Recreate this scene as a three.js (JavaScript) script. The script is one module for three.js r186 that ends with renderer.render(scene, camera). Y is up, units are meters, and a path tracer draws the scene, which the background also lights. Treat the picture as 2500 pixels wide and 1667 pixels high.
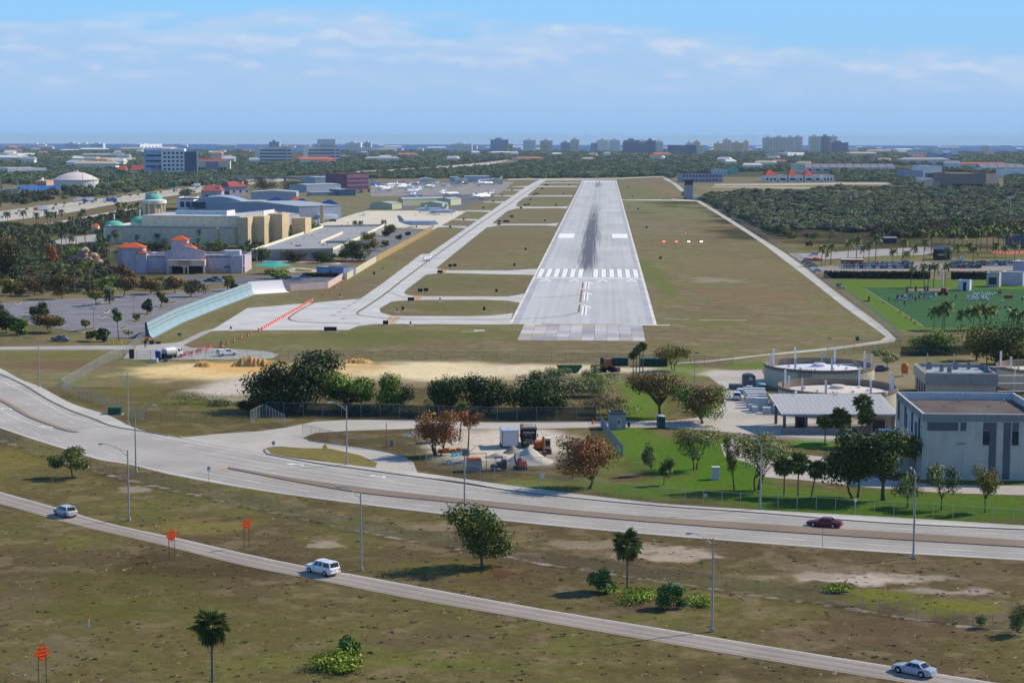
import * as THREE from 'three';
import { MarchingCubes } from 'three/addons/objects/MarchingCubes.js';
import { mergeVertices } from 'three/addons/utils/BufferGeometryUtils.js';

// ---------------------------------------------------------------- camera, sky, sun, exposure
const scene = new THREE.Scene();
const FOC = 4500,EYE = 58,PITCH = Math.atan((833.5 - 335) / FOC); // the photograph is 2500 x 1667
const camera = new THREE.PerspectiveCamera(2 * Math.atan(833.5 / FOC) * 180 / Math.PI,2500 / 1667,1,40000);
camera.position.set(0,EYE,0);
camera.rotation.order = 'YXZ';
camera.rotation.set(-PITCH,0,0.0021);
camera.updateMatrixWorld(true);
const SUN = new THREE.Vector3(0.70,0.60,-0.33).normalize();
const sun = new THREE.DirectionalLight(new THREE.Color(1,0.875,0.70),5.0);
sun.position.copy(SUN).multiplyScalar(2500).add(new THREE.Vector3(0,0,-700));
sun.target.position.set(0,0,-700);
sun.castShadow = true;
Object.assign(sun.shadow.camera, { left: -900,right: 900,top: 900,bottom: -900,near: 10,far: 6000 });
sun.shadow.mapSize.set(4096,4096);
scene.add(sun,sun.target);
scene.fog = new THREE.FogExp2(new THREE.Color(0.62,0.80,1.0),0.00004);

// ---------------------------------------------------------------- random numbers and noise
const rng = (s) => () => { s = (s + 0x6d2b79f5) | 0; let t = Math.imul(s ^ (s >>> 15),1 | s); t = (t + Math.imul(t ^ (t >>> 7),61 | t)) ^ t; return ((t ^ (t >>> 14)) >>> 0) / 4294967296; };
const NT = new Float32Array(65536),nr = rng(77);
for (let i = 0; i < 65536; i++) NT[i] = nr();
function vn(x,y,p = 256) { // value noise 0..1, repeats after p cells (p divides 256)
let xi = Math.floor(x),yi = Math.floor(y); const fx = x - xi,fy = y - yi,m = p - 1;
const u = fx * fx * (3 - 2 * fx),v = fy * fy * (3 - 2 * fy);
const x0 = xi & m,x1 = (xi + 1) & m,y0 = (yi & m) << 8,y1 = ((yi + 1) & m) << 8;
const a = NT[y0 + x0],b = NT[y0 + x1],c = NT[y1 + x0],d = NT[y1 + x1];
return a + (b - a) * u + (c - a + (a - b - c + d) * u) * v;
}
function fbm(x,y,o = 4,p = 256) { let s = 0,a = 0.5,n = 0; for (let i = 0; i < o; i++) { s += a * vn(x + i * 17,y + i * 31,p); n += a; a *= 0.5; x *= 2; y *= 2; p = Math.min(256,p * 2); } return s / n; }
const cl = (x,a = 0,b = 1) => Math.min(b,Math.max(a,x)),sst = (a,b,x) => { const t = cl((x - a) / (b - a)); return t * t * (3 - 2 * t); };
const mixc = (a,b,t) => [a[0] + (b[0] - a[0]) * t,a[1] + (b[1] - a[1]) * t,a[2] + (b[2] - a[2]) * t];
const lin = (c) => (c <= 0.04045 ? c / 12.92 : Math.pow((c + 0.055) / 1.055,2.4));
const S = (r,g,b) => [lin(r / 255),lin(g / 255),lin(b / 255)];
const GAM = new Uint8Array(4097); for (let i = 0; i <= 4096; i++) { const c = i / 4096; GAM[i] = Math.round(255 * (c <= 0.0031308 ? c * 12.92 : 1.055 * Math.pow(c,1 / 2.4) - 0.055)); }
const gam = (c) => GAM[Math.round(cl(c) * 4096)];

// ---------------------------------------------------------------- the sky: air and a low bank of thin cloud
{
const W = 4096,H = 2048,fine = rng(3),d = new Float32Array(W * H * 4),h0 = S(152,194,236),h1 = S(160,200,241),h2 = S(150,207,252),h3 = S(84,138,204),h4 = S(48,90,150);
for (let r = 0; r < H; r++) {
const el = ((r + 0.5) / H - 0.5) * 180;
let base = el < 1.6 ? mixc(h0,h1,cl(el / 1.6)) : el < 4 ? mixc(h1,h2,(el - 1.6) / 2.4) : el < 25 ? mixc(h2,h3,Math.pow((el - 4) / 21,0.6)) : mixc(h3,h4,cl((el - 25) / 50));
for (let c = 0; c < W; c++) {
const o = (r * W + c) * 4; let col = base;
if (el > 0.2) {
const az = ((c + 0.5) / W) * 360; // degrees; the camera looks towards 90
let t = 0,lift = 0;
if (el < 14) {
const a = az * 1.42222,n = fbm(a * 0.16,el * 1.3 + 3,5,128),m = fbm(a * 0.5 + 9,el * 3 + 5,5,256),top = 3.35 - 0.7 * sst(80,104,az) + (n - 0.5) * 2.2;
t = sst(top + 0.35,top - 0.25,el) * sst(0.3,1.7,el) * (0.55 + 0.45 * m);
t = Math.max(t,0.7 * sst(0.6,0.75,fbm(a * 0.2 + 40,el * 0.7,4,128)) * sst(4.0,4.6,el));
lift = sst(0.5,0.76,fbm(a * 0.6 + 3,el * 4.2,5,256)) * sst(1.0,2.2,el) * 0.9 + sst(0.75,0.0,top - el) * sst(-0.2,0.05,top - el) * m * 0.9;
} else { const n = fbm(az * 0.2,el * 0.25,5,128); t = 0.6 * sst(0.55,0.75,n); lift = 0.5 * sst(0.6,0.8,n); }
col = mixc(mixc(base,S(174,202,238),t * 0.85),S(210,223,240),cl(t * lift) * 0.7);
}
d[o] = col[0]; d[o + 1] = col[1]; d[o + 2] = col[2]; d[o + 3] = 1;
}
}
const sky = new THREE.DataTexture(d,W,H,THREE.RGBAFormat,THREE.FloatType);
sky.mapping = THREE.EquirectangularReflectionMapping; sky.magFilter = THREE.LinearFilter; sky.needsUpdate = true;
scene.background = sky; scene.environment = sky;
}

// ---------------------------------------------------------------- from a pixel of the photograph to a place on the ground
const V = (x,y,z) => new THREE.Vector3(x,y,z);
const ray = (px,py) => V((px - 1250) / FOC,(833.5 - py) / FOC,-1).applyQuaternion(camera.quaternion);
function P(px,py,y = 0) { const r = ray(px,py); return r.multiplyScalar((y - EYE) / r.y).add(camera.position); }
const hAt = (b,px,py) => { const r = ray(px,py); return EYE + r.y * (b.z / r.z); }; // height of a pixel above the ground point b
const at = (px,py,z) => { const r = ray(px,py); return r.multiplyScalar(z / r.z).add(camera.position); };
const ppm = (b) => FOC / Math.hypot(b.x,b.z,EYE); // photograph pixels per metre there

// ---------------------------------------------------------------- naming
const used = new Map();
const numbered = (n) => { const k = used.get(n) ?? 0; used.set(n,k + 1); return k ? n + '_' + String(k).padStart(3, '0') : n; };
function tag(o,label,category,group,kind) { if (label) o.userData.label = label; if (category) o.userData.category = category; if (group) o.userData.group = group; if (kind) o.userData.kind = kind; return o; }
function thing(name,label,category,pos,turn = 0,group) { const o = new THREE.Group(); o.name = numbered(name); scene.add(o); o.position.copy(pos); o.rotation.y = turn; return tag(o,label,category,group); }
function put(parent,name,geo,m,x = 0,y = 0,z = 0,ry = 0) { const o = new THREE.Mesh(geo,m); o.name = name; o.position.set(x,y,z); o.rotation.y = ry; o.castShadow = o.receiveShadow = true; parent.add(o); return o; }
function solo(name,geo,m,label,category,group) { const o = put(scene,numbered(name),geo,m); return tag(o,label,category,group); }
function struct(name,geo,m) { const o = put(scene,numbered(name),geo,m); o.userData.kind = 'structure'; return o; }
function dup(root,pos,turn,label,group,scale = 1) {
const r = root.clone(); r.name = numbered(root.userData.kindName ?? root.name.replace(/_\d{3}$/, '')); r.userData = { ...root.userData }; scene.add(r);
r.position.copy(pos); r.rotation.y = turn; if (scale.isVector3) r.scale.copy(scale); else r.scale.setScalar(scale);
if (label) r.userData.label = label; if (group) r.userData.group = group;
return r;
}
const ORD = 'first second third fourth fifth sixth seventh eighth ninth tenth eleventh twelfth thirteenth fourteenth fifteenth sixteenth seventeenth eighteenth nineteenth'.split(' ');
const ord = (i) => (i < 19 ? ORD[i] : i < 99 ? (['twent', 'thirt', 'fort', 'fift', 'sixt', 'sevent', 'eight', 'ninet'][Math.floor((i + 1) / 10) - 2] + ((i + 1) % 10 ? 'y-' + ORD[(i + 1) % 10 - 1] : 'ieth')) : 'later');

// ---------------------------------------------------------------- a small mesh builder; uv in metres
class B {
constructor() { this.p = []; this.n = []; this.u = []; this.c = null; }
tri(a,b,c,n) {
const e = V(b.x - a.x,b.y - a.y,b.z - a.z),f = V(c.x - a.x,c.y - a.y,c.z - a.z),N = n ?? e.cross(f).normalize();
const k = Array.isArray(N) ? N : [N,N,N],F = k[0],ay = Math.abs(F.y);
[a,b,c].forEach((q,i) => {
this.p.push(q.x,q.y,q.z); this.n.push(k[i].x,k[i].y,k[i].z);
if (ay > 0.7) this.u.push(q.x,q.z); else { const l = Math.hypot(F.x,F.z) || 1; this.u.push((q.x * F.z - q.z * F.x) / l,q.y); }
if (this.c) this.c.push(...this.col);
});
return this;
}
quad(a,b,c,d) { this.tri(a,b,c); return this.tri(a,c,d); }
color(r,g,b) { if (!this.c) this.c = []; this.col = [r,g,b]; return this; }
box(x,y,z,w,h,d,ry = 0,taper = 1,taperZ = taper) { // centre of the base, sizes
const s = Math.sin(ry),k = Math.cos(ry),q = (i,j,l) => { const t = j ? taper : 1,tz = j ? taperZ : 1,X = (i - 0.5) * w * t,Z = (l - 0.5) * d * tz; return V(x + X * k + Z * s,y + j * h,z - X * s + Z * k); };
this.quad(q(0,0,1),q(1,0,1),q(1,1,1),q(0,1,1)); this.quad(q(1,0,0),q(0,0,0),q(0,1,0),q(1,1,0));
this.quad(q(1,0,1),q(1,0,0),q(1,1,0),q(1,1,1)); this.quad(q(0,0,0),q(0,0,1),q(0,1,1),q(0,1,0));
this.quad(q(0,1,1),q(1,1,1),q(1,1,0),q(0,1,0)); return this.quad(q(0,0,0),q(1,0,0),q(1,0,1),q(0,0,1));
}
tube(pts,rs,seg = 8,cap = true) { // round bar through points
const R = pts.map((p,i) => (Array.isArray(rs) ? rs[i] : rs)),rings = pts.map((p,i) => {
const d = pts[Math.min(i + 1,pts.length - 1)].clone().sub(pts[Math.max(i - 1,0)]).normalize(),a = Math.abs(d.y) > 0.9 ? V(1,0,0) : V(0,1,0),e = a.cross(d).normalize(),f = d.clone().cross(e);
return Array.from({ length: seg }, (_,k) => { const t = (k / seg) * Math.PI * 2,n = e.clone().multiplyScalar(Math.cos(t)).addScaledVector(f,Math.sin(t)); return [p.clone().addScaledVector(n,R[i]),n]; });
});
for (let i = 0; i + 1 < pts.length; i++) for (let k = 0; k < seg; k++) {
const a = rings[i][k],b = rings[i][(k + 1) % seg],c = rings[i + 1][(k + 1) % seg],d = rings[i + 1][k];
this.tri(a[0],b[0],c[0],[a[1],b[1],c[1]]); this.tri(a[0],c[0],d[0],[a[1],c[1],d[1]]);
}
if (cap) for (const [i,s] of [[0,-1],[pts.length - 1,1]]) for (let k = 1; k + 1 < seg; k++) { const r = rings[i]; if (s > 0) this.tri(r[0][0],r[k][0],r[k + 1][0]); else this.tri(r[0][0],r[k + 1][0],r[k][0]); }
return this;
}
prism(pts,y0,y1,top = true,walls = true,bottom = false) { // pts: [{x,z}] in any order of turning
let area = 0; pts.forEach((p,i) => { const q = pts[(i + 1) % pts.length]; area += p.x * q.z - q.x * p.z; });
const k = area > 0 ? [...pts].reverse() : pts; // now counter-clockwise seen from above
if (walls) k.forEach((p,i) => { const q = k[(i + 1) % k.length]; this.quad(V(p.x,y0,p.z),V(q.x,y0,q.z),V(q.x,y1,q.z),V(p.x,y1,p.z)); });
const flat = (y,f) => THREE.ShapeUtils.triangulateShape(k.map((p) => new THREE.Vector2(p.x,-p.z)),[]).forEach(([a,b,c]) => { const A = V(k[a].x,y,k[a].z),Bb = V(k[b].x,y,k[b].z),C = V(k[c].x,y,k[c].z); f ? this.tri(A,C,Bb) : this.tri(A,Bb,C); });
if (top) flat(y1,false); if (bottom) flat(y0,true);
return this;
}
lathe(x,y,z,prof,seg = 24,a0 = 0,a1 = Math.PI * 2) { // prof: [[r, y], ...]
const pt = (r,h,a) => V(x + r * Math.cos(a),y + h,z + r * Math.sin(a));
for (let i = 0; i + 1 < prof.length; i++) { const [r0,h0] = prof[i],[r1,h1] = prof[i + 1],l = Math.hypot(r1 - r0,h1 - h0) || 1,nr_ = (h1 - h0) / l,ny = -(r1 - r0) / l;
for (let k = 0; k < seg; k++) { const A = a0 + (a1 - a0) * k / seg,C = a0 + (a1 - a0) * (k + 1) / seg,nA = V(Math.cos(A) * nr_,ny,Math.sin(A) * nr_),nC = V(Math.cos(C) * nr_,ny,Math.sin(C) * nr_);
if (r0 > 1e-4) this.tri(pt(r0,h0,A),pt(r1,h1,C),pt(r0,h0,C),[nA,nC,nC]);
if (r1 > 1e-4) this.tri(pt(r0,h0,A),pt(r1,h1,A),pt(r1,h1,C),[nA,nA,nC]); } }
return this;
}
add(g,m) { const q = (g.index ? g.toNonIndexed() : g),a = q.attributes,v = V(),nm = new THREE.Matrix3().getNormalMatrix(m ?? new THREE.Matrix4()); for (let i = 0; i < a.position.count; i++) { v.fromBufferAttribute(a.position,i); if (m) v.applyMatrix4(m); this.p.push(v.x,v.y,v.z); v.fromBufferAttribute(a.normal,i); if (m) v.applyMatrix3(nm).normalize(); this.n.push(v.x,v.y,v.z); this.u.push(a.uv ? a.uv.getX(i) : 0,a.uv ? a.uv.getY(i) : 0); if (this.c) this.c.push(...this.col); } return this; }
geo() {
const g = new THREE.BufferGeometry();
g.setAttribute('position', new THREE.Float32BufferAttribute(this.p,3)); g.setAttribute('normal', new THREE.Float32BufferAttribute(this.n,3)); g.setAttribute('uv', new THREE.Float32BufferAttribute(this.u,2));
if (this.c) g.setAttribute('color', new THREE.Float32BufferAttribute(this.c,3));
return g;
}
}
const box = (w,h,d) => new B().box(0,0,0,w,h,d).geo();

// ---------------------------------------------------------------- textures and materials
function tex(W,H,fn,metresX,metresY = metresX,srgb = true) { // fn(u, v) -> linear rgb or a number; tiles
const d = new Uint8Array(W * H * 4);
for (let j = 0; j < H; j++) for (let i = 0; i < W; i++) { const c = fn((i + 0.5) / W,(j + 0.5) / H),o = (j * W + i) * 4,a = c.length ? c : [c,c,c]; for (let k = 0; k < 3; k++) d[o + k] = srgb ? gam(a[k]) : Math.round(255 * cl(a[k])); d[o + 3] = 255; }
const t = new THREE.DataTexture(d,W,H); if (srgb) t.colorSpace = THREE.SRGBColorSpace;
t.wrapS = t.wrapT = THREE.RepeatWrapping; t.magFilter = THREE.LinearFilter; t.repeat.set(1 / metresX,1 / metresY); t.needsUpdate = true; return t;
}
const T = {
grime: tex(512,512,(u,v) => { const s = fbm(u * 32,v * 4,3,32) * 0.5 + fbm(u * 8,v * 8,4,8) * 0.5; return 0.84 + 0.16 * sst(0.25,0.65,s) + 0.06 * (vn(u * 128,v * 128,128) - 0.5); }, 16),
slab: tex(1024,1024,(u,v) => { const a = fbm(u * 8,v * 8,5,8),f = vn(u * 256,v * 256,256); return 0.74 + 0.3 * (a - 0.3) + 0.1 * (f - 0.5); }, 60),
tar: tex(1024,1024,(u,v) => { const a = fbm(u * 8,v * 8,5,8),f = vn(u * 256,v * 256,256),k = sst(0.48,0.5,vn(u * 16 + 3 * fbm(u * 8,v * 8,3,8),v * 16,16)) * sst(0.53,0.51,vn(u * 16 + 3 * fbm(u * 8,v * 8,3,8),v * 16,16)); return (0.66 + 0.45 * (a - 0.35) + 0.16 * (f - 0.5)) * (1 - 0.25 * k); }, 45),
fleck: tex(512,512,(u,v) => 0.6 + 0.4 * fbm(u * 64,v * 64,3,64) + 0.25 * (fbm(u * 8,v * 8,3,8) - 0.5),12),
ribs: tex(256,64,(u) => 0.86 + 0.14 * sst(0.0,0.2,Math.abs((u * 8) % 1 - 0.5)),4),
};
const mats = new Map();
function M(r,g,b,rough = 0.85,o = {}) {
const k = [r,g,b,rough,...Object.entries(o).map(([x,y]) => x + (y?.uuid ?? y))].join();
if (!mats.has(k)) { const m = new THREE.MeshPhysicalMaterial({ roughness: rough,specularIntensity: rough > 0.84 ? 0.08 : 0.5,...o }); m.color.setRGB(r,g,b); mats.set(k,m); }
return mats.get(k);
}
const MS = (r,g,b,rough,o) => M(...S(r,g,b),rough,o); // from an sRGB colour
const wall = (r,g,b) => M(r,g,b,0.9, { map: T.grime });
const MAT = {
steel: M(0.42,0.43,0.45,0.5, { metalness: 0.35 }),galv: M(0.36,0.38,0.4,0.6, { metalness: 0.2 }),black: M(0.015,0.015,0.017,0.55),rubber: M(0.02,0.02,0.021,0.9),white: M(0.78,0.78,0.77,0.6, { map: T.grime }),
glass: M(0.02,0.028,0.035,0.06, { specularIntensity: 1 }),bluegl: M(0.03,0.06,0.09,0.08),chrome: M(0.6,0.6,0.62,0.2, { metalness: 0.9 }),red: M(0.5,0.02,0.015,0.5),amber: M(0.75,0.22,0.02,0.5),orange: M(0.95,0.15,0.02,0.55),yellow: M(0.72,0.4,0.03,0.6),
bark: M(0.12,0.09,0.065,0.95),palmbark: M(0.19,0.165,0.135,0.95),vcol: M(1,1,1,0.75, { vertexColors: true }),leaf: M(1,1,1,0.6, { vertexColors: true,side: THREE.DoubleSide,specularIntensity: 0.5 }),
};

// ================================================================ THE GROUND
const LIT = 1.16,C = (r,g,b) => S(r,g,b).map((x) => x / LIT); // the colour a sunlit level surface shows -> its own colour
class Sheet {
constructor(x0,x1,z0,z1,W,H) { Object.assign(this, { x0,x1,z0,z1,W,H,d: new Float32Array(W * H * 3) }); }
base(fn) { const { W,H,d } = this; for (let j = 0; j < H; j++) { const z = this.z0 + (this.z1 - this.z0) * (j + 0.5) / H; for (let i = 0; i < W; i++) { const x = this.x0 + (this.x1 - this.x0) * (i + 0.5) / W,c = fn(x,z),o = (j * W + i) * 3; d[o] = c[0]; d[o + 1] = c[1]; d[o + 2] = c[2]; } } }
patch(cx,cz,rx,rz,col,amt,turn = 0,rough = 0.8,ns = 0.35,soft = 0.5) { // a stain or growth with a ragged edge, in metres
const { W,H,d } = this,R = Math.max(rx,rz) * 1.5,sx = W / (this.x1 - this.x0),sz = H / (this.z1 - this.z0),ct = Math.cos(turn),st = Math.sin(turn);
for (let j = Math.max(0,Math.floor((cz - R - this.z0) * sz)); j < Math.min(H,(cz + R - this.z0) * sz); j++) for (let i = Math.max(0,Math.floor((cx - R - this.x0) * sx)); i < Math.min(W,(cx + R - this.x0) * sx); i++) {
const x = this.x0 + (i + 0.5) / sx - cx,z = this.z0 + (j + 0.5) / sz - cz,u = (x * ct + z * st) / rx,v = (-x * st + z * ct) / rz,q = Math.hypot(u,v); if (q > 1.5) continue;
const n = fbm((x + cx) * ns,(z + cz) * ns,4),t = amt * sst(1 + soft * 0.5,1 - soft,q + (n - 0.5) * rough * 2);
if (t > 0.003) { const o = (j * W + i) * 3,f = 0.82 + 0.36 * vn((x + cx) * 2.3,(z + cz) * 2.3); for (let k = 0; k < 3; k++) d[o + k] += (col[k] * f - d[o + k]) * t; }
}
}
tex() { const { W,H,d } = this,a = new Uint8Array(W * H * 4); for (let i = 0; i < W * H; i++) { for (let k = 0; k < 3; k++) a[i * 4 + k] = gam(d[i * 3 + k]); a[i * 4 + 3] = 255; } const t = new THREE.DataTexture(a,W,H); t.colorSpace = THREE.SRGBColorSpace; t.magFilter = THREE.LinearFilter; t.needsUpdate = true; return t; }
mesh(name,y,bump) {
const { x0,x1,z0,z1 } = this,g = new B().quad(V(x0,y,z1),V(x1,y,z1),V(x1,y,z0),V(x0,y,z0)).geo(),uv = g.attributes.uv;
for (let i = 0; i < uv.count; i++) uv.setXY(i,(uv.getX(i) - x0) / (x1 - x0),(uv.getY(i) - z0) / (z1 - z0));
const m = new THREE.MeshPhysicalMaterial({ map: this.tex(),roughness: 0.97,specularIntensity: 0.06 });
if (bump) { bump.repeat.set((x1 - x0) / bump.userData.size,(z1 - z0) / bump.userData.size); m.bumpMap = bump; m.bumpScale = bump.userData.h; }
return struct(name,g,m);
}
}
// patch given by the pixel of its middle and its half sizes in pixels
function pp(sheets,px,py,rx,ry,col,amt,rough,ns,soft) {
const c = P(px,py),a = P(px - rx,py),b = P(px + rx,py),n = P(px,py + ry),f = P(px,py - ry),turn = -Math.atan2(c.x,-c.z) * 0;
for (const s of sheets) if (c.z < s.z1 + 60 && c.z > s.z0 - 60) s.patch(c.x,(n.z + f.z) / 2,(b.x - a.x) / 2,(n.z - f.z) / 2,col,amt,turn,rough,ns,soft);
}
const grassTone = (x,z,dry,olive,green,straw) => {
const a = fbm(x * 0.045 + 5,z * 0.045,4),b = fbm(x * 0.16,z * 0.16 + 40,3),c = vn(x * 1.1,z * 1.1),e = vn(x * 3.3 + 9,z * 3.3);
let k = mixc(dry,olive,sst(0.35,0.62,a)); k = mixc(k,green,0.75 * sst(0.56,0.76,b * 0.6 + a * 0.4)); k = mixc(k,straw,0.55 * sst(0.52,0.72,fbm(x * 0.3 + 70,z * 0.3,3)));
const f = 0.74 + 0.3 * c + 0.24 * e; return [k[0] * f,k[1] * f,k[2] * f];
};
const near = new Sheet(-140,140,-425,-150,2048,2048),mid = new Sheet(-430,330,-1100,-425,2048,2048),far = new Sheet(-800,800,-2760,-1100,1024,1536);
near.base((x,z) => grassTone(x,z,C(98,86,60),C(105,98,60),C(108,108,56),C(132,118,90)));
mid.base((x,z) => grassTone(x * 0.6,z * 0.6,C(124,113,84),C(127,121,84),C(114,118,72),C(144,131,104)));
far.base((x,z) => grassTone(x * 0.35,z * 0.35,C(128,118,92),C(128,124,90),C(118,123,82),C(140,128,104)));
const nm = [near,mid];
for (const [x,y,rx,ry,c,a,r,n] of [
[1640,1352,135,17,C(182,168,150),0.8,1.1,0.3],[2100,1412,190,15,C(196,182,166),0.9,1,0.3],[2330,1446,160,10,C(172,160,150),0.7,1.2,0.3],[1450,1330,120,12,C(160,146,126),0.6,1.2,0.4],[1080,1288,90,12,C(150,135,110),0.6,1.2,0.4],
[792,1326,50,10,C(172,158,140),0.7,1.3,0.5],[2000,1390,160,22,C(140,124,106),0.6,1,0.3],[2350,1400,170,28,C(116,104,80),0.5,1,0.3],[330,1195,40,7,C(170,158,140),0.6,1.2,0.6],
[2150,1455,135,17,C(112,116,40),0.9,0.6,0.3],[2290,1482,140,17,C(116,118,46),0.9,0.7,0.3],[2050,1433,55,8,C(82,96,40),0.9,0.6,0.5],[480,1290,140,17,C(132,122,66),0.7,0.8,0.2],[40,1120,150,42,C(124,116,58),0.7,0.8,0.1],
[250,1460,270,80,C(94,91,46),0.6,0.9,0.08],[620,1560,180,60,C(98,93,50),0.5,0.9,0.1],[2210,1546,240,26,C(106,84,68),0.6,1,0.2],[1205,1398,70,18,C(94,62,42),0.8,0.7,0.3],[1300,1628,330,9,C(98,104,48),0.7,0.6,0.2],[900,1595,150,8,C(94,98,46),0.6,0.7,0.2],
[520,1375,240,30,C(76,64,44),0.6,0.9,0.12],[1150,1560,260,26,C(98,84,66),0.5,1,0.15],[1750,1640,330,22,C(86,76,50),0.5,0.9,0.15],[60,1470,70,60,C(112,98,76),0.4,1,0.3],[130,1600,60,60,C(124,112,94),0.4,1.1,0.35],[1080,1390,130,22,C(112,110,52),0.5,0.8,0.2],[1560,1480,120,16,C(104,84,70),0.6,0.9,0.3],
[300,1110,180,22,C(112,104,58),0.5,0.8,0.2],[1780,1420,190,16,C(112,106,66),0.5,0.8,0.2],
[700,832,380,18,C(110,114,60),0.6,0.8,0.05],[1010,818,280,16,C(106,111,58),0.6,0.8,0.05],[1850,722,170,20,C(138,116,84),0.6,0.9,0.05],[1790,660,170,44,C(134,120,88),0.5,0.9,0.04],[1610,690,44,66,C(106,120,56),0.6,0.8,0.05],[1740,684,70,5,C(166,154,138),0.6,1.4,0.2],[2010,790,110,12,C(128,110,80),0.5,0.9,0.06],[1720,780,130,14,C(118,116,72),0.5,0.8,0.06],[2050,700,60,40,C(132,118,66),0.4,0.8,0.05],
[1130,600,130,46,C(130,114,84),0.6,0.9,0.04],[1110,690,140,20,C(110,112,66),0.5,0.8,0.06],[1090,752,140,16,C(108,112,62),0.5,0.8,0.06],[830,705,90,20,C(126,112,80),0.5,0.9,0.06],[560,770,80,25,C(112,114,66),0.5,0.9,0.06],[500,850,60,12,C(128,104,82),0.6,0.9,0.1],[480,838,40,8,C(132,106,84),0.6,0.9,0.1],
[250,660,300,50,C(72,72,50),0.8,0.6,0.05],[420,622,240,22,C(70,74,48),0.9,0.6,0.05],[660,600,120,30,C(72,78,48),0.8,0.6,0.05],[120,893,150,13,C(122,98,76),0.8,0.8,0.08],[120,868,160,9,C(114,114,60),0.8,0.8,0.1],[60,835,130,9,C(120,102,78),0.7,0.8,0.1],
[500,906,190,25,C(232,204,150),1,0.55,0.09],[600,896,100,16,C(224,180,112),0.8,0.8,0.12],[1040,908,260,26,C(234,216,174),1,0.4,0.1],[820,900,130,22,C(228,198,144),1,0.4,0.1],[565,950,110,28,C(206,196,180),1,0.5,0.1],[1310,904,190,15,C(224,208,176),1,0.4,0.1],[1560,903,190,9,C(206,196,172),1,0.35,0.1],[1745,912,90,9,C(202,194,176),1,0.4,0.1],[900,895,70,6,C(206,168,112),0.6,1.2,0.2],
[330,950,110,14,C(112,110,58),0.8,0.8,0.12],[480,985,90,12,C(104,108,54),0.7,0.9,0.15],
[1700,1120,260,62,C(82,116,32),1,0.5,0.1],[1550,1075,85,42,C(92,120,42),1,0.5,0.1],[1545,985,80,60,C(100,128,42),0.9,0.6,0.1],[2180,1240,400,46,C(84,114,38),1,0.5,0.1],[1300,1182,130,20,C(126,132,72),0.9,0.6,0.2],[1990,1082,70,12,C(86,128,30),1,0.3,0.2],[1660,905,80,32,C(104,126,46),0.8,0.6,0.1],[1900,893,160,9,C(104,124,54),0.9,0.5,0.1],[1480,962,60,28,C(120,104,76),0.9,0.8,0.2],[2380,1145,160,60,C(90,116,46),0.8,0.5,0.1],[1610,1196,180,24,C(94,120,44),0.95,0.5,0.2],[1430,1178,80,17,C(112,122,62),0.9,0.6,0.2],[1860,1212,180,28,C(86,118,38),0.95,0.5,0.15],[1770,1170,140,40,C(82,116,32),0.95,0.4,0.15],[1480,1110,40,50,C(110,118,56),0.8,0.7,0.2],
[1240,1088,190,50,C(210,199,182),1,0.3,0.15],[1105,1075,70,28,C(198,188,172),0.9,0.6,0.2],[2060,1050,300,30,C(176,170,160),1,0.3,0.1],[2100,910,200,36,C(150,138,118),0.8,0.6,0.1],[2300,845,220,24,C(96,98,58),0.8,0.7,0.1],
[70,800,130,40,C(90,92,54),0.7,0.6,0.1],[2260,620,330,16,C(122,122,70),0.8,0.6,0.04],[2120,590,200,18,C(128,116,80),0.8,0.6,0.04],
]) pp(nm,x,y,rx,ry,c,a,r,n);
for (const [x,y,rx,ry,c,a] of [[1640,500,90,40,C(122,128,80),0.5],[1800,560,110,24,C(140,122,84),0.6],[1560,470,60,22,C(116,122,76),0.5],[1330,520,90,16,C(132,118,90),0.5],[1240,575,90,22,C(128,118,86),0.4],[1640,470,30,14,C(144,122,92),0.6],[1900,600,70,20,C(132,124,72),0.5],[2100,575,330,50,C(70,66,44),1],[2100,520,420,40,C(58,60,40),1],[150,560,330,60,C(60,66,42),0.9]]) pp([far,mid],x,y,rx,ry,c,a,0.8,0.03);
{ // pale limerock along the foot of the right-of-way fence
const line = [[-20,1068],[116,1116],[283,1164],[426,1197],[640,1243],[805,1282],[1049,1328],[1240,1359],[1340,1378],[1522,1405],[1723,1433],[1860,1455],[2046,1479],[2150,1498],[2375,1531],[2520,1551]].map(([x,y]) => P(x,y)),r = rng(5);
for (let i = 0; i + 1 < line.length; i++) { const a = line[i],b = line[i + 1],n = Math.ceil(a.distanceTo(b) / 0.55); for (let k = 0; k < n; k++) { const t = (k + r()) / n,q = a.clone().lerp(b,t); if (r() < 0.75) near.patch(q.x,q.z + 0.3,0.3 + r() * 0.8,0.16 + r() * 0.34,r() < 0.55 ? C(168,156,146) : C(74,62,54),0.55 + 0.4 * r(),0.35,2,0.5); } }
}
const turfBump = tex(512,512,(u,v) => 0.5 * vn(u * 128,v * 128,128) + 0.5 * fbm(u * 32,v * 32,3,32),1,1,false); turfBump.userData = { size: 24,h: 0.05 };
near.mesh('verge_grass', 0,turfBump); mid.mesh('airfield_grass', -0.005); far.mesh('infield_grass', -0.01);
{
const g = tex(512,512,(u,v) => mixc(S(60,72,50),S(96,92,66),fbm(u * 16,v * 16,4,16)),400);
struct('ground', new B().quad(V(-7000,-0.4,300),V(7000,-0.4,300),V(7000,-0.4,-7500),V(-7000,-0.4,-7500)).geo(),new THREE.MeshPhysicalMaterial({ map: g,roughness: 1,specularIntensity: 0.06 }));
struct('ocean', new B().quad(V(-9000,-1.2,-7400),V(9000,-1.2,-7400),V(9000,-1.2,-14900),V(-9000,-1.2,-14900)).geo(),M(...C(52,104,164),0.9));
}
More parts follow.
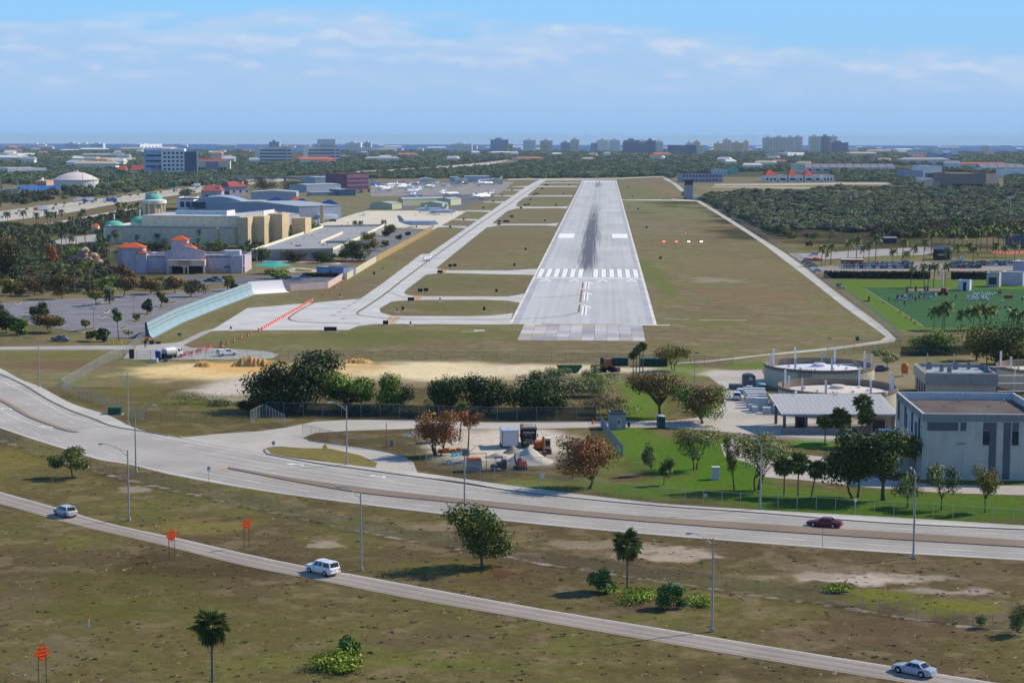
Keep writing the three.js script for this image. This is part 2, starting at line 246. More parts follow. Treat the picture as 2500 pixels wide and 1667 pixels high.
// ---------------------------------------------------------------- pavements
const W2 = (l,y = 0) => l.map(([x,yy]) => P(x,yy,y));
function smooth(pts,n) { return new THREE.CatmullRomCurve3(pts,false, 'centripetal').getSpacedPoints(n); }
function strip(a,b,y,n = 70) { const A = smooth(W2(a),n),Q = smooth(W2(b),n),g = new B(); for (let i = 0; i < n; i++) { const s = (p) => V(p.x,y,p.z); g.quad(s(Q[i]),s(Q[i + 1]),s(A[i + 1]),s(A[i])); } return g.geo(); } // a above b in the picture
const sheet = (l,y) => new B().prism(W2(l),y,y,true,false).geo();
function ribbon(b,pts,w,y) { for (let i = 0; i + 1 < pts.length; i++) { const p = pts[i],q = pts[i + 1],d = V(q.x - p.x,0,q.z - p.z).normalize().multiplyScalar(w / 2),n = V(d.z,0,-d.x),s = (o,k) => V(o.x + n.x * k,y,o.z + n.z * k); b.quad(s(p,-1),s(q,-1),s(q,1),s(p,1)); } return b; }
const lineOn = (l,w,y,n = 0) => ribbon(new B(),n ? smooth(W2(l),n) : W2(l),w,y).geo();
function dashes(l,w,y,on,off,start = 0) { const pts = smooth(W2(l),400),b = new B(); let s = start; for (let i = 0; i + 1 < pts.length; i++) { const d = pts[i].distanceTo(pts[i + 1]); if (((s % (on + off)) + on + off) % (on + off) < on) ribbon(b,[pts[i],pts[i + 1]],w,y); s += d; } return b.geo(); }
const mixL = (a,b,t) => { const n = 24,A = smooth(W2(a),n),Q = smooth(W2(b),n); return A.map((p,i) => p.clone().lerp(Q[i],t)); };
const lineW = (pts,w,y) => ribbon(new B(),pts,w,y).geo();
function dashW(pts,w,y,on,off,start = 0) { const p2 = new THREE.CatmullRomCurve3(pts).getSpacedPoints(500),b = new B(); let s = start; for (let i = 0; i < 500; i++) { if (s % (on + off) < on) ribbon(b,[p2[i],p2[i + 1]],w,y); s += p2[i].distanceTo(p2[i + 1]); } return b.geo(); }
const conc = (r,g,b) => M(...C(r,g,b),0.93, { map: T.slab }),PAVE = (r,g,b) => M(...C(r,g,b).map((x) => x / 0.72),0.93, { map: T.slab }),TAR = (r,g,b) => M(...C(r,g,b).map((x) => x / 0.68),0.95, { map: T.tar });
const paint = M(0.82,0.82,0.8,0.85),ypaint = M(...C(222,176,84),0.8, { map: T.fleck }),dpaint = M(...C(140,124,104),0.9);

// the divided arterial road
const walk = [[-40,888],[0,901],[55,930],[93,944],[181,989],[263,1015],[313,1040],[354,1054],[411,1063]];
const curbL = [[-40,900],[0,914],[55,939],[118,977],[175,1004],[225,1022],[274,1041],[337,1052],[411,1064]];
const curbR = [[650,1109],[763,1130],[871,1145],[1014,1164.5],[1138,1180],[1240,1198],[1406,1217],[1607,1236],[1860,1253.6],[2150,1277],[2540,1296]];
const walkR = [[646,1097],[674,1112],[848,1135.5],[1018,1155],[1240,1186],[1406,1207],[1607,1230],[1860,1247],[2150,1263],[2540,1287]];
const nearE = [[-40,1033],[0,1046],[82,1074],[164,1099],[247,1124],[310,1134],[426,1161],[640,1199],[871,1230],[1130,1261],[1414,1290],[1646,1310],[1860,1327],[2150,1348],[2540,1371]];
const farE = [[-40,900],[0,914],[55,939],[118,977],[175,1004],[225,1022],[274,1041],[337,1052],[411,1064],[520,1085],[650,1109],[763,1130],[871,1145],[1014,1164.5],[1240,1198],[1406,1217],[1607,1236],[1860,1253.6],[2150,1277],[2540,1296]];
struct('arterial_road', strip(farE,nearE,0.03,120),PAVE(172,168,162));
struct('sidewalk', strip(walk,curbL,0.14,40),PAVE(190,188,180)); struct('sidewalk', strip(walkR,curbR,0.14,60),PAVE(192,189,181));
const kerbM = M(0.2,0.19,0.18,0.9),dirt = M(...C(138,124,110).map((x) => x / 0.72),0.97, { map: T.slab });
function kerb(l,w,h,n = 60) { const p = smooth(W2(l),n),b = new B(); for (let i = 0; i < n; i++) { const d = p[i + 1].clone().sub(p[i]),L = d.length(); b.box((p[i].x + p[i + 1].x) / 2,0.005,(p[i].z + p[i + 1].z) / 2,L + 0.02,h,w,Math.atan2(-d.z,d.x)); } return b.geo(); }
struct('kerb', kerb(curbL,0.3,0.15),kerbM); struct('kerb', kerb(curbR,0.3,0.15),kerbM);
const medT = [[557,1142],[600,1149],[716,1169],[871,1190],[1026,1209],[1240,1230],[1491,1255.5],[1860,1281],[2208,1303],[2540,1324]],medB = [[557,1144.5],[600,1153],[755,1183],[890,1205],[1130,1230],[1240,1243],[1491,1267],[1860,1296],[2208,1319],[2540,1339]];
struct('median_strip', strip(medT,medB,0.15,80),dirt); struct('kerb', kerb(medB,0.25,0.16,80),kerbM); struct('kerb', kerb(medT,0.25,0.16,80),M(0.3,0.28,0.26,0.9));
struct('kerb', kerb([[-40,963],[0,978],[71,1018],[120,1037],[164,1052],[188,1056]],0.9,0.16,40),M(0.26,0.22,0.19,0.95));
const Y = 0.045;
const wear = M(0.1,0.095,0.09,0.95, { opacity: 0.12,transparent: true });
for (const f of [0.2,0.38,0.62,0.8]) { struct('tyre_wear', lineW(mixL(farE.slice(8),medT,f),0.8,0.038),wear); struct('tyre_wear', lineW(mixL(medB,nearE.slice(6),f),0.8,0.038),wear); }
struct('road_marking', lineW(mixL(farE.slice(8),medT,0.1),0.14,Y),paint);
struct('road_marking', dashW(mixL(farE.slice(10),medT,0.5),0.14,Y,3,9),paint);
struct('road_marking', dashW(mixL(medB,nearE.slice(6),0.5),0.14,Y,3,9),paint);
struct('road_marking', lineW(mixL(medB,nearE.slice(6),0.9),0.16,Y),paint); struct('road_marking', lineOn([[0,1043],[82,1071],[164,1096],[247,1121],[310,1131],[426,1158],[560,1182]],0.2,Y,40),paint);
struct('road_marking', lineW(mixL(medB,nearE.slice(6),0.06),0.16,Y),M(...C(214,170,112),0.8, { map: T.fleck }));
struct('road_marking', lineOn([[-30,955],[0,971],[71,1010],[120,1030],[164,1046],[200,1057]],0.22,Y,30),ypaint);
struct('road_marking', lineOn([[0,930],[55,955],[118,990],[175,1018],[225,1032],[255,1040]],0.16,Y,30),paint);
struct('road_marking', lineOn([[0,1000],[40,1022],[80,1036],[130,1052]],0.16,Y,20),paint);
struct('road_marking', dashes([[0,1026],[82,1058],[160,1082],[260,1107],[340,1128]],0.15,Y,3,7),paint); struct('road_marking', dashes([[60,985],[140,1018],[200,1040],[300,1058],[420,1080],[560,1107]],0.15,Y,3,7),paint);
struct('road_marking', lineOn([[437,1065],[540,1086],[642,1102]],0.18,Y),paint); struct('road_marking', lineOn([[376,1062],[480,1085],[665,1118],[860,1153],[965,1175]],0.18,Y,30),paint);
{ // turn arrows and yellow bars on the road
const arrow = (px,py,L,a) => { const c = P(px,py),b = new B(),s = (u,v) => V(c.x + (u * Math.cos(a) + v * Math.sin(a)) * L,Y,c.z + (-u * Math.sin(a) + v * Math.cos(a)) * L); b.quad(s(-0.5,0.06),s(0.2,0.06),s(0.2,-0.06),s(-0.5,-0.06)); b.tri(s(0.15,0.25),s(0.55,0),s(0.15,-0.25)); b.quad(s(-0.5,0.06),s(-0.38,0.06),s(-0.38,-0.4),s(-0.5,-0.4)); return b.geo(); };
for (const [x,y] of [[722,1134],[920,1162],[14,998],[112,1042]]) struct('turn_arrow_marking', arrow(x,y,3.4,Math.PI * 0.93),paint);
for (const [x,y] of [[598,1159],[655,1167],[714,1178],[775,1187],[836,1196]]) { const c = P(x,y); struct('road_marking', new B().prism([V(c.x - 0.5,0,c.z + 0.5),V(c.x + 0.1,0,c.z + 0.5),V(c.x + 0.5,0,c.z - 0.5),V(c.x - 0.1,0,c.z - 0.5)],Y,Y,true,false).geo(),ypaint); }
struct('road_marking', lineOn([[532,1150],[556,1142]],0.5,Y),ypaint);
for (let i = 0; i < 4; i++) struct('road_marking', lineOn([[0 + i * 9,924 + i * 8],[30 + i * 9,926 + i * 8]],0.35,Y),paint);
}
// entry road, islands, yard road and ramps
struct('entry_road', sheet([[430,1070],[520,1060],[640,1052],[696,1044],[770,1029],[847,1025],[1011,1025],[1184,1030],[1453,1028],[1640,1027],[1700,1020],[1770,985],[1765,945],[1725,915],[1740,905],[1860,903],[1870,930],[1850,960],[1920,1010],[2060,1040],[2070,1075],[1840,1060],[1700,1048],[1600,1043],[1460,1044],[1240,1047],[1000,1047],[847,1052],[770,1057],[738,1069],[754,1076],[847,1088],[929,1100],[990,1116],[1010,1130],[1020,1157],[925,1146],[900,1128],[830,1100],[740,1094],[680,1090],[648,1097],[648,1110]],0.02),PAVE(182,177,168));
struct('grass_island', sheet([[647,1099],[660,1094],[682,1092],[732,1095],[805,1096],[880,1113],[921,1132],[915,1142],[848,1135],[760,1123],[674,1112]],0.12),M(...C(122,112,66).map((x) => x / 0.7),0.97, { map: T.fleck }));
struct('kerb', kerb([[674,1113],[650,1106],[646,1098],[660,1093.5],[690,1091.5]],0.25,0.15,20),kerbM); struct('kerb', kerb([[754,1076.5],[847,1088.5],[929,1100.5],[984,1114]],0.25,0.14,30),kerbM);
struct('frontage_drive', sheet([[1770,1115],[1830,1130],[1870,1165],[1960,1172],[2120,1190],[2300,1203],[2540,1210],[2540,1186],[2300,1184],[2170,1172],[2060,1150],[2010,1115],[1960,1110],[1900,1120],[1840,1105],[1790,1070],[1760,1085]],0.02),PAVE(178,170,162));
const rampT = [[-40,1190],[0,1201],[132,1238],[271,1279],[434,1314],[600,1352],[739,1381],[871,1404],[1240,1472],[1452,1508],[1626,1536],[1860,1575],[2170,1625],[2470,1673]],rampB = [[-40,1222],[0,1231],[194,1284],[387,1329],[600,1382],[794,1420],[987,1459],[1240,1503],[1491,1547],[1860,1610],[2092,1648],[2300,1680]];
struct('ramp_road', strip(rampT,rampB,0.03,90),PAVE(160,152,144));
struct('road_marking', lineW(mixL(rampT,rampB,0.07),0.13,Y),paint); struct('road_marking', lineW(mixL(rampT,rampB,0.9),0.12,Y),M(...C(176,138,104),0.9, { map: T.fleck }));
for (const f of [0.3,0.66]) struct('tyre_wear', lineW(mixL(rampT,rampB,f),0.7,0.038),wear);
// airport service roads and apron
struct('access_road', sheet([[-40,847],[247,844],[329,843],[411,838],[439,834],[466,822],[494,809],[516,803],[532,803],[513,810],[447,842.6],[466,849],[548,851],[640,856],[680,864.5],[668,874],[639,877],[329,878],[299,877],[310,862],[330,854],[280,853.5],[-40,854]],0.02),PAVE(172,170,166));
const TAXI = [[513,808],[603,752],[753,740],[880,729],[929,695],[1028,620.6],[1046,620],[1135,559],[1162,540],[1195,518],[1227,495],[1250,480],[1269,466],[1284.5,456],[1300,447],[1318,438.5],[1336,438.5],[1318,452],[1300,466.5],[1288,476],[1263,495],[1260,503],[1249,510.6],[1235,517.6],[1201,545],[1191,553],[1107,620],[1063,656],[1039,671],[987,711],[989,722],[1000,730],[980,733],[954,737],[926,753.5],[929,763],[956,771],[1000,776],[998,790.5],[915,791],[874,796],[849.5,805.6],[600,806]];
struct('taxiway', sheet(TAXI,0.03),PAVE(196,197,194));
for (const l of [[[950,771],[1148,772],[1203,770],[1240,766],[1252,764],[1245,792],[990,791]],[[980,715],[1000,721],[1028,723.5],[1240,724],[1260,721],[1280,716],[1270,739],[1240,734],[1176,731.5],[1028,732],[975,734]],[[1055,652],[1070,657],[1096,660],[1240,660],[1315,656],[1305,671],[1240,670],[1080,666],[1030,672]],[[1195,543],[1207,545.5],[1220,546.6],[1340,546.4],[1365,544],[1358,551.5],[1330,550],[1220,549.8],[1190,555]],[[1255,502],[1266,504.6],[1370,504.6],[1388,503],[1383,509],[1366,508],[1262,508.6],[1245,513]],[[1283,476],[1292,477.5],[1400,476.7],[1398,479.5],[1290,479.6],[1280,483]],[[1308,454],[1410,453.8],[1409,456],[1306,456.4]],[[1316,445.6],[1418,445],[1417,446.6],[1315,447.2]],[[1318,439],[1425,438.6],[1424,440.4],[1318,441]],[[1070,550],[1100,551.5],[1140,552],[1138,557],[1100,554],[1068,555]],[[1100,534],[1165,535],[1166,539],[1108,536.5]],[[1138,513.4],[1198,513.6],[1196,517.5],[1138,515.6]],[[1180,492],[1230,491.8],[1228,495],[1182,493.6]],[[1205,477.5],[1256,476.5],[1253,479.6],[1207,478.8]],[[1232,463.6],[1274,462.6],[1272,465.4],[1233,464.8]],[[1250,455],[1288,453.8],[1286,456.6],[1250,455.9]]]) struct('taxiway_connector', sheet(l,0.02),PAVE(194,194,190));
for (const [l,w] of [[[[1330,442],[1288,467],[1240,500],[1180,540],[1110,590],[1028,650],[980,686],[930,725],[873,762]],0.9],[[[873,762],[872,766],[880,770],[910,774],[960,778],[1100,780],[1250,779],[1330,776],[1380,771],[1412,763]],0.5],[[[767,739],[735,755],[712,770],[705,776],[708,781],[730,786],[790,788],[880,790]],0.7],[[[940,714],[960,718],[1000,727],[1100,728],[1260,727],[1380,724],[1420,719]],0.4]]) struct('taxiway_centreline', lineOn(l,w,0.09,60),dpaint);
for (const [x,y] of [[813,770],[829,762],[841,753.5],[852,746],[865,739],[873,732],[837,778]]) struct('taxiway_marking', lineOn([[x - 4,y + 1],[x + 4,y - 1]],1.1,0.05),dpaint);
for (const [x,y,k] of [[1017,726.8,1.15],[958,781,1.5],[1083,662,0.8]]) for (let i = 0; i < 4; i++) struct('hold_line', lineOn([[x - 13 * k + i * 5 * k,y + 5.6 * k],[x - 2 * k + i * 5 * k,y - 5 * k]],0.55,0.055 + 0.004 * (i % 2)),i % 2 ? ypaint : M(...C(196,130,62),0.9));
struct('apron', sheet([[895,514.4],[1041,513.8],[1140,515],[1106,535],[1071,554],[1052,563],[1045,559],[969,557],[933,548],[786,553],[780,546],[809,540],[846,528],[870,520]],0.015),PAVE(212,204,186));
struct('parking_apron', sheet([[905,452],[1000,448],[1100,446],[1256,443],[1233,463],[1220,472],[1000,478],[905,479]],0.015),TAR(150,147,144));
struct('parking_apron', sheet([[1000,478.2],[1220,472.2],[1207,478],[1182,492.6],[1115,491.5],[1060,489],[1005,489],[960,484]],0.015),TAR(112,114,122));
struct('hangar_lane', sheet([[1130,494],[1155,494],[1120,514],[1080,514]],0.015),TAR(112,116,122)); struct('hangar_lane', sheet([[1008,492],[1038,492],[995,513.5],[960,513.5]],0.015),TAR(112,116,122));
const svc = [[1615,430],[1622,434],[1646,448],[1668,468]],svcR = [[1697,490],[1720,503],[1860,593],[1905,627],[1950,661],[2000,700],[2066,752],[2120,790],[2160,818],[2170,826]],svcR2 = [[1709,490],[1732,503],[1865,585],[1921,620],[1967,653],[2018,694],[2090,748],[2145,788],[2182,820],[2190,829]];
struct('service_road', strip(svcR2,svcR,0.02,50),PAVE(188,187,180)); struct('service_road', strip([[1625,433],[1652,448],[1674,467]],[[1618,435],[1644,450],[1664,468]],0.02,10),PAVE(186,186,180));
struct('service_road', sheet([[2164,822],[2190,828],[2186,834],[2160,838],[2033,854],[1860,869],[1730,884],[1640,889],[1640,887],[1730,880],[1860,866],[2033,848],[2150,832]],0.025),PAVE(186,182,170));
struct('service_road', sheet([[1518,487.5],[1640,486],[1640,484.6],[1700,489],[1710,491.5],[1660,490.5],[1640,489.6],[1518,489]],0.015),PAVE(196,192,178));
struct('perimeter_road', sheet([[1240,436.6],[1500,435],[1622,430],[1622,431.4],[1500,436.6],[1240,438.6]],0.015),PAVE(206,202,192));

// ---------------------------------------------------------------- the runway
const R0 = V(22.2,0,-572),R1 = V(120.1,0,-2545),RD = R1.clone().sub(R0).normalize(),RN = V(-RD.z,0,RD.x),RL = R0.distanceTo(R1),RY = 0.05;
const rw = (l,s,y = RY) => V(R0.x + RN.x * l + RD.x * s,y,R0.z + RN.z * l + RD.z * s),rq = (b,l0,l1,s0,s1,y) => b.quad(rw(l0,s0,y),rw(l1,s0,y),rw(l1,s1,y),rw(l0,s1,y));
{
const g = rq(new B(),-20,20,0,RL,RY).geo(),uv = g.attributes.uv; [[0,0],[1,0],[1,1],[0,0],[1,1],[0,1]].forEach(([a,b],i) => uv.setXY(i,a,b));
const t = tex(1024,2048,(u,v) => {
const l = (u - 0.5) * 40,s = v * RL,a = fbm(l * 0.06 + 3,s * 0.02,4),st = fbm(l * 0.9,s * 0.006 + 7,4),k = 0.5 + (a - 0.5) * 0.16 + (st - 0.5) * 0.12 + 0.04 * (vn(l * 4,s * 0.4) - 0.5);
let c = C(198,201,202).map((x) => x * 2 * k);
const e = Math.exp(-Math.pow((l + 1.3) / 4.6,2)),ld = sst(190,290,s) * sst(1150,520,s) + 0.55 * sst(1500,1700,s) * sst(1930,1800,s) + 0.12 * sst(160,300,s),r = cl(e * 1.5 * ld - 0.62 * (fbm(l * 2.2,s * 0.016,3) - 0.35) * ld * 2 - 0.25 * vn(l * 6,s * 0.05) * ld);
return mixc(c,C(104,106,118),cl(r * 0.95));
}, 1);
t.repeat.set(1,1); t.wrapS = t.wrapT = THREE.ClampToEdgeWrapping;
struct('runway', g,new THREE.MeshPhysicalMaterial({ map: t,roughness: 0.9,specularIntensity: 0.1 }));
struct('runway_shoulder', rq(rq(new B(),-22.2,-20,0,RL,0.045),20,22,0,RL,0.045).geo(),PAVE(176,177,182));
struct('runway_edge_stripe', rq(rq(new B(),-23.1,-22.2,0,RL,0.047),22,23,0,RL,0.047).geo(),PAVE(216,216,210));
const pt = (b) => struct('runway_marking', b.geo(),M(0.84,0.85,0.85,0.85));
for (const q of [[-1.62,1],[1.95,1]]) for (let i = 0; i < 6; i++) { const l = q[0] < 0 ? -4.6 - i * 3.42 : 1.9 + i * 3.42,m = M(0.82,0.83,0.83,0.85); struct('threshold_bar', rq(new B(),l,l + 2.1,196,243,0.06).geo(),m); struct('threshold_bar_border', rq(rq(new B(),l - 0.25,l,195.5,243.5,0.057),l + 2.1,l + 2.35,195.5,243.5,0.057).geo(),dpaint); }
pt(rq(new B(),-22.2,22.2,188,191,0.06)); pt(rq(new B(),-20.4,-11.2,497,546,0.06)); pt(rq(new B(),11.2,20.4,497,546,0.06));
for (let i = 0; i < 10; i++) if (i !== 4.5) pt(rq(new B(),-19.5 + i * 4.1,-17.6 + i * 4.1,RL - 150,RL - 108,0.06));
const chev = (l,s,w,dl) => { const b = new B(); for (const k of [-1,1]) b.quad(...(k < 0 ? [rw(l - w,s - dl,0.06),rw(l - w,s - dl - 4,0.06),rw(l,s - 4,0.06),rw(l,s,0.06)] : [rw(l,s,0.06),rw(l,s - 4,0.06),rw(l + w,s - dl - 4,0.06),rw(l + w,s - dl,0.06)])); return b; };
for (const l of [-17.3,-5.6,6,17.6]) pt(chev(l,184,2.1,9));
for (const s of [172,121,67]) { pt(chev(-0.2,s,2.3,9)); for (const l of [-0.9,0.1]) pt(rq(new B(),l,l + 0.6,s - 38,s - 8,0.061)); struct('runway_marking_border', rq(new B(),-0.3,0.1,s - 38,s - 8,0.059).geo(),dpaint); }
for (const s of [40,78,105,140]) struct('lead_on_line', rq(new B(),-2.3,-1.6,s,s + 28,0.06).geo(),M(...C(150,116,92),0.9));
for (let i = 14; i < 24; i++) pt(rq(new B(),-0.2,0.2,260 + i * 61,297 + i * 61,0.06));
// the paved slabs before the runway's end
const pad = thing('blast_pad', 'square of weathered concrete slabs before the near end of the runway', 'paved area', rw(0,-24,0)); pad.userData = { kind: 'structure' };
const r = rng(9),tones = [PAVE(172,172,176),PAVE(184,183,184),PAVE(160,160,166),PAVE(192,191,190),PAVE(176,168,162)];
for (let i = 0; i < 10; i++) for (let j = 0; j < 5; j++) { const b = new B(),l0 = -18.4 + i * 3.68,s0 = -46 + j * 9.2,c = rw(0,-24,0),q = (l,s) => rw(l,s,0).sub(c); b.prism([q(l0 + 0.04,s0 + 0.05),q(l0 + 3.64,s0 + 0.05),q(l0 + 3.64,s0 + 9.12),q(l0 + 0.04,s0 + 9.12)],0,0.04 + 0.006 * r()); put(pad, 'slab', b.geo(),tones[Math.floor(r() * 5)]); }
struct('runway_end_strip', rq(rq(new B(),-25,-13,-0.6,1.2,0.065),13,27,-1.8,0,0.065).geo(),PAVE(222,214,192)); struct('runway_end_strip', rq(new B(),-12.9,12.9,-0.4,0.6,0.066).geo(),ypaint);
struct('drain_slab', rq(rq(new B(),26,34,18,19,0.03),37,52,16,17.2,0.03).geo(),PAVE(190,180,166));
}

// ================================================================ PLANTS
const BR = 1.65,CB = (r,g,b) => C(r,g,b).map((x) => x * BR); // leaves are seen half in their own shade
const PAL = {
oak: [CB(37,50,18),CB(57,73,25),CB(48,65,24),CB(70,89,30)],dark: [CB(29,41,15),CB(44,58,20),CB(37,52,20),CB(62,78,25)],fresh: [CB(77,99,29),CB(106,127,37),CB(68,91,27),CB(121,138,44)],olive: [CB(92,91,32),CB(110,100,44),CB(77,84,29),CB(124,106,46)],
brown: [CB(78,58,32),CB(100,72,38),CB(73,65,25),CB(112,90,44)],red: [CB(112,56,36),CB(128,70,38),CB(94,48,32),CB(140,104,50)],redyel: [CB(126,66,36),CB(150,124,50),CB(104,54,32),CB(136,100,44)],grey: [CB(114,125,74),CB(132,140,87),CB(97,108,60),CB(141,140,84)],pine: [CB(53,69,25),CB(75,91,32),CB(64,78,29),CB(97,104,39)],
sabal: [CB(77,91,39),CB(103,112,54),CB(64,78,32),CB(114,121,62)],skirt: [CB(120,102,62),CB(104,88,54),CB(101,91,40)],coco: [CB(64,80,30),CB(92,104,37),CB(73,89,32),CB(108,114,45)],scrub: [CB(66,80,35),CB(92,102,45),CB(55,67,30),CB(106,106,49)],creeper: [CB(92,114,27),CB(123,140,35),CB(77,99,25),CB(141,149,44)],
};
class Leaves { // many small leaf clumps with their own colour
constructor() { this.p = []; this.c = []; this.n = []; }
quad(c,nrm,size,col,asp = 1) {
const a = Math.abs(nrm.y) > 0.9 ? V(1,0,0) : V(0,1,0),e = a.cross(nrm).normalize().multiplyScalar(size * 0.5),f = nrm.clone().cross(e).normalize().multiplyScalar(size * 0.5 * asp);
const q = [[1,0.2],[0.1,1],[-1,0.1],[-0.1,-1]].map(([i,j]) => [c.x + e.x * i + f.x * j,c.y + e.y * i + f.y * j,c.z + e.z * i + f.z * j]);
for (const i of [0,1,2,0,2,3]) { this.p.push(...q[i]); this.c.push(...col); this.n.push(nrm.x,nrm.y,nrm.z); }
}
tri(a,b,c,col) { const n = b.clone().sub(a).cross(c.clone().sub(a)).normalize(); for (const q of [a,b,c]) { this.p.push(q.x,q.y,q.z); this.c.push(...col); this.n.push(n.x,n.y,n.z); } }
geo() { const g = new THREE.BufferGeometry(); g.setAttribute('position', new THREE.Float32BufferAttribute(this.p,3)); g.setAttribute('normal', new THREE.Float32BufferAttribute(this.n,3)); g.setAttribute('color', new THREE.Float32BufferAttribute(this.c,3)); g.setAttribute('uv', new THREE.Float32BufferAttribute(new Float32Array(this.p.length / 3 * 2),2)); return g; }
}
const dirOf = (r) => { const z = r() * 2 - 1,a = r() * 6.2832,s = Math.sqrt(1 - z * z); return V(s * Math.cos(a),z,s * Math.sin(a)); };
function lobe(L,r,c,rad,n,size,pal,opt = {}) { // leaves through one rounded mass of a crown
const tone = 0.75 + 0.5 * r();
for (let i = 0; i < n; i++) {
const d = dirOf(r); if (opt.flat && d.y < -0.25) d.y *= -0.5; const k = Math.pow(r(),opt.hollow ?? 0.38),bump = 0.82 + 0.36 * vn(d.x * 2.5 + c.x * 3 + 20,d.z * 2.5 + d.y * 2 + c.z * 3 + 20),q = V(c.x + d.x * rad.x * k * bump,c.y + d.y * rad.y * k * bump,c.z + d.z * rad.z * k * bump);
const nrm = dirOf(r).multiplyScalar(0.85).add(d).add(V(0,0.35,0)).normalize(),b = pal[Math.floor(r() * pal.length)],f = tone * (0.7 + 0.6 * r());
L.quad(q,nrm,size * (0.6 + 0.8 * r()),[b[0] * f,b[1] * f,b[2] * f],opt.asp ?? 1);
}
}
function crownGeo(seed,w,h,d,o) { // centred on (0, 0, 0); o: lobes, leaf, n, pal, pal2
const L = new Leaves(),r = rng(seed),lobes = [];
for (let i = 0; i < (o.lobes ?? 9); i++) { const a = r() * 6.283,k = Math.sqrt(r()) * 0.66,y = (r() * 2 - 1) * 0.62,s = 0.34 + 0.2 * r(),fl = o.dome ? Math.max(0.2,1 - k) : 1; lobes.push([V(Math.cos(a) * k * w / 2,y * h / 2 * fl,Math.sin(a) * k * d / 2),V(s * w / 2,s * h / 2 * (o.flatL ?? 1.05),s * d / 2)]); }
if (!o.sparse) lobes.push([V(0,-h * 0.04,0),V(w * 0.3,h * 0.34,d * 0.3)]);
w *= 1.1; h *= 1.08; d *= 1.1; lobes.forEach(([c,q]) => { c.multiplyScalar(1.08); q.multiplyScalar(1.1); }); const n = Math.round((o.n ?? 2200) * 1.7 / lobes.length);
lobes.forEach(([c,rad],i) => lobe(L,r,c,rad,n,(o.leaf ?? 0.5) * 0.78,o.pal2 && r() < (o.mix ?? 0.4) ? o.pal2 : o.pal,o));
return { geo: L.geo(),lobes };
}
function trunkGeo(seed,H,R,tops,o = {}) { // tapered trunk and limbs up to the given places, foot at the origin
const b = new B(),r = rng(seed),lean = o.lean ?? V(0,0,0),fork = o.fork ?? 0.4;
const stems = o.stems ?? 1;
for (let s = 0; s < stems; s++) {
const off = stems > 1 ? V((r() - 0.5) * R * 5,0,(r() - 0.5) * R * 5) : V(0,0,0),rr = stems > 1 ? R * 0.6 : R,f = V(lean.x * fork + off.x * 1.8,H * fork,lean.z * fork + off.z * 1.8);
b.tube([off.clone().add(V(0,-0.15,0)),off.clone().add(V(0,H * 0.04,0)),off.clone().lerp(f,0.55).add(V((r() - 0.5) * R,0,(r() - 0.5) * R)),f],[rr * 1.5,rr * 1.1,rr * 0.85,rr * 0.7],7);
tops.forEach((t,i) => { if (i % stems !== s) return; const m = f.clone().lerp(t,0.5).add(V((r() - 0.5) * H * 0.08,-H * 0.03 * r(),(r() - 0.5) * H * 0.08)); b.tube([f,m,t],[rr * 0.55,rr * 0.3,rr * 0.1],5,false);
for (let k = 0; k < (o.twigs ?? 2); k++) { const e = t.clone().add(V((r() - 0.5) * H * 0.24,(r() - 0.3) * H * 0.14,(r() - 0.5) * H * 0.24)); b.tube([m.clone().lerp(t,0.4 * r()),e],[rr * 0.18,rr * 0.05],4,false); } });
}
return b.geo();
}
// a tree placed by the pixels of its foot and of its crown's box
function tree(name,label,foot,bx,o,group) {
const b = P(...foot),cx = (bx[0] + bx[2]) / 2,k = ppm(b),w = (bx[2] - bx[0]) / k,top = hAt(b,cx,bx[1]),lo = Math.max(0.1,hAt(b,cx,bx[3]) + (o.drop ?? 0)),h = (top - lo),xo = (cx - foot[0]) / k,d = w * (o.deep ?? 0.85);
const t = thing(name,label,o.cat ?? 'tree', b,0,group),seed = Math.round(foot[0] * 7 + foot[1]),c = crownGeo(seed,w,h,d,o),m = put(t,o.bush ? 'foliage' : 'crown', c.geo,MAT.leaf,xo,lo + h / 2,0);
if (!o.notrunk) put(t, 'trunk', trunkGeo(seed + 1,lo + h / 2,o.R ?? 0.03 * (top) + 0.05,c.lobes.map(([q]) => V(q.x + xo,q.y + lo + h / 2,q.z)), { fork: o.fork ?? cl(lo / (lo + h / 2),0.25,0.9),stems: o.stems,lean: V(xo,0,0),twigs: o.twigs }),o.bark ?? MAT.bark);
return t;
}
// ---- palms: unit crowns at the origin, trunks of their own length
function fanFrond(L,r,yaw,pitch,len,pal,n = 11) {
const m = new THREE.Matrix4().makeRotationY(yaw).multiply(new THREE.Matrix4().makeRotationZ(pitch)),b = pal[Math.floor(r() * pal.length)],pet = len * 0.5,o = V(pet,0,0);
const T2 = (x,y,z) => V(x,y,z).applyMatrix4(m); L.tri(T2(0,0.02,0.03),T2(0,0.02,-0.03),T2(pet,0,0),[b[0],b[1],b[2]]);
for (let i = 0; i < n; i++) { const a = ((i + 0.5) / n - 0.5) * 4.0,f = 0.65 + 0.7 * r(),l = len * (0.55 + 0.1 * r()) * (1 - 0.1 * Math.abs(a)),w = 0.2,dr = -0.22 * len * (0.6 + 0.6 * r()),A = T2(o.x + Math.cos(a - w) * l * 0.6,0,Math.sin(a - w) * l * 0.6),D = T2(o.x + Math.cos(a + w) * l * 0.6,0,Math.sin(a + w) * l * 0.6),E = T2(o.x + Math.cos(a) * l * 1.05,dr,Math.sin(a) * l * 1.05),O = T2(o.x,0,0),col = [b[0] * f,b[1] * f,b[2] * f]; L.tri(O,A,E,col); L.tri(O,E,D,col); }
}
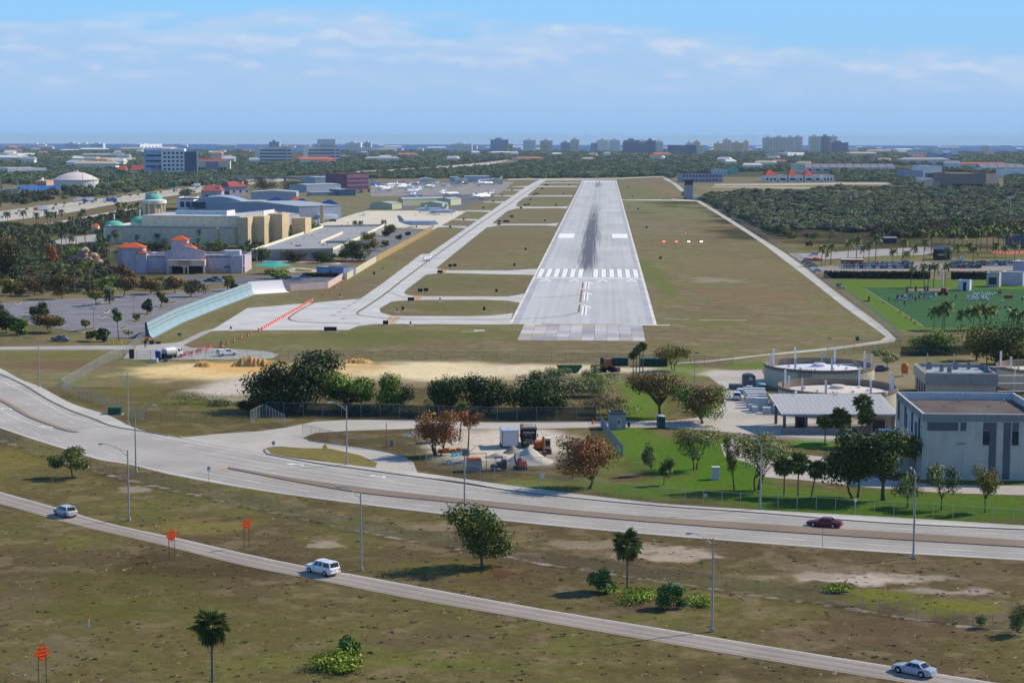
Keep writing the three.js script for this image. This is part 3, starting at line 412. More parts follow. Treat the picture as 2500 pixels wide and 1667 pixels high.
function featherFrond(L,r,yaw,up,len,pal,droop = 1,n = 15) {
const b = pal[Math.floor(r() * pal.length)],cy = Math.cos(yaw),sy = Math.sin(yaw),pt = (t) => { const x = len * (t - 0.18 * droop * t * t),y = len * (Math.sin(up) * t * 1.05 - droop * (0.42 + 0.3 * (1 - Math.sin(up))) * t * t); return V(x * cy * Math.cos(up * 0.6),y,x * sy * Math.cos(up * 0.6)); };
const side = V(-sy,0,cy);
for (let i = 0; i < n; i++) { const t = 0.1 + 0.9 * i / n,q = pt(t),q2 = pt(Math.min(1.02,t + 0.11)),w = len * 0.26 * Math.pow(Math.sin(Math.PI * cl(t * 0.88 + 0.1)),0.6) * (0.8 + 0.4 * r());
for (const s of [-1,1]) { const f = 0.65 + 0.7 * r(),e = q2.clone().addScaledVector(side,s * w).add(V(0,-w * (0.35 + 0.5 * r()),0)); L.tri(q,q2,e,[b[0] * f,b[1] * f,b[2] * f]); } }
}
function sabalCrown(seed,R,skirt = 0.5,pal = PAL.sabal) {
const L = new Leaves(),r = rng(seed),n = 44; for (let i = 0; i < n; i++) { const t = i / n,pitch = 1.35 - t * 2.5 + (r() - 0.5) * 0.3; fanFrond(L,r,i * 2.4 + r(),pitch,R * (0.85 + 0.25 * r()),t > 1 - skirt * 0.5 && r() < 0.55 ? PAL.skirt : pal); } return L.geo();
}
function cocoCrown(seed,R,droop = 1,pal = PAL.coco,n = 18) { const L = new Leaves(),r = rng(seed); for (let i = 0; i < n; i++) { const t = i / n; featherFrond(L,r,i * 2.4 + r() * 0.5,1.25 - t * 1.5 + (r() - 0.5) * 0.25,R * (0.9 + 0.25 * r()),pal,droop); } return L.geo(); }
const palmTrunk = (H,R,bend = 0,swell = 0) => new B().tube([0,0.06,0.3,0.65,1].map((t) => V(bend * t * t,H * t - (t ? 0 : 0.1),0)),[R * 1.45,R * 1.1,R * (1 + swell),R * 0.95,R * 0.8],7).geo();
const sabalV = [0,1,2].map((i) => sabalCrown(100 + i,1,0.5)),cocoV = [0,1,2,3].map((i) => cocoCrown(200 + i,1,0.85 + 0.12 * i)),royalV = [0,1,2].map((i) => cocoCrown(230 + i,1,1.15,[CB(48,64,42),CB(66,80,52),CB(56,70,44)],16)),palmT = [palmTrunk(1,0.03,0),palmTrunk(1,0.028,0.09),palmTrunk(1,0.03,0,0.25)],royalT = M(...C(150,142,130),0.9);
// foot pixel, crown-middle pixel, crown radius in pixels
let palmN = 0;
function palm(name,label,foot,mid_,rad,kind,group,y0 = 0) {
const b = P(foot[0],foot[1],y0),k = ppm(b),H = Math.max(0.6,hAt(b,mid_[0],mid_[1]) - y0),t = thing(name,label, 'palm', b,0,group),i = palmN++, R = rad / k,lean = (mid_[0] - foot[0]) / k;
const tr = put(t, 'trunk', palmT[kind === 'coco' ? 1 : kind === 'royal' ? 2 : 0],kind === 'royal' ? royalT : MAT.palmbark),c = put(t, 'crown', kind === 'sabal' ? sabalV[i % 3] : kind === 'coco' ? cocoV[i % 4] : royalV[i % 3],MAT.leaf,lean,H,0,i * 1.9);
const th = Math.max(0.75,Math.min(1.5,H / 8)) * (0.17 / 0.03); tr.scale.set(kind === 'coco' ? th : th,H,th); if (Math.abs(lean) > 0.3) { tr.rotation.z = -Math.atan2(lean - (kind === 'coco' ? 0.09 * th : 0),H); } else if (kind === 'coco') { c.position.x = 0.09 * th; }
c.scale.set(R,R * 0.95,R); return t;
}

// ---------------------------------------------------------------- trees one can point to, near and middle distance
tree('pine_tree', 'small leaning pine with two clumps of needles beside the ramp road', [176,1166],[116,1093,218,1146], { pal: PAL.pine,lobes: 7,leaf: 0.34,n: 2000,sparse: 1,R: 0.14,fork: 0.55,flatL: 1.1 });
tree('pine_tree', 'bushy round-topped pine standing alone between the ramp road and the arterial road', [1177,1386],[1090,1236,1250,1362], { pal: PAL.pine,lobes: 15,leaf: 0.36,n: 4200,sparse: 1,R: 0.2,fork: 0.35,twigs: 3,flatL: 0.9 });
tree('banyan_tree', 'huge dark spreading tree at the edge of the sand lot', [729,1001],[600,860,840,990], { pal: PAL.dark,lobes: 17,leaf: 0.62,n: 6200,R: 0.9,flatL: 0.95,stems: 3,drop: -1 });
tree('leafy_tree', 'lighter green rounded tree just beside the huge dark tree', [850,1002],[772,908,916,992], { pal: PAL.oak,pal2: PAL.fresh,lobes: 11,leaf: 0.5,n: 4000,R: 0.35 });
tree('leafy_tree', 'pale green tree in front of the sand with gaps showing at its foot', [968,1004],[922,914,1010,998], { pal: PAL.fresh,pal2: PAL.oak,lobes: 10,leaf: 0.46,n: 2600,R: 0.25 });
const hedgeG = 'dense trees along the screened fence';
tree('leafy_tree', 'dense dark green tree behind the screened fence above the red-leaved tree', [1098,1008],[1030,922,1170,1004], { pal: PAL.oak,lobes: 12,leaf: 0.5,n: 3800,R: 0.3 }, hedgeG);
tree('leafy_tree', 'dense green tree behind the screened fence, second in its row', [1195,1008],[1130,918,1265,1004], { pal: PAL.dark,lobes: 12,leaf: 0.5,n: 3800,R: 0.3 }, hedgeG);
tree('leafy_tree', 'broad bright-topped dense tree filling the right end of the screened fence', [1310,1010],[1225,916,1420,1006], { pal: PAL.dark,pal2: PAL.oak,lobes: 16,leaf: 0.52,n: 5200,R: 0.3 }, hedgeG);
tree('shrub', 'dark shrubs at the foot of the screened fence below the pale green tree', [900,1014],[790,980,1010,1012], { pal: PAL.oak,lobes: 10,leaf: 0.42,n: 2400,notrunk: 1,bush: 1,cat: 'shrub', deep: 0.2,drop: -1 });
tree('shrub', 'dark undergrowth at the foot of the huge dark tree', [640,1008],[578,955,720,1006], { pal: PAL.dark,lobes: 10,leaf: 0.5,n: 2600,notrunk: 1,bush: 1,cat: 'shrub', deep: 0.3,drop: -1 });
for (const [l,f,b] of [['silvery grey-green shrub behind the bright-topped dense tree', [1345,955],[1290,896,1400,955]],['tall silvery shrub beside the green dumpster', [1452,945],[1420,888,1478,945]],['wide silvery shrub sprawling left of the brown-green tree', [1440,968],[1370,908,1512,968]]]) tree('shrub', l,f,b, { pal: PAL.grey,lobes: 11,leaf: 0.36,n: 2200,notrunk: 1,bush: 1,cat: 'shrub', drop: -1,deep: 0.5 }, 'silvery shrubs by the sand road');
tree('shrub', 'dry brown brush between the fence and the lawn', [1480,1010],[1405,965,1560,1012], { pal: [CB(122,100,74),CB(104,90,62),CB(92,92,56)],lobes: 9,leaf: 0.34,n: 1500,notrunk: 1,bush: 1,cat: 'shrub', drop: -1,deep: 0.6 });
tree('shade_tree', 'flat-topped olive tree beside the row of green dumpsters', [1645,905],[1588,838,1700,884], { pal: PAL.olive,lobes: 14,leaf: 0.36,n: 2000,R: 0.2,fork: 0.3,stems: 2,dome: 1,twigs: 3,sparse: 1 });
tree('shade_tree', 'wide brown-green shade tree with bare forked limbs on the lawn by the portable toilet', [1611,1020],[1526,901,1690,976], { pal: PAL.brown,pal2: PAL.olive,lobes: 17,leaf: 0.42,n: 4000,R: 0.36,fork: 0.35,dome: 1,twigs: 3 });
tree('shade_tree', 'low tree with green top and russet lower half beside the plant road', [1715,1034],[1626,944,1773,1028], { pal: PAL.brown,pal2: PAL.fresh,mix: 0.42,lobes: 14,leaf: 0.45,n: 4200,R: 0.28 });
tree('red_tree', 'bushy red and yellow leaved tree with many stems in the gravel yard', [1068,1112],[1008,996,1132,1088], { pal: PAL.red,pal2: PAL.redyel,mix: 0.5,lobes: 13,leaf: 0.36,n: 3400,R: 0.3,stems: 4,fork: 0.3,twigs: 3 });
tree('red_tree', 'thin rust-leaved tree with a single tall bare trunk in the gravel yard', [1142,1106],[1112,1004,1180,1042], { pal: PAL.red,lobes: 7,leaf: 0.36,n: 800,R: 0.16,sparse: 1,fork: 0.7 });
tree('red_tree', 'spreading dark red leaved tree on the lawn beside the yard fence', [1436,1192],[1352,1058,1532,1156], { pal: PAL.red,pal2: PAL.brown,mix: 0.5,lobes: 16,leaf: 0.36,n: 4000,R: 0.28,stems: 2,fork: 0.25,twigs: 3,sparse: 1 });
tree('shade_tree', 'open grey-green tree on the bright lawn', [1697,1146],[1628,1036,1766,1112], { pal: PAL.olive,pal2: PAL.grey,lobes: 14,leaf: 0.3,n: 2500,R: 0.24,stems: 2,fork: 0.3,twigs: 4,sparse: 1 });
tree('young_tree', 'slim young tree on the lawn, taller of the two side by side', [1592,1160],[1566,1078,1610,1146], { pal: PAL.grey,pal2: PAL.oak,lobes: 8,leaf: 0.28,n: 1100,R: 0.07 });
tree('young_tree', 'small rounded young tree on the lawn, shorter of the two side by side', [1621,1184],[1599,1111,1646,1166], { pal: PAL.oak,pal2: PAL.grey,lobes: 8,leaf: 0.28,n: 1300,R: 0.08 });
tree('shade_tree', 'gnarled multi-stemmed tree by the bend of the frontage drive', [1848,1197],[1768,1050,1940,1140], { pal: PAL.olive,pal2: PAL.grey,lobes: 17,leaf: 0.32,n: 3600,R: 0.26,stems: 3,fork: 0.3,twigs: 4,sparse: 1 });
tree('shade_tree', 'thin leaning tree left of the gnarled multi-stemmed tree', [1793,1196],[1764,1060,1806,1150], { pal: PAL.olive,lobes: 8,leaf: 0.3,n: 900,R: 0.13,sparse: 1 });
tree('shade_tree', 'very large dark tree before the sheltered loading bay, left of the pair', [2088,1216],[1998,1036,2150,1170], { pal: PAL.dark,pal2: PAL.oak,lobes: 18,leaf: 0.42,n: 6500,R: 0.34,stems: 2,fork: 0.3 });
tree('shade_tree', 'very large olive-green tree before the blue-grey building, right of the pair', [2157,1221],[2090,1050,2224,1165], { pal: PAL.oak,pal2: PAL.olive,mix: 0.5,lobes: 16,leaf: 0.42,n: 5200,R: 0.36,fork: 0.35 });
for (const [l,f,b] of [['small street tree on the lawn beside the light pole, first of three', [2216,1239],[2182,1154,2254,1216]],['small dense street tree on the lawn, middle of three', [2299,1245],[2256,1138,2344,1214]],['small yellowish street tree on the lawn, last of three', [2406,1251],[2364,1136,2444,1212]]]) tree('street_tree', l,f,b, { pal: l.includes('yellowish') ? PAL.olive : PAL.oak,pal2: PAL.grey,mix: 0.3,lobes: 10,leaf: 0.27,n: 1700,R: 0.1,fork: 0.4 }, 'three small trees on the front lawn');
tree('shrub', 'silvery small tree by the road beside the round tank', [2170,903],[2128,851,2196,886], { pal: PAL.grey,lobes: 9,leaf: 0.4,n: 1200,R: 0.1,sparse: 1,cat: 'tree' });
tree('shrub', 'round dark green thicket below the palms of the sports field', [2290,862],[2228,804,2352,862], { pal: PAL.oak,pal2: PAL.fresh,lobes: 12,leaf: 0.5,n: 3000,notrunk: 1,bush: 1,cat: 'shrub', drop: -1 });
tree('shade_tree', 'bulky brownish green tree mass behind the vented building', [2430,892],[2335,786,2550,900], { pal: PAL.oak,pal2: PAL.olive,lobes: 18,leaf: 0.55,n: 5200,R: 0.4,drop: -1 });
tree('shade_tree', 'dark bushy tree left of the brownish tree mass', [2385,880],[2352,806,2430,880], { pal: PAL.olive,pal2: PAL.oak,lobes: 10,leaf: 0.5,n: 2200,R: 0.3,drop: -1 });
// shrubs on the verge
tree('shrub', 'round green bush beside the lone fan palm', [1472,1448],[1436,1392,1506,1446], { pal: [CB(60,92,36),CB(84,112,48),CB(48,76,32)],lobes: 9,leaf: 0.3,n: 1600,notrunk: 1,bush: 1,cat: 'shrub' });
tree('shrub', 'darker round bush to the right of the lone fan palm', [1634,1486],[1590,1424,1678,1484], { pal: [CB(52,84,34),CB(76,104,44),CB(44,70,30)],lobes: 9,leaf: 0.3,n: 1700,notrunk: 1,bush: 1,cat: 'shrub' });
tree('shrub', 'bright green shrub with glossy leaves in the verge near the bottom', [835,1630],[758,1592,906,1634], { pal: PAL.creeper,lobes: 12,leaf: 0.26,n: 2200,notrunk: 1,bush: 1,cat: 'shrub', deep: 1 });
tree('shrub', 'dark upright shoots rising from the bright green shrub', [852,1606],[818,1556,882,1606], { pal: [CB(46,76,28),CB(70,104,36)],lobes: 8,leaf: 0.26,n: 1100,notrunk: 1,bush: 1,cat: 'shrub', deep: 1,asp: 2 });
tree('ground_creeper', 'yellow-green creeper spreading around the foot of the lone fan palm', [1560,1462],[1470,1436,1612,1464], { pal: PAL.creeper,lobes: 14,leaf: 0.24,n: 1600,notrunk: 1,bush: 1,cat: 'creeper', deep: 1.2,drop: -0.2,flatL: 0.7 });
tree('ground_creeper', 'yellow-green creeper trailing right of the darker round bush', [1700,1478],[1648,1458,1740,1480], { pal: PAL.creeper,lobes: 9,leaf: 0.22,n: 800,notrunk: 1,bush: 1,cat: 'creeper', deep: 1.2,drop: -0.2,flatL: 0.7 });
{ // low rough growth
const spots = [['weedy green patch at the head of the drainage strip', [2040,1445],[2006,1426,2086,1446],PAL.creeper],['tall weeds at the near edge of the sand lot', [480,985],[415,958,560,986],[CB(94,100,56),CB(120,116,70),CB(80,92,48)]],['scrubby weeds beside the huge dark tree at the sand', [540,990],[500,974,585,992],[CB(100,104,60),CB(84,94,50)]]];
for (const [l,f,b,pal] of spots) tree('weeds', l,f,b, { pal,lobes: 10,leaf: 0.24,n: 900,notrunk: 1,bush: 1,cat: 'weeds', deep: 0.6,drop: -0.2 });
}
// palms on the verge, with every frond of its own
function bigPalm(name,label,foot,mid_,rad,seed) {
const b = P(...foot),k = ppm(b),H = hAt(b,mid_[0],mid_[1]),R = rad / k,t = thing(name,label, 'palm', b),r = rng(seed);
put(t, 'trunk', new B().tube([V(0,-0.1,0),V(0,0.15,0),V(0,H * 0.5,0),V(0,H * 0.93,0),V(0,H,0)],[0.24,0.18,0.15,0.16,0.2],10).geo(),MAT.palmbark);
const crown = new THREE.Group(); crown.name = 'crown'; crown.position.set(0,H,0); t.add(crown);
for (let i = 0; i < 46; i++) { const L = new Leaves(),q = i / 46; fanFrond(L,r,i * 2.4 + r(),1.3 - q * 2.55 + (r() - 0.5) * 0.3,R * (0.82 + 0.25 * r()),q > 0.72 && r() < 0.7 ? PAL.skirt : PAL.sabal,13); put(crown, 'frond', L.geo(),MAT.leaf); }
return t;
}
bigPalm('fan_palm', 'lone fan palm with a slim trunk between two round bushes', [1532,1437],[1534,1330],40,31);
bigPalm('fan_palm', 'nearest fan palm with brown hanging skirt at the bottom edge', [519,1712],[517,1530],46,32);
tree('shrub', 'shaggy palmetto clump at the right edge beside the verge fence', [2478,1549],[2452,1466,2520,1545], { pal: PAL.sabal,lobes: 9,leaf: 0.4,n: 1000,notrunk: 1,bush: 1,cat: 'shrub', asp: 0.35 });
tree('shrub', 'small spiky palmetto at the foot of the verge fence', [2395,1533],[2376,1500,2416,1533], { pal: PAL.sabal,lobes: 6,leaf: 0.34,n: 420,notrunk: 1,bush: 1,cat: 'shrub', asp: 0.3 });
{ // palms of the middle distance: foot, crown, radius
const g1 = 'fan palms near the plant buildings';
for (const [l,f,c,r] of [['fan palm on the lawn beside the frontage drive, first of three together', [1915,1211],[1911,1140],26],['fan palm on the lawn beside the frontage drive, middle of three together', [1949,1212],[1949,1132],30],['fan palm on the lawn beside the frontage drive, last of three together', [1981,1214],[1993,1146],25],
['fan palm rising in front of the ribbed shed roof, taller of the pair', [2102,1085],[2106,986],25],['fan palm rising in front of the ribbed shed roof, lower of the pair', [2116,1090],[2114,1016],24],['wide fan palm before the middle of the sheltered loading bay', [2052,1080],[2050,1020],28],['small fan palm before the dark loading bay', [2015,1085],[2012,1030],19],['shaggy fan palm at the corner of the blue-grey building', [2222,1170],[2220,1090],32],['fan palm on a slim trunk before the blue-grey front', [2263,1150],[2267,1066],24],['fan palm of the crossed pair before the blue-grey front, left one', [2317,1160],[2314,1086],23],['fan palm of the crossed pair before the blue-grey front, right one', [2334,1168],[2342,1084],23],
['slender fan palm over the dumpsters, first of four', [1546,917],[1544,869],11],['slender fan palm over the dumpsters, second of four', [1554,916],[1553,858],12],['slender fan palm over the dumpsters, third of four', [1562,912],[1560,850],11],['slender fan palm over the dumpsters, tallest of four', [1570,910],[1569,846],12],['shaggy fan palm in the thicket behind the vented building', [2410,890],[2408,846],22],['fan palm half hidden above the red-leaved trees', [1122,1075],[1128,1000],18]]) palm('fan_palm', l,f,c,r, 'sabal', g1);
const g2 = 'coconut palms along the sports field';
[[2281,805,2280,758,24],[2301,806,2307,752,22],[2306,806,2311,744,24],[2347,806,2346,766,21],[2371,806,2374,756,20],[2376,806,2382,758,20],[2393,804,2396,748,22],[2405,804,2407,760,20],[2418,803,2420,754,22],[2470,800,2468,762,22],[2490,804,2494,766,20]].forEach(([a,b,c,d,r],i) => palm('coconut_palm', `coconut palm at the near edge of the sports field, ${ord(i)} from the left`, [a,b],[c,d],r, 'coco', g2));
[[2224,702,2229,655,15],[2258,702,2256,650,16],[2266,701,2272,652,15],[2280,702,2284,648,16],[2308,700,2309,650,15]].forEach(([a,b,c,d,r],i) => palm('coconut_palm', `coconut palm in front of the dark hedge by the boom lift, ${ord(i)} of five`, [a,b],[c,d],r, 'coco', g2));
const row = [[2006,650,2005,604],[2015,648,2014,612],[2029,647,2031,600],[2071,634,2071,592],[2091,640,2092,584],[2109,636,2108,605],[2122,640,2124,594],[2139,638,2141,580],[2180,646,2180,612],[2204,638,2203,590],[2212,642,2212,618],[2231,632,2231,604],[2256,640,2256,590],[2260,612,2262,568],[2275,616,2277,566],[2318,610,2318,562],[2330,606,2334,556],[2350,612,2352,574],[2365,622,2366,596],[2377,640,2378,606],[2395,612,2394,565],[2412,614,2410,560],[2430,640,2432,600],[2440,616,2438,564],[2455,640,2456,604],[2464,616,2462,566],[2478,644,2480,596],[2490,618,2490,560],[2300,606,2302,570],[2385,606,2384,562],[2425,606,2424,556],[2452,604,2450,556],[2475,602,2474,552],[2340,640,2338,604],[2315,640,2312,610]];
row.sort((a,b) => a[0] - b[0]).forEach(([a,b,c,d],i) => palm('coconut_palm', `palm among the car park and ball courts beyond the dark hedge, ${ord(i)} from the left`, [a,b],[c,d],15, 'coco', 'palms beyond the dark hedge'));
const left = [[205,556,203,514],[320,562,88,523].slice(0,0),[88,560,88,523],[115,563,115,520],[122,560,122,522],[132,558,132,521],[149,545,149,516],[56,556,56,517],[18,552,18,521],[171,560,171,532],[195,562,195,525],[15,580,15,552],[33,585,33,560],[84,586,84,556],[118,592,118,560],[285,534,285,497],[303,530,303,498],[318,540,318,505],[334,532,334,499],[247,548,247,527],[219,560,219,541],[185,598,185,556],[208,600,208,563],[240,606,240,577],[268,632,268,578],[270,600,278,566],[253,590,252,548],[150,640,150,572],[120,610,120,578],[60,610,60,580],[238,645,238,600],[67,640,67,590],[108,632,108,585],[143,668,143,642],[220,676,220,640],[259,664,259,640],[40,600,40,570],[5,600,6,565],[160,600,160,566],[100,600,98,562],[205,585,206,545],[175,625,175,580],[30,640,30,606],[130,625,128,590]].filter((q) => q.length);
left.sort((a,b) => a[0] - b[0]).forEach(([a,b,c,d],i) => palm('royal_palm', `tall palm in the grove between the highway and the theatre, ${ord(i)} from the left`, [a,b],[c,d],12,i % 4 === 3 ? 'coco' : 'royal', 'palms of the grove by the highway'));
const wl = [[283,598,282,575],[335,604,335,577],[350,590,350,570],[382,596,382,574],[415,594,417,568],[430,590,432,574],[449,590,450,564],[484,608,486,564],[482,610,482,586],[551,592,551,562],[574,580,574,548],[592,596,594,556],[600,590,600,560],[538,570,532,548],[645,586,645,552],[628,560,624,540],[656,570,650,532],[681,560,682,520],[700,560,700,540],[310,655,308,614],[555,662,555,636],[580,664,580,636],[470,620,470,597],[608,612,604,592],[592,640,592,604],[640,632,642,612],[660,640,656,618],[684,616,680,600],[708,616,708,598],[726,622,728,602],[790,620,790,602],[716,622,690,616].slice(0,0),[882,552,880,543],[866,552,866,543],[935,552,935,540],[690,636,690,618],[742,638,742,622],[776,640,776,624]].filter((q) => q.length);
wl.sort((a,b) => a[0] - b[0]).forEach(([a,b,c,d],i) => palm('royal_palm', `palm beside the theatre, store or car deck walls, ${ord(i)} from the left`, [a,b],[c,d],11,i % 3 ? 'royal' : 'coco', 'palms beside the theatre, store and car deck'));
}
// ---------------------------------------------------------------- trees and bushes of the left car parks: foot, box
{
const O = (p,p2,o) => ({ pal: p,pal2: p2,lobes: 10,leaf: 0.62,n: 1100,R: 0.2,...o });
for (const [l,f,b,o] of [
['wide russet-green tree at the corner of the left car park', [120,812],[71,760,159,802],O(PAL.brown,PAL.olive, { n: 2600,leaf: 0.5,dome: 1,stems: 2,fork: 0.3,lobes: 14 })],['round green tree behind the russet-green corner tree', [92,772],[71,740,115,770],O(PAL.oak,null, { n: 1500 })],['tall dark palmy thicket at the left edge of the car park', [15,812],[-30,738,42,808],O(PAL.dark,PAL.oak, { n: 2600,lobes: 12,drop: -1 })],['dark green bushes below the left edge thicket', [40,818],[20,776,66,816],O(PAL.dark,PAL.fresh, { n: 1600,drop: -1 })],
['slim tree on a tall trunk by the entry gate', [289,832],[271,752,300,788],O(PAL.grey,PAL.oak, { n: 700,R: 0.14,fork: 0.75 })],['small sparse tree on a car park island', [207,808],[196,778,220,800],O(PAL.olive,null, { n: 260,sparse: 1,R: 0.08 })],['round dark tree on a car park island', [358,766],[345,730,371,758],O(PAL.dark,PAL.oak, { n: 1200 })],['small bushy tree on an island below the round dark tree', [332,782],[324,766,341,780],O(PAL.olive,null, { n: 420,R: 0.08 })],['rounded tree on the farther car park island', [392,748],[383,713,411,740],O(PAL.oak,PAL.olive, { n: 1000 })],['leaning yellowish tree in the middle of the car park', [234,746],[211,705,252,732],O(PAL.olive,PAL.fresh, { n: 1300,dome: 1 })],['pale loose tree beside the leaning yellowish tree', [266,742],[250,698,282,735],O(PAL.grey,PAL.olive, { n: 700,sparse: 1 })],['bright feathery tree behind the leaning yellowish tree', [255,716],[228,674,284,706],O(PAL.fresh,null, { n: 1300 })],
['tall spreading bushes along the gate road', [250,834],[235,802,266,832],O(PAL.oak,PAL.grey, { n: 800,R: 0.1 })],['small umbrella-shaped tree by the gate', [312,824],[300,805,325,816],O(PAL.grey,null, { n: 360,dome: 1,R: 0.08 })],['olive tree left of the tall spreading bushes', [222,832],[208,806,238,826],O(PAL.olive,PAL.oak, { n: 520,R: 0.1 })],
['wide brown-green tree in the row before the pink store, first from the left', [24,722],[-12,672,54,712],O(PAL.brown,PAL.olive, { n: 1400,dome: 1 })],['wide brown-green tree in the row before the pink store, second from the left', [84,722],[54,668,112,712],O(PAL.brown,PAL.dark, { n: 1400,dome: 1 })],['wide brown-green tree in the row before the pink store, third from the left', [150,730],[112,662,184,716],O(PAL.brown,PAL.olive, { n: 2000,dome: 1 })],['wide brown-green tree in the row before the pink store, fourth from the left', [301,724],[276,668,336,712],O(PAL.brown,null, { n: 1700,dome: 1 })],['wide brown-green tree in the row before the pink store, fifth from the left', [368,718],[340,676,402,706],O(PAL.brown,PAL.olive, { n: 1500,dome: 1,stems: 2 })],['wide brown-green tree in the row before the pink store, sixth from the left', [426,716],[402,676,450,706],O(PAL.brown,null, { n: 1400,dome: 1 })],['loose olive tree in the row before the pink store, seventh from the left', [464,724],[445,680,506,716],O(PAL.olive,PAL.brown, { n: 1100 })],
['green tree on the island beside the white blast screen', [554,710],[540,666,574,700],O(PAL.fresh,PAL.olive, { n: 900 })],['dark low bush beside the green island tree', [570,712],[560,692,584,711],O(PAL.dark,null, { n: 420,notrunk: 1,bush: 1,cat: 'shrub', drop: -1 })],['reddish brown tree before the left corner of the pink store', [304,690],[280,645,332,686],O(PAL.brown,PAL.red, { n: 1300 })],['very large dark tree at the left edge behind the car park', [10,678],[-40,582,46,670],O(PAL.dark,PAL.brown, { n: 3000,leaf: 0.8,lobes: 14,drop: -1 })],['rust-brown tree in the thick grove at the left', [122,650],[100,596,146,645],O(PAL.red,PAL.brown, { n: 1100 })],['bushy green tree by the boulder waterfall', [172,640],[152,598,206,632],O(PAL.dark,PAL.fresh, { n: 1500,drop: -1 })],['dark leafy tree behind the boulder waterfall', [230,626],[206,590,262,620],O(PAL.dark,PAL.olive, { n: 1500,drop: -1 })],['bushes in front of the boulder waterfall', [195,660],[168,630,226,660],O(PAL.oak,PAL.olive, { n: 1200,drop: -1,notrunk: 1,bush: 1,cat: 'shrub' })],
['round bush at the foot of the long theatre wall', [345,606],[326,590,366,606],O(PAL.brown,PAL.olive, { n: 500,notrunk: 1,bush: 1,cat: 'shrub', drop: -1 })],['large dark round tree between the theatre and the store towers', [390,618],[362,578,412,616],O(PAL.dark,PAL.oak, { n: 1600,drop: -1 })],['yellow-green bushes at the foot of the theatre corner', [520,612],[496,582,548,612],O(PAL.fresh,PAL.olive, { n: 1000,notrunk: 1,bush: 1,cat: 'shrub', drop: -1 })],['dense green trees between the theatre and the car deck', [640,592],[612,552,676,592],O(PAL.dark,PAL.fresh, { n: 2200,drop: -1 })],['green shrubs beside the car deck ramp wall', [702,580],[672,556,726,580],O(PAL.fresh,PAL.oak, { n: 1100,notrunk: 1,bush: 1,cat: 'shrub', drop: -1 })],['green hedge mass near the blue-fronted hangar', [758,566],[732,540,782,566],O(PAL.oak,PAL.fresh, { n: 1100,notrunk: 1,bush: 1,cat: 'shrub', drop: -1 })],
['big dark tree at the near corner of the car deck', [860,636],[822,586,896,634],O(PAL.dark,PAL.oak, { n: 2600,leaf: 0.66,lobes: 13,drop: -1 })],['tree mass along the side of the car deck', [890,612],[868,564,926,606],O(PAL.olive,PAL.dark, { n: 2000,drop: -1 })],['rounded trees at the far corner of the car deck', [950,576],[928,543,972,574],O(PAL.dark,PAL.brown, { n: 1700,drop: -1 })],['small tree in the lot inside the yellow wall, first of three', [941,612],[926,586,954,604],O(PAL.oak,PAL.grey, { n: 520,R: 0.1 })],['small tree in the lot inside the yellow wall, second of three', [975,590],[964,572,984,584],O(PAL.oak,null, { n: 460,R: 0.1 })],['small tree in the lot inside the yellow wall, third of three', [996,578],[988,566,1004,574],O(PAL.dark,null, { n: 300,R: 0.1 })],['bare thin tree by the yellow wall', [901,628],[890,606,912,624],O(PAL.grey,null, { n: 140,sparse: 1,R: 0.08 })],
['bush in the corner beside the teal canopy', [680,680],[648,656,706,684],O(PAL.fresh,PAL.dark, { n: 1500,notrunk: 1,bush: 1,cat: 'shrub', drop: -1 })],['dark trees before the car deck front, left part', [640,636],[606,604,672,636],O(PAL.dark,PAL.oak, { n: 1500,drop: -1 })],['dark trees before the car deck front, middle part', [730,640],[696,612,752,638],O(PAL.dark,PAL.brown, { n: 1400,drop: -1 })],['dark trees before the car deck front, right part', [790,642],[752,612,824,638],O(PAL.dark,PAL.oak, { n: 1700,drop: -1 })],
['bare grey tree at the edge of the scrub', [2024,590],[2008,556,2048,580],O(PAL.grey,null, { n: 260,sparse: 1,R: 0.2,twigs: 5,leaf: 0.4 })],['round bush alone on the dry grass', [1977,602],[1966,586,1988,602],O(PAL.olive,PAL.dark, { n: 500,notrunk: 1,bush: 1,cat: 'shrub', drop: -1 })],['low round shrub at the front of the scrub', [1982,583],[1960,568,2004,583],O(PAL.scrub,PAL.oak, { n: 700,notrunk: 1,bush: 1,cat: 'shrub', drop: -1 })],['pair of bushes where the scrub meets the dry grass', [1930,582],[1886,558,1954,584],O(PAL.scrub,PAL.dark, { n: 1200,notrunk: 1,bush: 1,cat: 'shrub', drop: -1 })],['small palm-like tree beside the control tower', [1671,482],[1660,466,1680,479],O(PAL.dark,PAL.fresh, { n: 240,R: 0.2 })],
['bulky dark tree beside the highway bend', [600,462],[560,436,612,462],O(PAL.dark,PAL.oak, { n: 1500,leaf: 1,drop: -1 })],['largest dark tree behind the grey hangars', [650,463],[612,428,684,463],O(PAL.dark,PAL.oak, { n: 2000,leaf: 1,lobes: 13,drop: -1 })],['dark trees left of the ribbed hangar', [724,466],[684,436,752,468],O(PAL.dark,PAL.oak, { n: 1700,leaf: 1,drop: -1 })],
]) tree(o.cat === 'shrub' ? 'shrub' : 'parkland_tree', l,f,b,o, 'trees and bushes around the car parks');
}
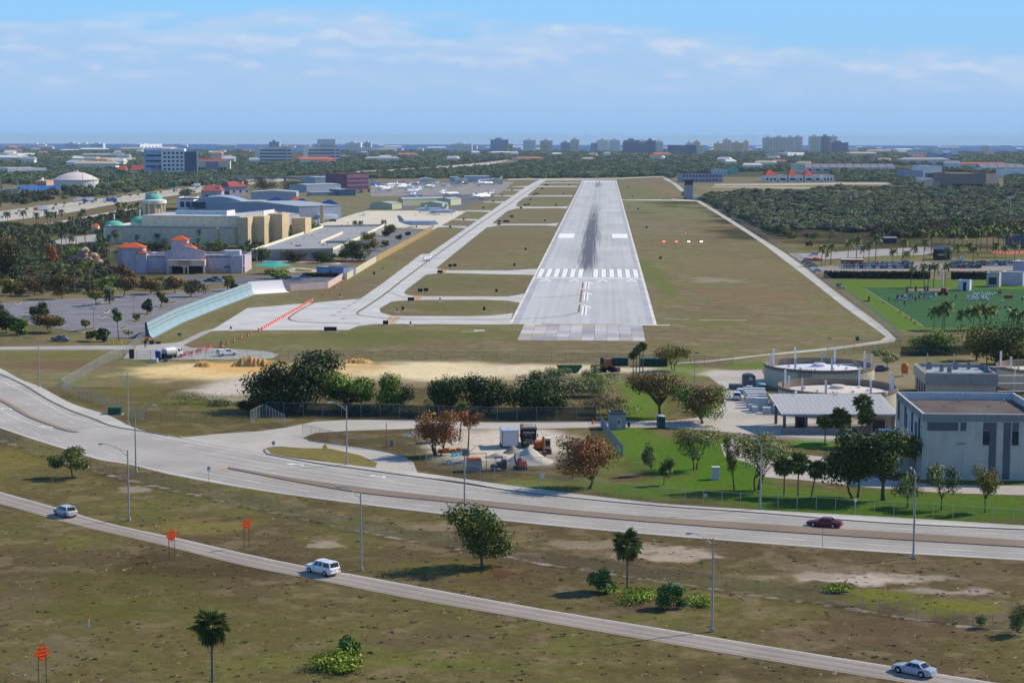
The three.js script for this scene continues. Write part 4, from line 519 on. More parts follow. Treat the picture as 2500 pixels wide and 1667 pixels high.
// ---------------------------------------------------------------- woodland that reads as one mass
const blobV = [0,1,2,3].map((i) => { const L = new Leaves(),r = rng(300 + i),pal = [[0.8,0.8,0.8],[1.1,1.1,1.05],[0.95,0.98,0.9],[1.2,1.2,1.1]]; for (let k = 0; k < 8; k++) { const a = r() * 6.28,d = 0.62 * Math.sqrt(r()); lobe(L,r,V(Math.cos(a) * d,0.5 + 0.42 * (r() - 0.4) * (1 - d),Math.sin(a) * d),V(0.42 + 0.16 * r(),0.3 + 0.14 * r(),0.42 + 0.16 * r()),70,0.17,pal, { hollow: 0.25 }); } return L.geo(); });
const inPoly = (p,x,y) => { let c = false; for (let i = 0,j = p.length - 1; i < p.length; j = i++) if ((p[i][1] > y) !== (p[j][1] > y) && x < ((p[j][0] - p[i][0]) * (y - p[i][1])) / (p[j][1] - p[i][1]) + p[i][0]) c = !c; return c; };
function woodland(name,label,pts,cols,seed) { // pts: [x, z, radius, height]
const r = rng(seed),groups = [[],[],[],[]],all = new THREE.Group(); all.name = name; tag(all,label, 'woodland', null, 'stuff'); scene.add(all); pts.forEach((p) => groups[Math.floor(r() * 4)].push(p));
groups.forEach((g,v) => {
const m = new THREE.InstancedMesh(blobV[v],MAT.leaf,g.length),o = new THREE.Object3D(),c = new THREE.Color(); m.name = 'crowns'; m.castShadow = m.receiveShadow = true;
g.forEach(([x,z,R,h],i) => { o.position.set(x,0,z); o.rotation.y = r() * 6.28; o.scale.set(R,h,R * (0.8 + 0.4 * r())); o.updateMatrix(); m.setMatrixAt(i,o.matrix); const k = cols[Math.floor(r() * cols.length)],f = 0.75 + 0.5 * r(); c.setRGB(k[0] * f,k[1] * f,k[2] * f); m.setColorAt(i,c); });
m.userData.kind = 'stuff'; all.add(m);
});
}
const GREENS = [CB(72,90,60),CB(84,102,64),CB(62,78,54),CB(96,110,72),CB(78,92,68),CB(104,110,78)];
const AIRPORT = [[520,520],[548,500],[690,468],[752,446],[900,437],[1060,440],[1240,437.5],[1300,436],[1500,434],[1625,428],[1712,484],[1900,600],[1950,700],[520,700]],ROAD = [[-20,519],[175,492],[356,470],[521,450.6],[640,435],[700,431],[880,417],[1060,408],[1180,396],[1240,389],[1285,401],[1180,410],[900,425],[700,442],[600,452],[480,472],[384,484],[263,503],[137,525],[-20,545]],FIELD = [[1640,428],[1700,425],[1860,425],[1960,443],[2180,444],[2180,462],[2060,464],[1980,468],[1900,465],[1800,468],[1740,474],[1715,484],[1660,455]];
const CLEAR = [[[340,378],[470,378],[560,412],[560,425],[330,420]],[[130,428],[232,428],[236,462],[130,462]],[[0,450],[150,452],[150,474],[0,478]],[[610,366],[840,366],[840,402],[610,402]],[[1740,420],[2030,418],[2040,446],[1750,440]],[[2210,416],[2460,424],[2460,456],[2240,452]],[[2000,402],[2300,404],[2300,418],[2000,416]],[[0,411],[115,411],[115,428],[0,428]]];
{
const r = rng(41),pts = []; let tries = 0;
while (pts.length < 25000 && tries++ < 90000) { const px = -60 + r() * 2620,t = r(),py = 354.5 + 100 * Math.pow(t,1.45) + (r() < 0.12 ? r() * 40 : 0); if (py > 436 && px > 560 && px < 1700) continue; if (py > 455 && px > 560) continue; if (inPoly(AIRPORT,px,py) || inPoly(ROAD,px,py) || inPoly(FIELD,px,py) || CLEAR.some((c) => inPoly(c,px,py))) continue; const p = P(px,py); if (p.z < -7350) { if (r() < 0.0) continue; if (p.z < -7400) continue; } if (fbm(p.x * 0.004,p.z * 0.002,3) < 0.33 && r() < 0.7) continue; const far_ = cl(-p.z / 3000,1,2.2); pts.push([p.x,p.z,(4 + 4.4 * r()) * far_,(4.2 + 5 * r() * r()) * Math.min(1.35,far_)]); }
woodland('far_woodland', 'hazy woodland and gardens stretching from the airport to the sea', pts,GREENS,42);
const poly = [[1712,488],[1750,474],[1800,469],[1980,466],[2080,456],[2300,458],[2500,458],[2560,458],[2560,556],[2400,552],[2300,548],[2230,566],[2120,566],[2060,568],[2000,560],[1950,562],[1900,572],[1868,562],[1820,540]],q = [];
while (q.length < 3600) { const px = 1700 + r() * 860,py = 456 + r() * 120; if (!inPoly(poly,px,py)) continue; const p = P(px,py); q.push([p.x,p.z,3 + 4 * r(),2.4 + 3.4 * r() * r() + 1.2 * (fbm(p.x * 0.02,p.z * 0.02,3) - 0.5) * 6]); }
woodland('scrub_woodland', 'dense coastal scrub between the sports ground and the far road', q,[CB(70,86,56),CB(88,102,60),CB(60,74,52),CB(100,106,68),CB(106,96,76),CB(56,68,54),CB(92,108,58),CB(66,78,64)],43);
const t = [],tp = [[-20,548],[110,552],[250,530],[290,520],[350,520],[350,545],[290,560],[262,575],[260,600],[240,640],[180,680],[-20,668]];
while (t.length < 900) { const px = -20 + r() * 370,py = 515 + r() * 170; if (!inPoly(tp,px,py) || (px > 110 && px < 240 && py > 572 && py < 604)) continue; const p = P(px,py); t.push([p.x,p.z,1.8 + 2.4 * r(),1.4 + 2.2 * r()]); }
for (let i = 0; i < 700; i++) { const px = -20 + r() * 560,py = 440 + r() * 75; if (inPoly(ROAD,px,py) || inPoly(ROAD,px,py - 5) || inPoly(ROAD,px,py + 8) || CLEAR.some((c) => inPoly(c,px,py)) || py > 515 - px * 0.12) continue; const p = P(px,py); t.push([p.x,p.z,2.5 + 3 * r(),3 + 5 * r()]); }
const fill = [[[280,612],[420,606],[570,606],[600,628],[600,652],[300,646]],[[0,668],[270,655],[300,684],[452,690],[470,706],[300,716],[0,726]],[[600,606],[660,604],[820,606],[880,600],[860,632],[640,636],[600,640]],[[590,560],[650,548],[780,552],[620,602],[590,604]]]; for (let n = 0; n < 520;) { const px = r() * 900,py = 545 + r() * 180,k = fill.findIndex((f) => inPoly(f,px,py)); if (k < 0 || (k === 1 && r() < 0.45)) continue; const p = P(px,py); t.push([p.x,p.z,1.2 + 1.9 * r(),1.2 + 2.2 * r()]); n++; }
for (let i = 0; i < 420; i++) { const px = 2130 + r() * 400,py = 552 + r() * 30; const p = P(px,py); t.push([p.x,p.z,1.8 + 2.2 * r(),2 + 4.4 * r()]); }
woodland('thicket', 'dark undergrowth and thickets around the palm groves', t,[CB(56,68,34),CB(74,86,40),CB(48,58,32),CB(86,86,46),CB(80,72,44)],44);
}
{ // rough grass tufts on the near verge
const L = new Leaves(),r = rng(51),mk = (s) => { const L = new Leaves(),r = rng(s); for (let i = 0; i < 9; i++) { const a = r() * 6.28,d = r() * 0.28,h = 0.04 + 0.07 * r(),q = V(Math.cos(a) * d,0,Math.sin(a) * d),f = 0.75 + 0.5 * r(),w = 0.12; L.tri(V(q.x - w,0,q.z),V(q.x + w,0,q.z + 0.02),V(q.x + (r() - 0.5) * 0.3,h,q.z + (r() - 0.5) * 0.3),[f,f,f]); } return L.geo(); };
const roads = [[...rampT,...[...rampB].reverse()],[...farE,...[...nearE].reverse()]],below = [...nearE.map(([x,y]) => [x,y + 3]),[2600,1700],[-60,1700]],N = 1600,per = [[],[]],cols = [CB(98,92,54),CB(92,80,56),CB(100,98,50),CB(112,100,74),CB(84,80,46)];
let n = 0; while (n < N) { const px = -40 + r() * 2580,py = 1060 + 620 * Math.pow(r(),1.1); if (!inPoly(below,px,py)) continue; if (inPoly(roads[0],px,py) || inPoly(roads[0],px,py - 3) || inPoly(roads[1],px,py) || inPoly(roads[1],px,py - 4)) continue; const p = P(px,py); if (fbm(p.x * 0.09,p.z * 0.09 + 9,3) < 0.36) { if (r() < 0.6) continue; } per[n++ % 2].push(p); }
const tufts = new THREE.Group(); tufts.name = 'rough_grass'; tag(tufts, 'rough dry grass tufts on the road verges', 'grass', null, 'stuff'); scene.add(tufts); per.forEach((l,v) => { const m = new THREE.InstancedMesh(mk(60 + v),MAT.leaf,l.length),o = new THREE.Object3D(),c = new THREE.Color(); m.name = 'tufts'; m.receiveShadow = true; l.forEach((p,i) => { o.position.copy(p); o.rotation.y = r() * 6.28; const s = 0.7 + 0.9 * r() * r(); o.scale.set(s * 1.3,s,s * 1.3); o.updateMatrix(); m.setMatrixAt(i,o.matrix); const t = fbm(p.x * 0.05 + 5,p.z * 0.05,3),k = cols[Math.floor(cl(t * 1.6 - 0.35 + (r() - 0.5) * 0.5,0,0.999) * 5)],f = 0.8 + 0.4 * r(); c.setRGB(k[0] * f,k[1] * f,k[2] * f); m.setColorAt(i,c); }); m.userData.kind = 'stuff'; tufts.add(m); });
}

// ================================================================ FENCES, WALLS, POLES AND SIGNS
const meshTex = (() => { const n = 64,d = new Uint8Array(n * n * 4); for (let j = 0; j < n; j++) for (let i = 0; i < n; i++) { const a = Math.abs(((i + j) % 32) - 16),b = Math.abs(((i - j + 64) % 32) - 16),k = Math.min(a,b) < 1.1 ? 255 : 0,o = (j * n + i) * 4; d[o] = d[o + 1] = d[o + 2] = k; d[o + 3] = 255; } const t = new THREE.DataTexture(d,n,n); t.wrapS = t.wrapT = THREE.RepeatWrapping; t.magFilter = THREE.LinearFilter; t.repeat.set(1 / 0.14,1 / 0.14); t.needsUpdate = true; return t; })();
const chain = (r,g,b) => M(r,g,b,0.6, { alphaMap: meshTex,transparent: true,side: THREE.DoubleSide,metalness: 0.1 });
const CHAIN = chain(0.42,0.44,0.46),DARKCHAIN = chain(0.03,0.05,0.045),SCREEN = M(0.022,0.04,0.038,0.9, { opacity: 0.78,transparent: true,side: THREE.DoubleSide });
const postG = new B().tube([V(0,-0.1,0),V(0,1,0)],0.04,6).geo();
function fence(label,pts,h,step,o = {}) { // posts, rails and mesh panels, each a part
const w = W2(pts),base = w[0],t = thing(o.name ?? 'chain_link_fence', label,o.cat ?? 'fence', base,0,o.group),pm = o.post ?? MAT.galv,mm = o.mesh ?? CHAIN,L = w.reduce((s,p,i) => s + (i ? p.distanceTo(w[i - 1]) : 0),0),n = Math.max(2,Math.round(L / step)),c = [];
let seg = 0,acc = 0; for (let i = 0; i <= n; i++) { const s = (L * i) / n; while (seg < w.length - 2 && acc + w[seg].distanceTo(w[seg + 1]) < s - 1e-6) { acc += w[seg].distanceTo(w[seg + 1]); seg++; } const d = w[seg].distanceTo(w[seg + 1]); c.push(w[seg].clone().lerp(w[seg + 1],cl((s - acc) / d)).sub(base)); }
c.forEach((p) => { const m = put(t, 'post', postG,pm,p.x,0,p.z); const k = (o.pr ?? 0.04) / 0.04; m.scale.set(k,h + 0.05,k); });
for (let i = 0; i < n; i++) { const a = c[i],b = c[i + 1],d = a.distanceTo(b),ry = Math.atan2(-(b.z - a.z),b.x - a.x); put(t, 'mesh_panel', new B().quad(V(0.03,0.05,0),V(d - 0.03,0.05,0),V(d - 0.03,h - 0.03,0),V(0.03,h - 0.03,0)).geo(),mm,a.x,0,a.z,ry); }
const rail = new B(); for (let i = 0; i < n; i++) rail.tube([c[i].clone().setY(h),c[i + 1].clone().setY(h)],o.rr ?? 0.028,5,false); put(t, 'top_rail', rail.geo(),pm);
return t;
}
fence('long chain-link fence running diagonally from the entry gate down to its corner', [[354,825],[313,864.5],[269,881],[149,951]],2.5,2.6, { pr: 0.05 });
fence('chain-link fence from the diagonal fence corner along the road to the green utility box', [[149.5,952],[192,970],[290,1001]],2.1,2.4, { pr: 0.05 });
fence('short chain-link gate fence beside the green utility box', [[316,1016],[336,1022],[354,1030]],2.2,2.4, { mesh: chain(0.3,0.36,0.4) });
fence('low chain-link fence across the dry grass beyond the road bend', [[354.5,1030.5],[398,1030.5],[500,1032],[610,1032]],2.2,3.2, { mesh: DARKCHAIN,post: M(0.12,0.15,0.15,0.6) });
fence('open double gate of chain-link at the start of the screened fence', [[611,1032],[640,1016],[652,1020],[694,1043]],2.5,2.2, { mesh: chain(0.3,0.36,0.4),pr: 0.05,name: 'chain_link_gate', cat: 'gate' });
fence('tall chain-link fence with dark green screening in front of the row of dense trees', [[648,1015],[684,1016.7],[900,1021],[1240,1029],[1456,1028]],2.95,4.0, { mesh: SCREEN,post: M(0.2,0.24,0.24,0.5),pr: 0.05,name: 'screened_fence' });
fence('thin airside fence along the far edge of the sand lot', [[299,877],[640,878],[860,879.5],[1220,881],[1458,884],[1640,890],[1790,893.5]],2.4,3.6, { mesh: DARKCHAIN,post: M(0.16,0.17,0.17,0.6) });
fence('airside fence behind the round tanks up to the road corner', [[2022,872],[2052,868],[2130,862],[2200,848]],2.6,3.6, { mesh: DARKCHAIN,post: M(0.2,0.21,0.21,0.6) });
fence('perimeter fence following the service road on the sports field side', [[1722,489],[1748,505],[1866,580],[1932,618],[1978,652],[2030,695],[2096,742],[2150,784],[2204,832]],2.5,4.2, { mesh: chain(0.34,0.35,0.37) });
fence('fence around the gravel yard with machines beyond the driveway loop', [[1041,1139],[1072,1147],[1166,1156],[1221,1154],[1298,1147],[1400,1143]],2.2,3.0, { mesh: CHAIN,post: MAT.galv });
fence('fence of the grass island by the driveway loop', [[738,1060],[840,1086],[930,1098],[985,1102],[1040,1132]],2.1,3.2, { mesh: DARKCHAIN,post: M(0.25,0.27,0.27,0.6) });
fence('long chain-link fence between the sidewalk and the green lawn', [[1103,1165],[1166,1173],[1240,1183],[1406,1204],[1607,1227],[1860,1244],[2150,1260],[2525,1285]],2.4,2.95, { mesh: DARKCHAIN,post: MAT.galv });
fence('thin right-of-way fence on the grass between the ramp and the arterial road', [[-20,1066],[0,1072],[116,1116],[283,1163],[426,1196],[640,1242],[805,1281],[1049,1327],[1240,1358],[1340,1377],[1522,1405],[1723,1432],[1860,1454],[2046,1478],[2150,1497],[2375,1530],[2520,1550]],1.75,2.35, { mesh: chain(0.2,0.2,0.19),post: M(0.3,0.3,0.28,0.7),rr: 0.008 });
fence('green fence behind the vented building', [[2200,870],[2330,868],[2370,866]],2.6,3.4, { mesh: SCREEN,post: M(0.06,0.12,0.1,0.6) });
{ // slatted grey screen by the hut
const w = W2([[1467,1040],[1486,1072],[1522,1118]]),t = thing('slatted_fence', 'opaque grey slatted fence beside the small equipment hut', 'fence', w[0]),sm = [M(0.3,0.32,0.34,0.7),M(0.26,0.28,0.3,0.7)],g = box(0.42,2.2,0.05),line = new THREE.CatmullRomCurve3(w).getSpacedPoints(46);
line.slice(0,-1).forEach((p,i) => { const q = line[i + 1]; put(t, 'slat', g,sm[i % 2],p.x - w[0].x,0.05,p.z - w[0].z,Math.atan2(-(q.z - p.z),q.x - p.x)); });
}
{ // clipped dark hedge beside the sports field
const L = new Leaves(),r = rng(70),a = P(2012,679),b = P(2425,682),len = a.distanceTo(b),gap = [0.66,0.72];
for (const [i,s0,s1,nm_] of [[0,0,0.63, 'long clipped dark hedge between the parked cars and the sports field'],[1,0.756,1.03, 'shorter end of the clipped dark hedge near the white sheds']]) {
const Lh = new Leaves(),l = len * (s1 - s0); for (let k = 0; k < l * 60; k++) { const y = r() * 3.1,f = 0.6 + 0.8 * r(),z = (r() - 0.5) * 2.2; Lh.quad(V(r() * l,y,z),dirOf(r).add(V(0,0.3,0.6)).normalize(),0.7,[0.03 * f,0.046 * f,0.022 * f]); }
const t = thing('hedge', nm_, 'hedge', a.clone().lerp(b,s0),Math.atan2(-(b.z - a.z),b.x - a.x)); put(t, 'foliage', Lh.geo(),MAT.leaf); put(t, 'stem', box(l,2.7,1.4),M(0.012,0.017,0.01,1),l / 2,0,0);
}
}
// ---------------------------------------------------------------- the curved blast screen and the walls beyond it
{
const pts = [[374,825],[445,788],[545,748],[624,718]],w = W2(pts),H = 4.5,lean = 1.9,t = thing('blast_screen', 'long curved pale blue blast screen of metal panels between the car park and the apron', 'blast screen', w[0]),prof = [0,0.12,0.28,0.46,0.64,0.82,1].map((k) => [lean * Math.pow(k,0.5) * 1.0 - 0.0,H * Math.pow(k,1.5)]);
const blue = [M(...C(150,178,190),0.55),M(...C(145,174,188),0.55)],dark = M(0.06,0.1,0.16,0.7),seam = M(0.16,0.2,0.24,0.8),line = []; w.forEach((p,i) => { if (i) { const n = Math.round(p.distanceTo(w[i - 1]) / 5.2); for (let k = 0; k < n; k++) line.push(w[i - 1].clone().lerp(p,k / n)); } }); line.push(w[w.length - 1]);
const back = (p,q) => { const d = q.clone().sub(p).normalize(); return V(d.z,0,-d.x).multiplyScalar(1); };
for (let i = 0; i + 1 < line.length; i++) { const p = line[i],q = line[i + 1],nb = back(line[Math.max(0,i - (i + 2 === line.length ? 1 : 0))],q),B0 = nb; const s = (o,k) => V(o.x - w[0].x + B0.x * prof[k][0],prof[k][1],o.z - w[0].z + B0.z * prof[k][0]); const g = new B(); for (let k = 0; k + 1 < prof.length; k++) g.quad(s(p,k),s(q,k),s(q,k + 1),s(p,k + 1)); put(t, 'panel', g.geo(),blue[i % 2]); }
for (const k of [4,5]) { const g = new B(); for (let i = 0; i + 1 < line.length; i++) { const p = line[i],q = line[i + 1],nb = back(p,q),s = (o) => V(o.x - w[0].x + nb.x * (prof[k][0] - 0.05),prof[k][1],o.z - w[0].z + nb.z * (prof[k][0] - 0.05)); g.tube([s(p),s(q)],0.1,4,false); } put(t, 'seam_rail', g.geo(),seam); }
const g = new B(),n0 = back(line[0],line[1]); for (let i = 0; i + 1 < prof.length; i++) { const s = (a,y) => V(n0.x * a,y,n0.z * a); g.quad(s(prof[i][0],prof[i][1]),s(lean + 0.6,prof[i][1]),s(lean + 0.6,prof[i + 1][1]),s(prof[i + 1][0],prof[i + 1][1])); } put(t, 'end_frame', g.geo(),dark);
const t2 = thing('blast_screen', 'bright white curved blast screen at the end of the pale blue one', 'blast screen', P(624,718)),a = P(624,718),b = P(708,713),nb = back(a,b),wm = M(0.88,0.86,0.88,0.45),n = 4;
for (let i = 0; i < n; i++) { const g = new B(),p = a.clone().lerp(b,i / n),q = a.clone().lerp(b,(i + 1) / n),s = (o,k) => V(o.x - a.x + nb.x * prof[k][0] * (0.9) - prof[k][0] * 1.1 * (i === 0 && o === p ? 1 : 1),prof[k][1],o.z - a.z + nb.z * prof[k][0]); for (let k = 0; k + 1 < prof.length; k++) g.quad(s(p,k),s(q,k),s(q,k + 1),s(p,k + 1)); put(t2, 'panel', g.geo(),wm); }
// plain pink wall, then the long wall of posts and panels
const plain = (label,l,h,m) => { const w = W2(l),t = thing('boundary_wall', label, 'wall', w[0]); for (let i = 0; i + 1 < w.length; i++) { const d = w[i].distanceTo(w[i + 1]),n = Math.max(1,Math.round(d / 6)),ry = Math.atan2(-(w[i + 1].z - w[i].z),w[i + 1].x - w[i].x); for (let k = 0; k < n; k++) { const p = w[i].clone().lerp(w[i + 1],(k + 0.5) / n).sub(w[0]); put(t, 'panel', box(d / n - 0.05,h,0.3),m,p.x,0,p.z,ry); } } return t; };
plain('plain pinkish boundary wall next to the white blast screen', [[707,710],[800,704],[836,682]],2.5,wall(...C(224,202,198)));
plain('cream stretch of boundary wall rising behind the pinkish wall', [[838,683],[846,683],[920,638]],2.7,wall(...C(222,214,186)));
{ const w = W2([[919,639],[1054,564]]),t = thing('boundary_wall', 'long pale yellow boundary wall of panels between posts beside the taxiway', 'wall', w[0]),d = w[0].distanceTo(w[1]),n = 52,ry = Math.atan2(-(w[1].z - w[0].z),w[1].x - w[0].x),pm = wall(...C(236,214,168)),qm = wall(...C(226,196,138)),pg = box(0.9,3.0,0.9),ng = box(d / n - 0.9,2.8,0.3); for (let i = 0; i <= n; i++) { const p = w[0].clone().lerp(w[1],i / n).sub(w[0]); put(t, 'post', pg,pm,p.x,0,p.z,ry); if (i < n) { const q = w[0].clone().lerp(w[1],(i + 0.5) / n).sub(w[0]); put(t, 'panel', ng,qm,q.x,0,q.z,ry); } } }
}
// ---------------------------------------------------------------- street lights
function lamp(label,foot,top,arm,o = {}) {
const b = P(...foot),H = hAt(b,...top),k = ppm(b),t = thing('street_light', label, 'street light', b,0, 'cobra-head street lights'),e = V((arm[0] - top[0]) / k * 1.0,hAt(b,...arm),o.z ?? 0),pm = o.m ?? M(0.36,0.37,0.38,0.5, { metalness: 0.3 });
put(t, 'pole', new B().tube([V(0,0.4,0),V(0,H * 0.5,0),V(0,H,0)],[0.15,0.125,0.09],10).geo(),pm); put(t, 'base', new B().box(0,-0.1,0,0.5,0.55,0.5,0,0.8).geo(),M(0.4,0.39,0.37,0.9));
const s = Math.sign(e.x) || 1; put(t, 'arm', new B().tube([V(0,H - 0.9,0),V(e.x * 0.35,H - 0.9 + (e.y - H + 0.9) * 0.6,e.z * 0.35),V(e.x * 0.75,e.y - 0.02,e.z * 0.75),V(e.x * 0.97,e.y,e.z * 0.97)],[0.06,0.055,0.05,0.045],6).tube([V(0,H - 0.15,0),V(e.x * 0.3,H - 0.9 + (e.y - H + 0.9) * 0.55 + 0.08,e.z * 0.3)],0.03,5).geo(),pm);
const hd = put(t, 'lamp_head', new B().tube([V(0,0,0),V(0.25 * s,0.03,0),V(0.55 * s,0.02,0),V(0.85 * s,-0.03,0)],[0.06,0.15,0.17,0.07],8).geo(),M(0.5,0.51,0.52,0.5),e.x - s * 0.25,e.y,e.z); if (o.z) hd.rotation.y = Math.PI / 2;
return t;
}
lamp('street light on the grass left of the long diagonal fence', [94.6,945.4],[96,836],[57,828]); lamp('street light on the sidewalk beside the green utility box', [312.6,1038.6],[313.4,911],[268,901]); lamp('dark-poled street light on the near side of the arterial road at the bend', [331,1153],[326,1011],[371,990]); lamp('street light between the ramp and the arterial with its arm reaching far left', [314,1271],[307,1099],[246,1084]);
lamp('street light on the grass island by the yellow sign', [846.6,1135.5],[846,990.6],[808,983]); lamp('street light standing behind the bushy pine', [1134,1261],[1136,1112],[1172,1088]); lamp('street light beside the ramp just past the white wagon', [881.5,1393],[875.6,1201],[826,1189]); lamp('street light on the verge right of the two round bushes', [1739,1542],[1736,1314],[1681,1302]);
lamp('street light on the sidewalk before the gnarled tree', [1857,1244],[1856,1083],[1840,1071]); lamp('street light on the near side of the arterial seen end-on', [2231,1362],[2238.6,1153],[2239,1150], { z: -1.6 });
const poleG = (H,R) => new B().tube([V(0,-0.1,0),V(0,H,0)],[R,R * 0.7],6).geo();
function mast(name,label,foot,top,R,m,extra,group,cat) { const b = P(...foot),H = hAt(b,...top),t = thing(name,label,cat ?? 'light pole', b,0,group); put(t, 'pole', poleG(H,R),m); if (extra) extra(t,H); return t; }
const shoebox = (t,H) => put(t, 'lamp_head', new B().box(0.45,0,0,0.8,0.2,0.4).geo(),MAT.black,0,H - 0.1,0),twin = (t,H) => { for (const s of [-1,1]) put(t, 'lamp_head', new B().box(0.6 * s,0,0,0.8,0.18,0.4).geo(),M(0.2,0.2,0.2,0.6),0,H - 0.1,0); };
[[42,722,42,688],[75,728,75,710],[121,760,121,732],[228,804,228,752],[326,768,326,724],[392,738,392,700],[270,748,270,690],[67,722,67,672],[104,720,104,664],[182,722,182,674],[219,716,219,658],[273,706,273,650],[463,726,463,700]].forEach(([a,b,c,d],i) => mast('car_park_light', `thin car park light pole, ${ord(i)} in the list from the near islands to the pink store`.replace('in the list ', 'going '),[a,b],[c,d],0.11,M(0.3,0.29,0.28,0.7),twin, 'car park light poles'));
[[720,604,720,587],[740,603,740,581],[760,595,760,574],[780,588,780,567],[798,580,798,560],[815,572,815,555],[832,566,832,549],[848,562,848,543],[863,556,863,538]].forEach(([a,b,c,d],i) => mast('deck_light', `dark light pole on the roof of the car deck, ${ord(i)} from the left`, [a,b],[c,d],0.12,MAT.black,shoebox, 'light poles on the car deck roof'));
mast('floodlight_mast', 'tall sports floodlight mast rising above the scrub', [2467,548],[2467,480],0.25,M(0.45,0.46,0.48,0.6),(t,H) => { for (const dy of [0,0.9]) put(t, 'lamp_bar', box(4.6,0.5,0.3),MAT.white,0,H - 0.4 - dy,0); }, null, 'floodlight mast');
mast('light_pole', 'slim light pole beside the plant road', [1696,943],[1696,861],0.1,M(0.3,0.33,0.33,0.6),shoebox); mast('light_pole', 'slim grey light pole behind the round tank', [2021,880],[2021,826],0.12,M(0.5,0.49,0.46,0.7),shoebox); mast('light_pole', 'thin pole standing inside the brown-green tree', [1585,1006],[1585,966],0.07,M(0.45,0.47,0.46,0.6)); mast('utility_pole', 'thin wooden utility pole by the fence of the grass island', [943,1092],[943,1032],0.09,MAT.palmbark,null,null, 'utility pole');
[[627,660,627,612],[778,620,778,606],[780,652,780,633],[677,680,677,650],[847,650,847,624]].forEach(([a,b,c,d],i) => mast('slim_pole', `slim pole around the go-kart track, ${ord(i)} from the canopy side`, [a,b],[c,d],0.12,M(0.5,0.45,0.4,0.7),null, 'slim poles around the go-kart track', 'pole'));
[[1,487,1,433],[77,480,77,421],[146,480,146,421],[201,476,201,417],[227,470,227,430],[264,466,264,414],[249,440,249,400],[326,455,326,412],[337,436,337,398],[383,455,383,396],[429,432,429,398],[481,430,481,400],[518,430,518,400],[551,430,551,400],[581,428,581,388],[609,425,609,390],[629,406,629,390],[651,406,651,388],[714,406,714,386],[737,408,737,384],[690,404,690,386],[748,424,748,402],[957,400,957,367],[1066,410,1066,366],[1262,392,1262,362],[1338,397,1338,362],[1447,383,1447,361]].forEach(([a,b,c,d],i) => mast('utility_pole', `tall pale utility pole along the highway corridor, ${ord(i)} from the left`, [a,b],[c,d],0.28,M(0.4,0.39,0.37,0.8),(t,H) => { if (i % 3 === 0) put(t, 'crossarm', box(3.2,0.2,0.2),M(0.35,0.33,0.3,0.8),0,H - 1.2,0); }, 'utility poles along the highway', 'utility pole'));
// ---------------------------------------------------------------- signs
function textMat(draw,w,h,bg) { const c = document.createElement('canvas'); c.width = w; c.height = h; const g = c.getContext('2d'); g.fillStyle = bg; g.fillRect(0,0,w,h); draw(g,w,h); const t = new THREE.CanvasTexture(c); t.colorSpace = THREE.SRGBColorSpace; return new THREE.MeshStandardMaterial({ map: t,roughness: 0.55 }); }
function face(w,h,rot = 0) { const b = new B(),k = rot ? Math.SQRT1_2 : 1,q = rot ? [[0,-h / 2],[w / 2,0],[0,h / 2],[-w / 2,0]] : [[-w / 2,-h / 2],[w / 2,-h / 2],[w / 2,h / 2],[-w / 2,h / 2]]; b.quad(...q.map(([x,y]) => V(x,y,0))); const g = b.geo(),uv = g.attributes.uv; q.length && [0,1,2,0,2,3].forEach((i,n) => uv.setXY(n,q[i][0] / w + 0.5,q[i][1] / h + 0.5)); return g; }
function diamond(label,foot,c,halfPx,lines,o = {}) {
const b = P(...foot),k = ppm(b),y = hAt(b,...c),s = (halfPx * 2) / k * (o.single ? 1 : 1.12),t = thing(o.name ?? 'work_sign', label, 'road sign', b,o.single ? 0.02 : 0.75,o.group),m = textMat((g,w) => { g.fillStyle = '#000'; g.strokeStyle = '#111'; g.lineWidth = 5; g.beginPath(); g.moveTo(w / 2,14); g.lineTo(w - 14,w / 2); g.lineTo(w / 2,w - 14); g.lineTo(14,w / 2); g.closePath(); g.stroke(); g.textAlign = 'center'; g.font = 'bold 46px sans-serif'; lines.forEach((l,i) => g.fillText(l,w / 2,w / 2 + 14 + (i - (lines.length - 1) / 2) * 50)); }, 256,256,o.bg ?? '#ff5a10');
const p = put(t, 'sign_plate', new B().add(new THREE.BoxGeometry(s * Math.SQRT1_2,s * Math.SQRT1_2,0.03),new THREE.Matrix4().makeRotationZ(Math.PI / 4)).geo(),o.back ?? MAT.orange,0,y,0); put(p, 'lettering', face(s * 0.985,s * 0.985,1),m,0,0,0.018);
const xs = o.single ? [0] : [-0.32,0.32]; for (const x of xs) put(t, 'leg', box(0.07,y - (o.single ? s * 0.2 : s * 0.1),0.06),o.legm ?? M(0.06,0.07,0.055,0.7),x * s * 0.72,0,-0.05);
return t;
}
diamond('orange diamond work sign beyond the ramp with two flags, nearest the white wagon', [602,1339],[602,1280],14,['ROAD', 'WORK', 'AHEAD'], {}); diamond('orange diamond work sign standing before the ramp in the middle of the verge', [419,1367],[421,1307],14.5,['ROAD', 'WORK', 'AHEAD']); diamond('nearest orange diamond work sign at the lower left corner', [104,1690],[104,1594],19,['ROAD', 'WORK', 'AHEAD']);
for (const [x,y,dx] of [[602,1339,0.62],[421,1367,0.6]]) { const b = P(x,y),t = thing('warning_flag', x === 602 ? 'small orange flags fixed on top of the far work sign' : 'small orange flag on the corner of the middle work sign', 'flag', V(b.x + dx,hAt(b,x,x === 602 ? 1268 : 1303),b.z + 0.06)); put(t, 'cloth', new B().tri(V(0,0,0),V(0.4,0.1,0.05),V(0.05,0.45,0.03)).tri(V(0.4,0.1,0.05),V(0,0,0),V(0.05,0.45,0.03)).geo(),M(0.9,0.13,0.06,0.7)); }
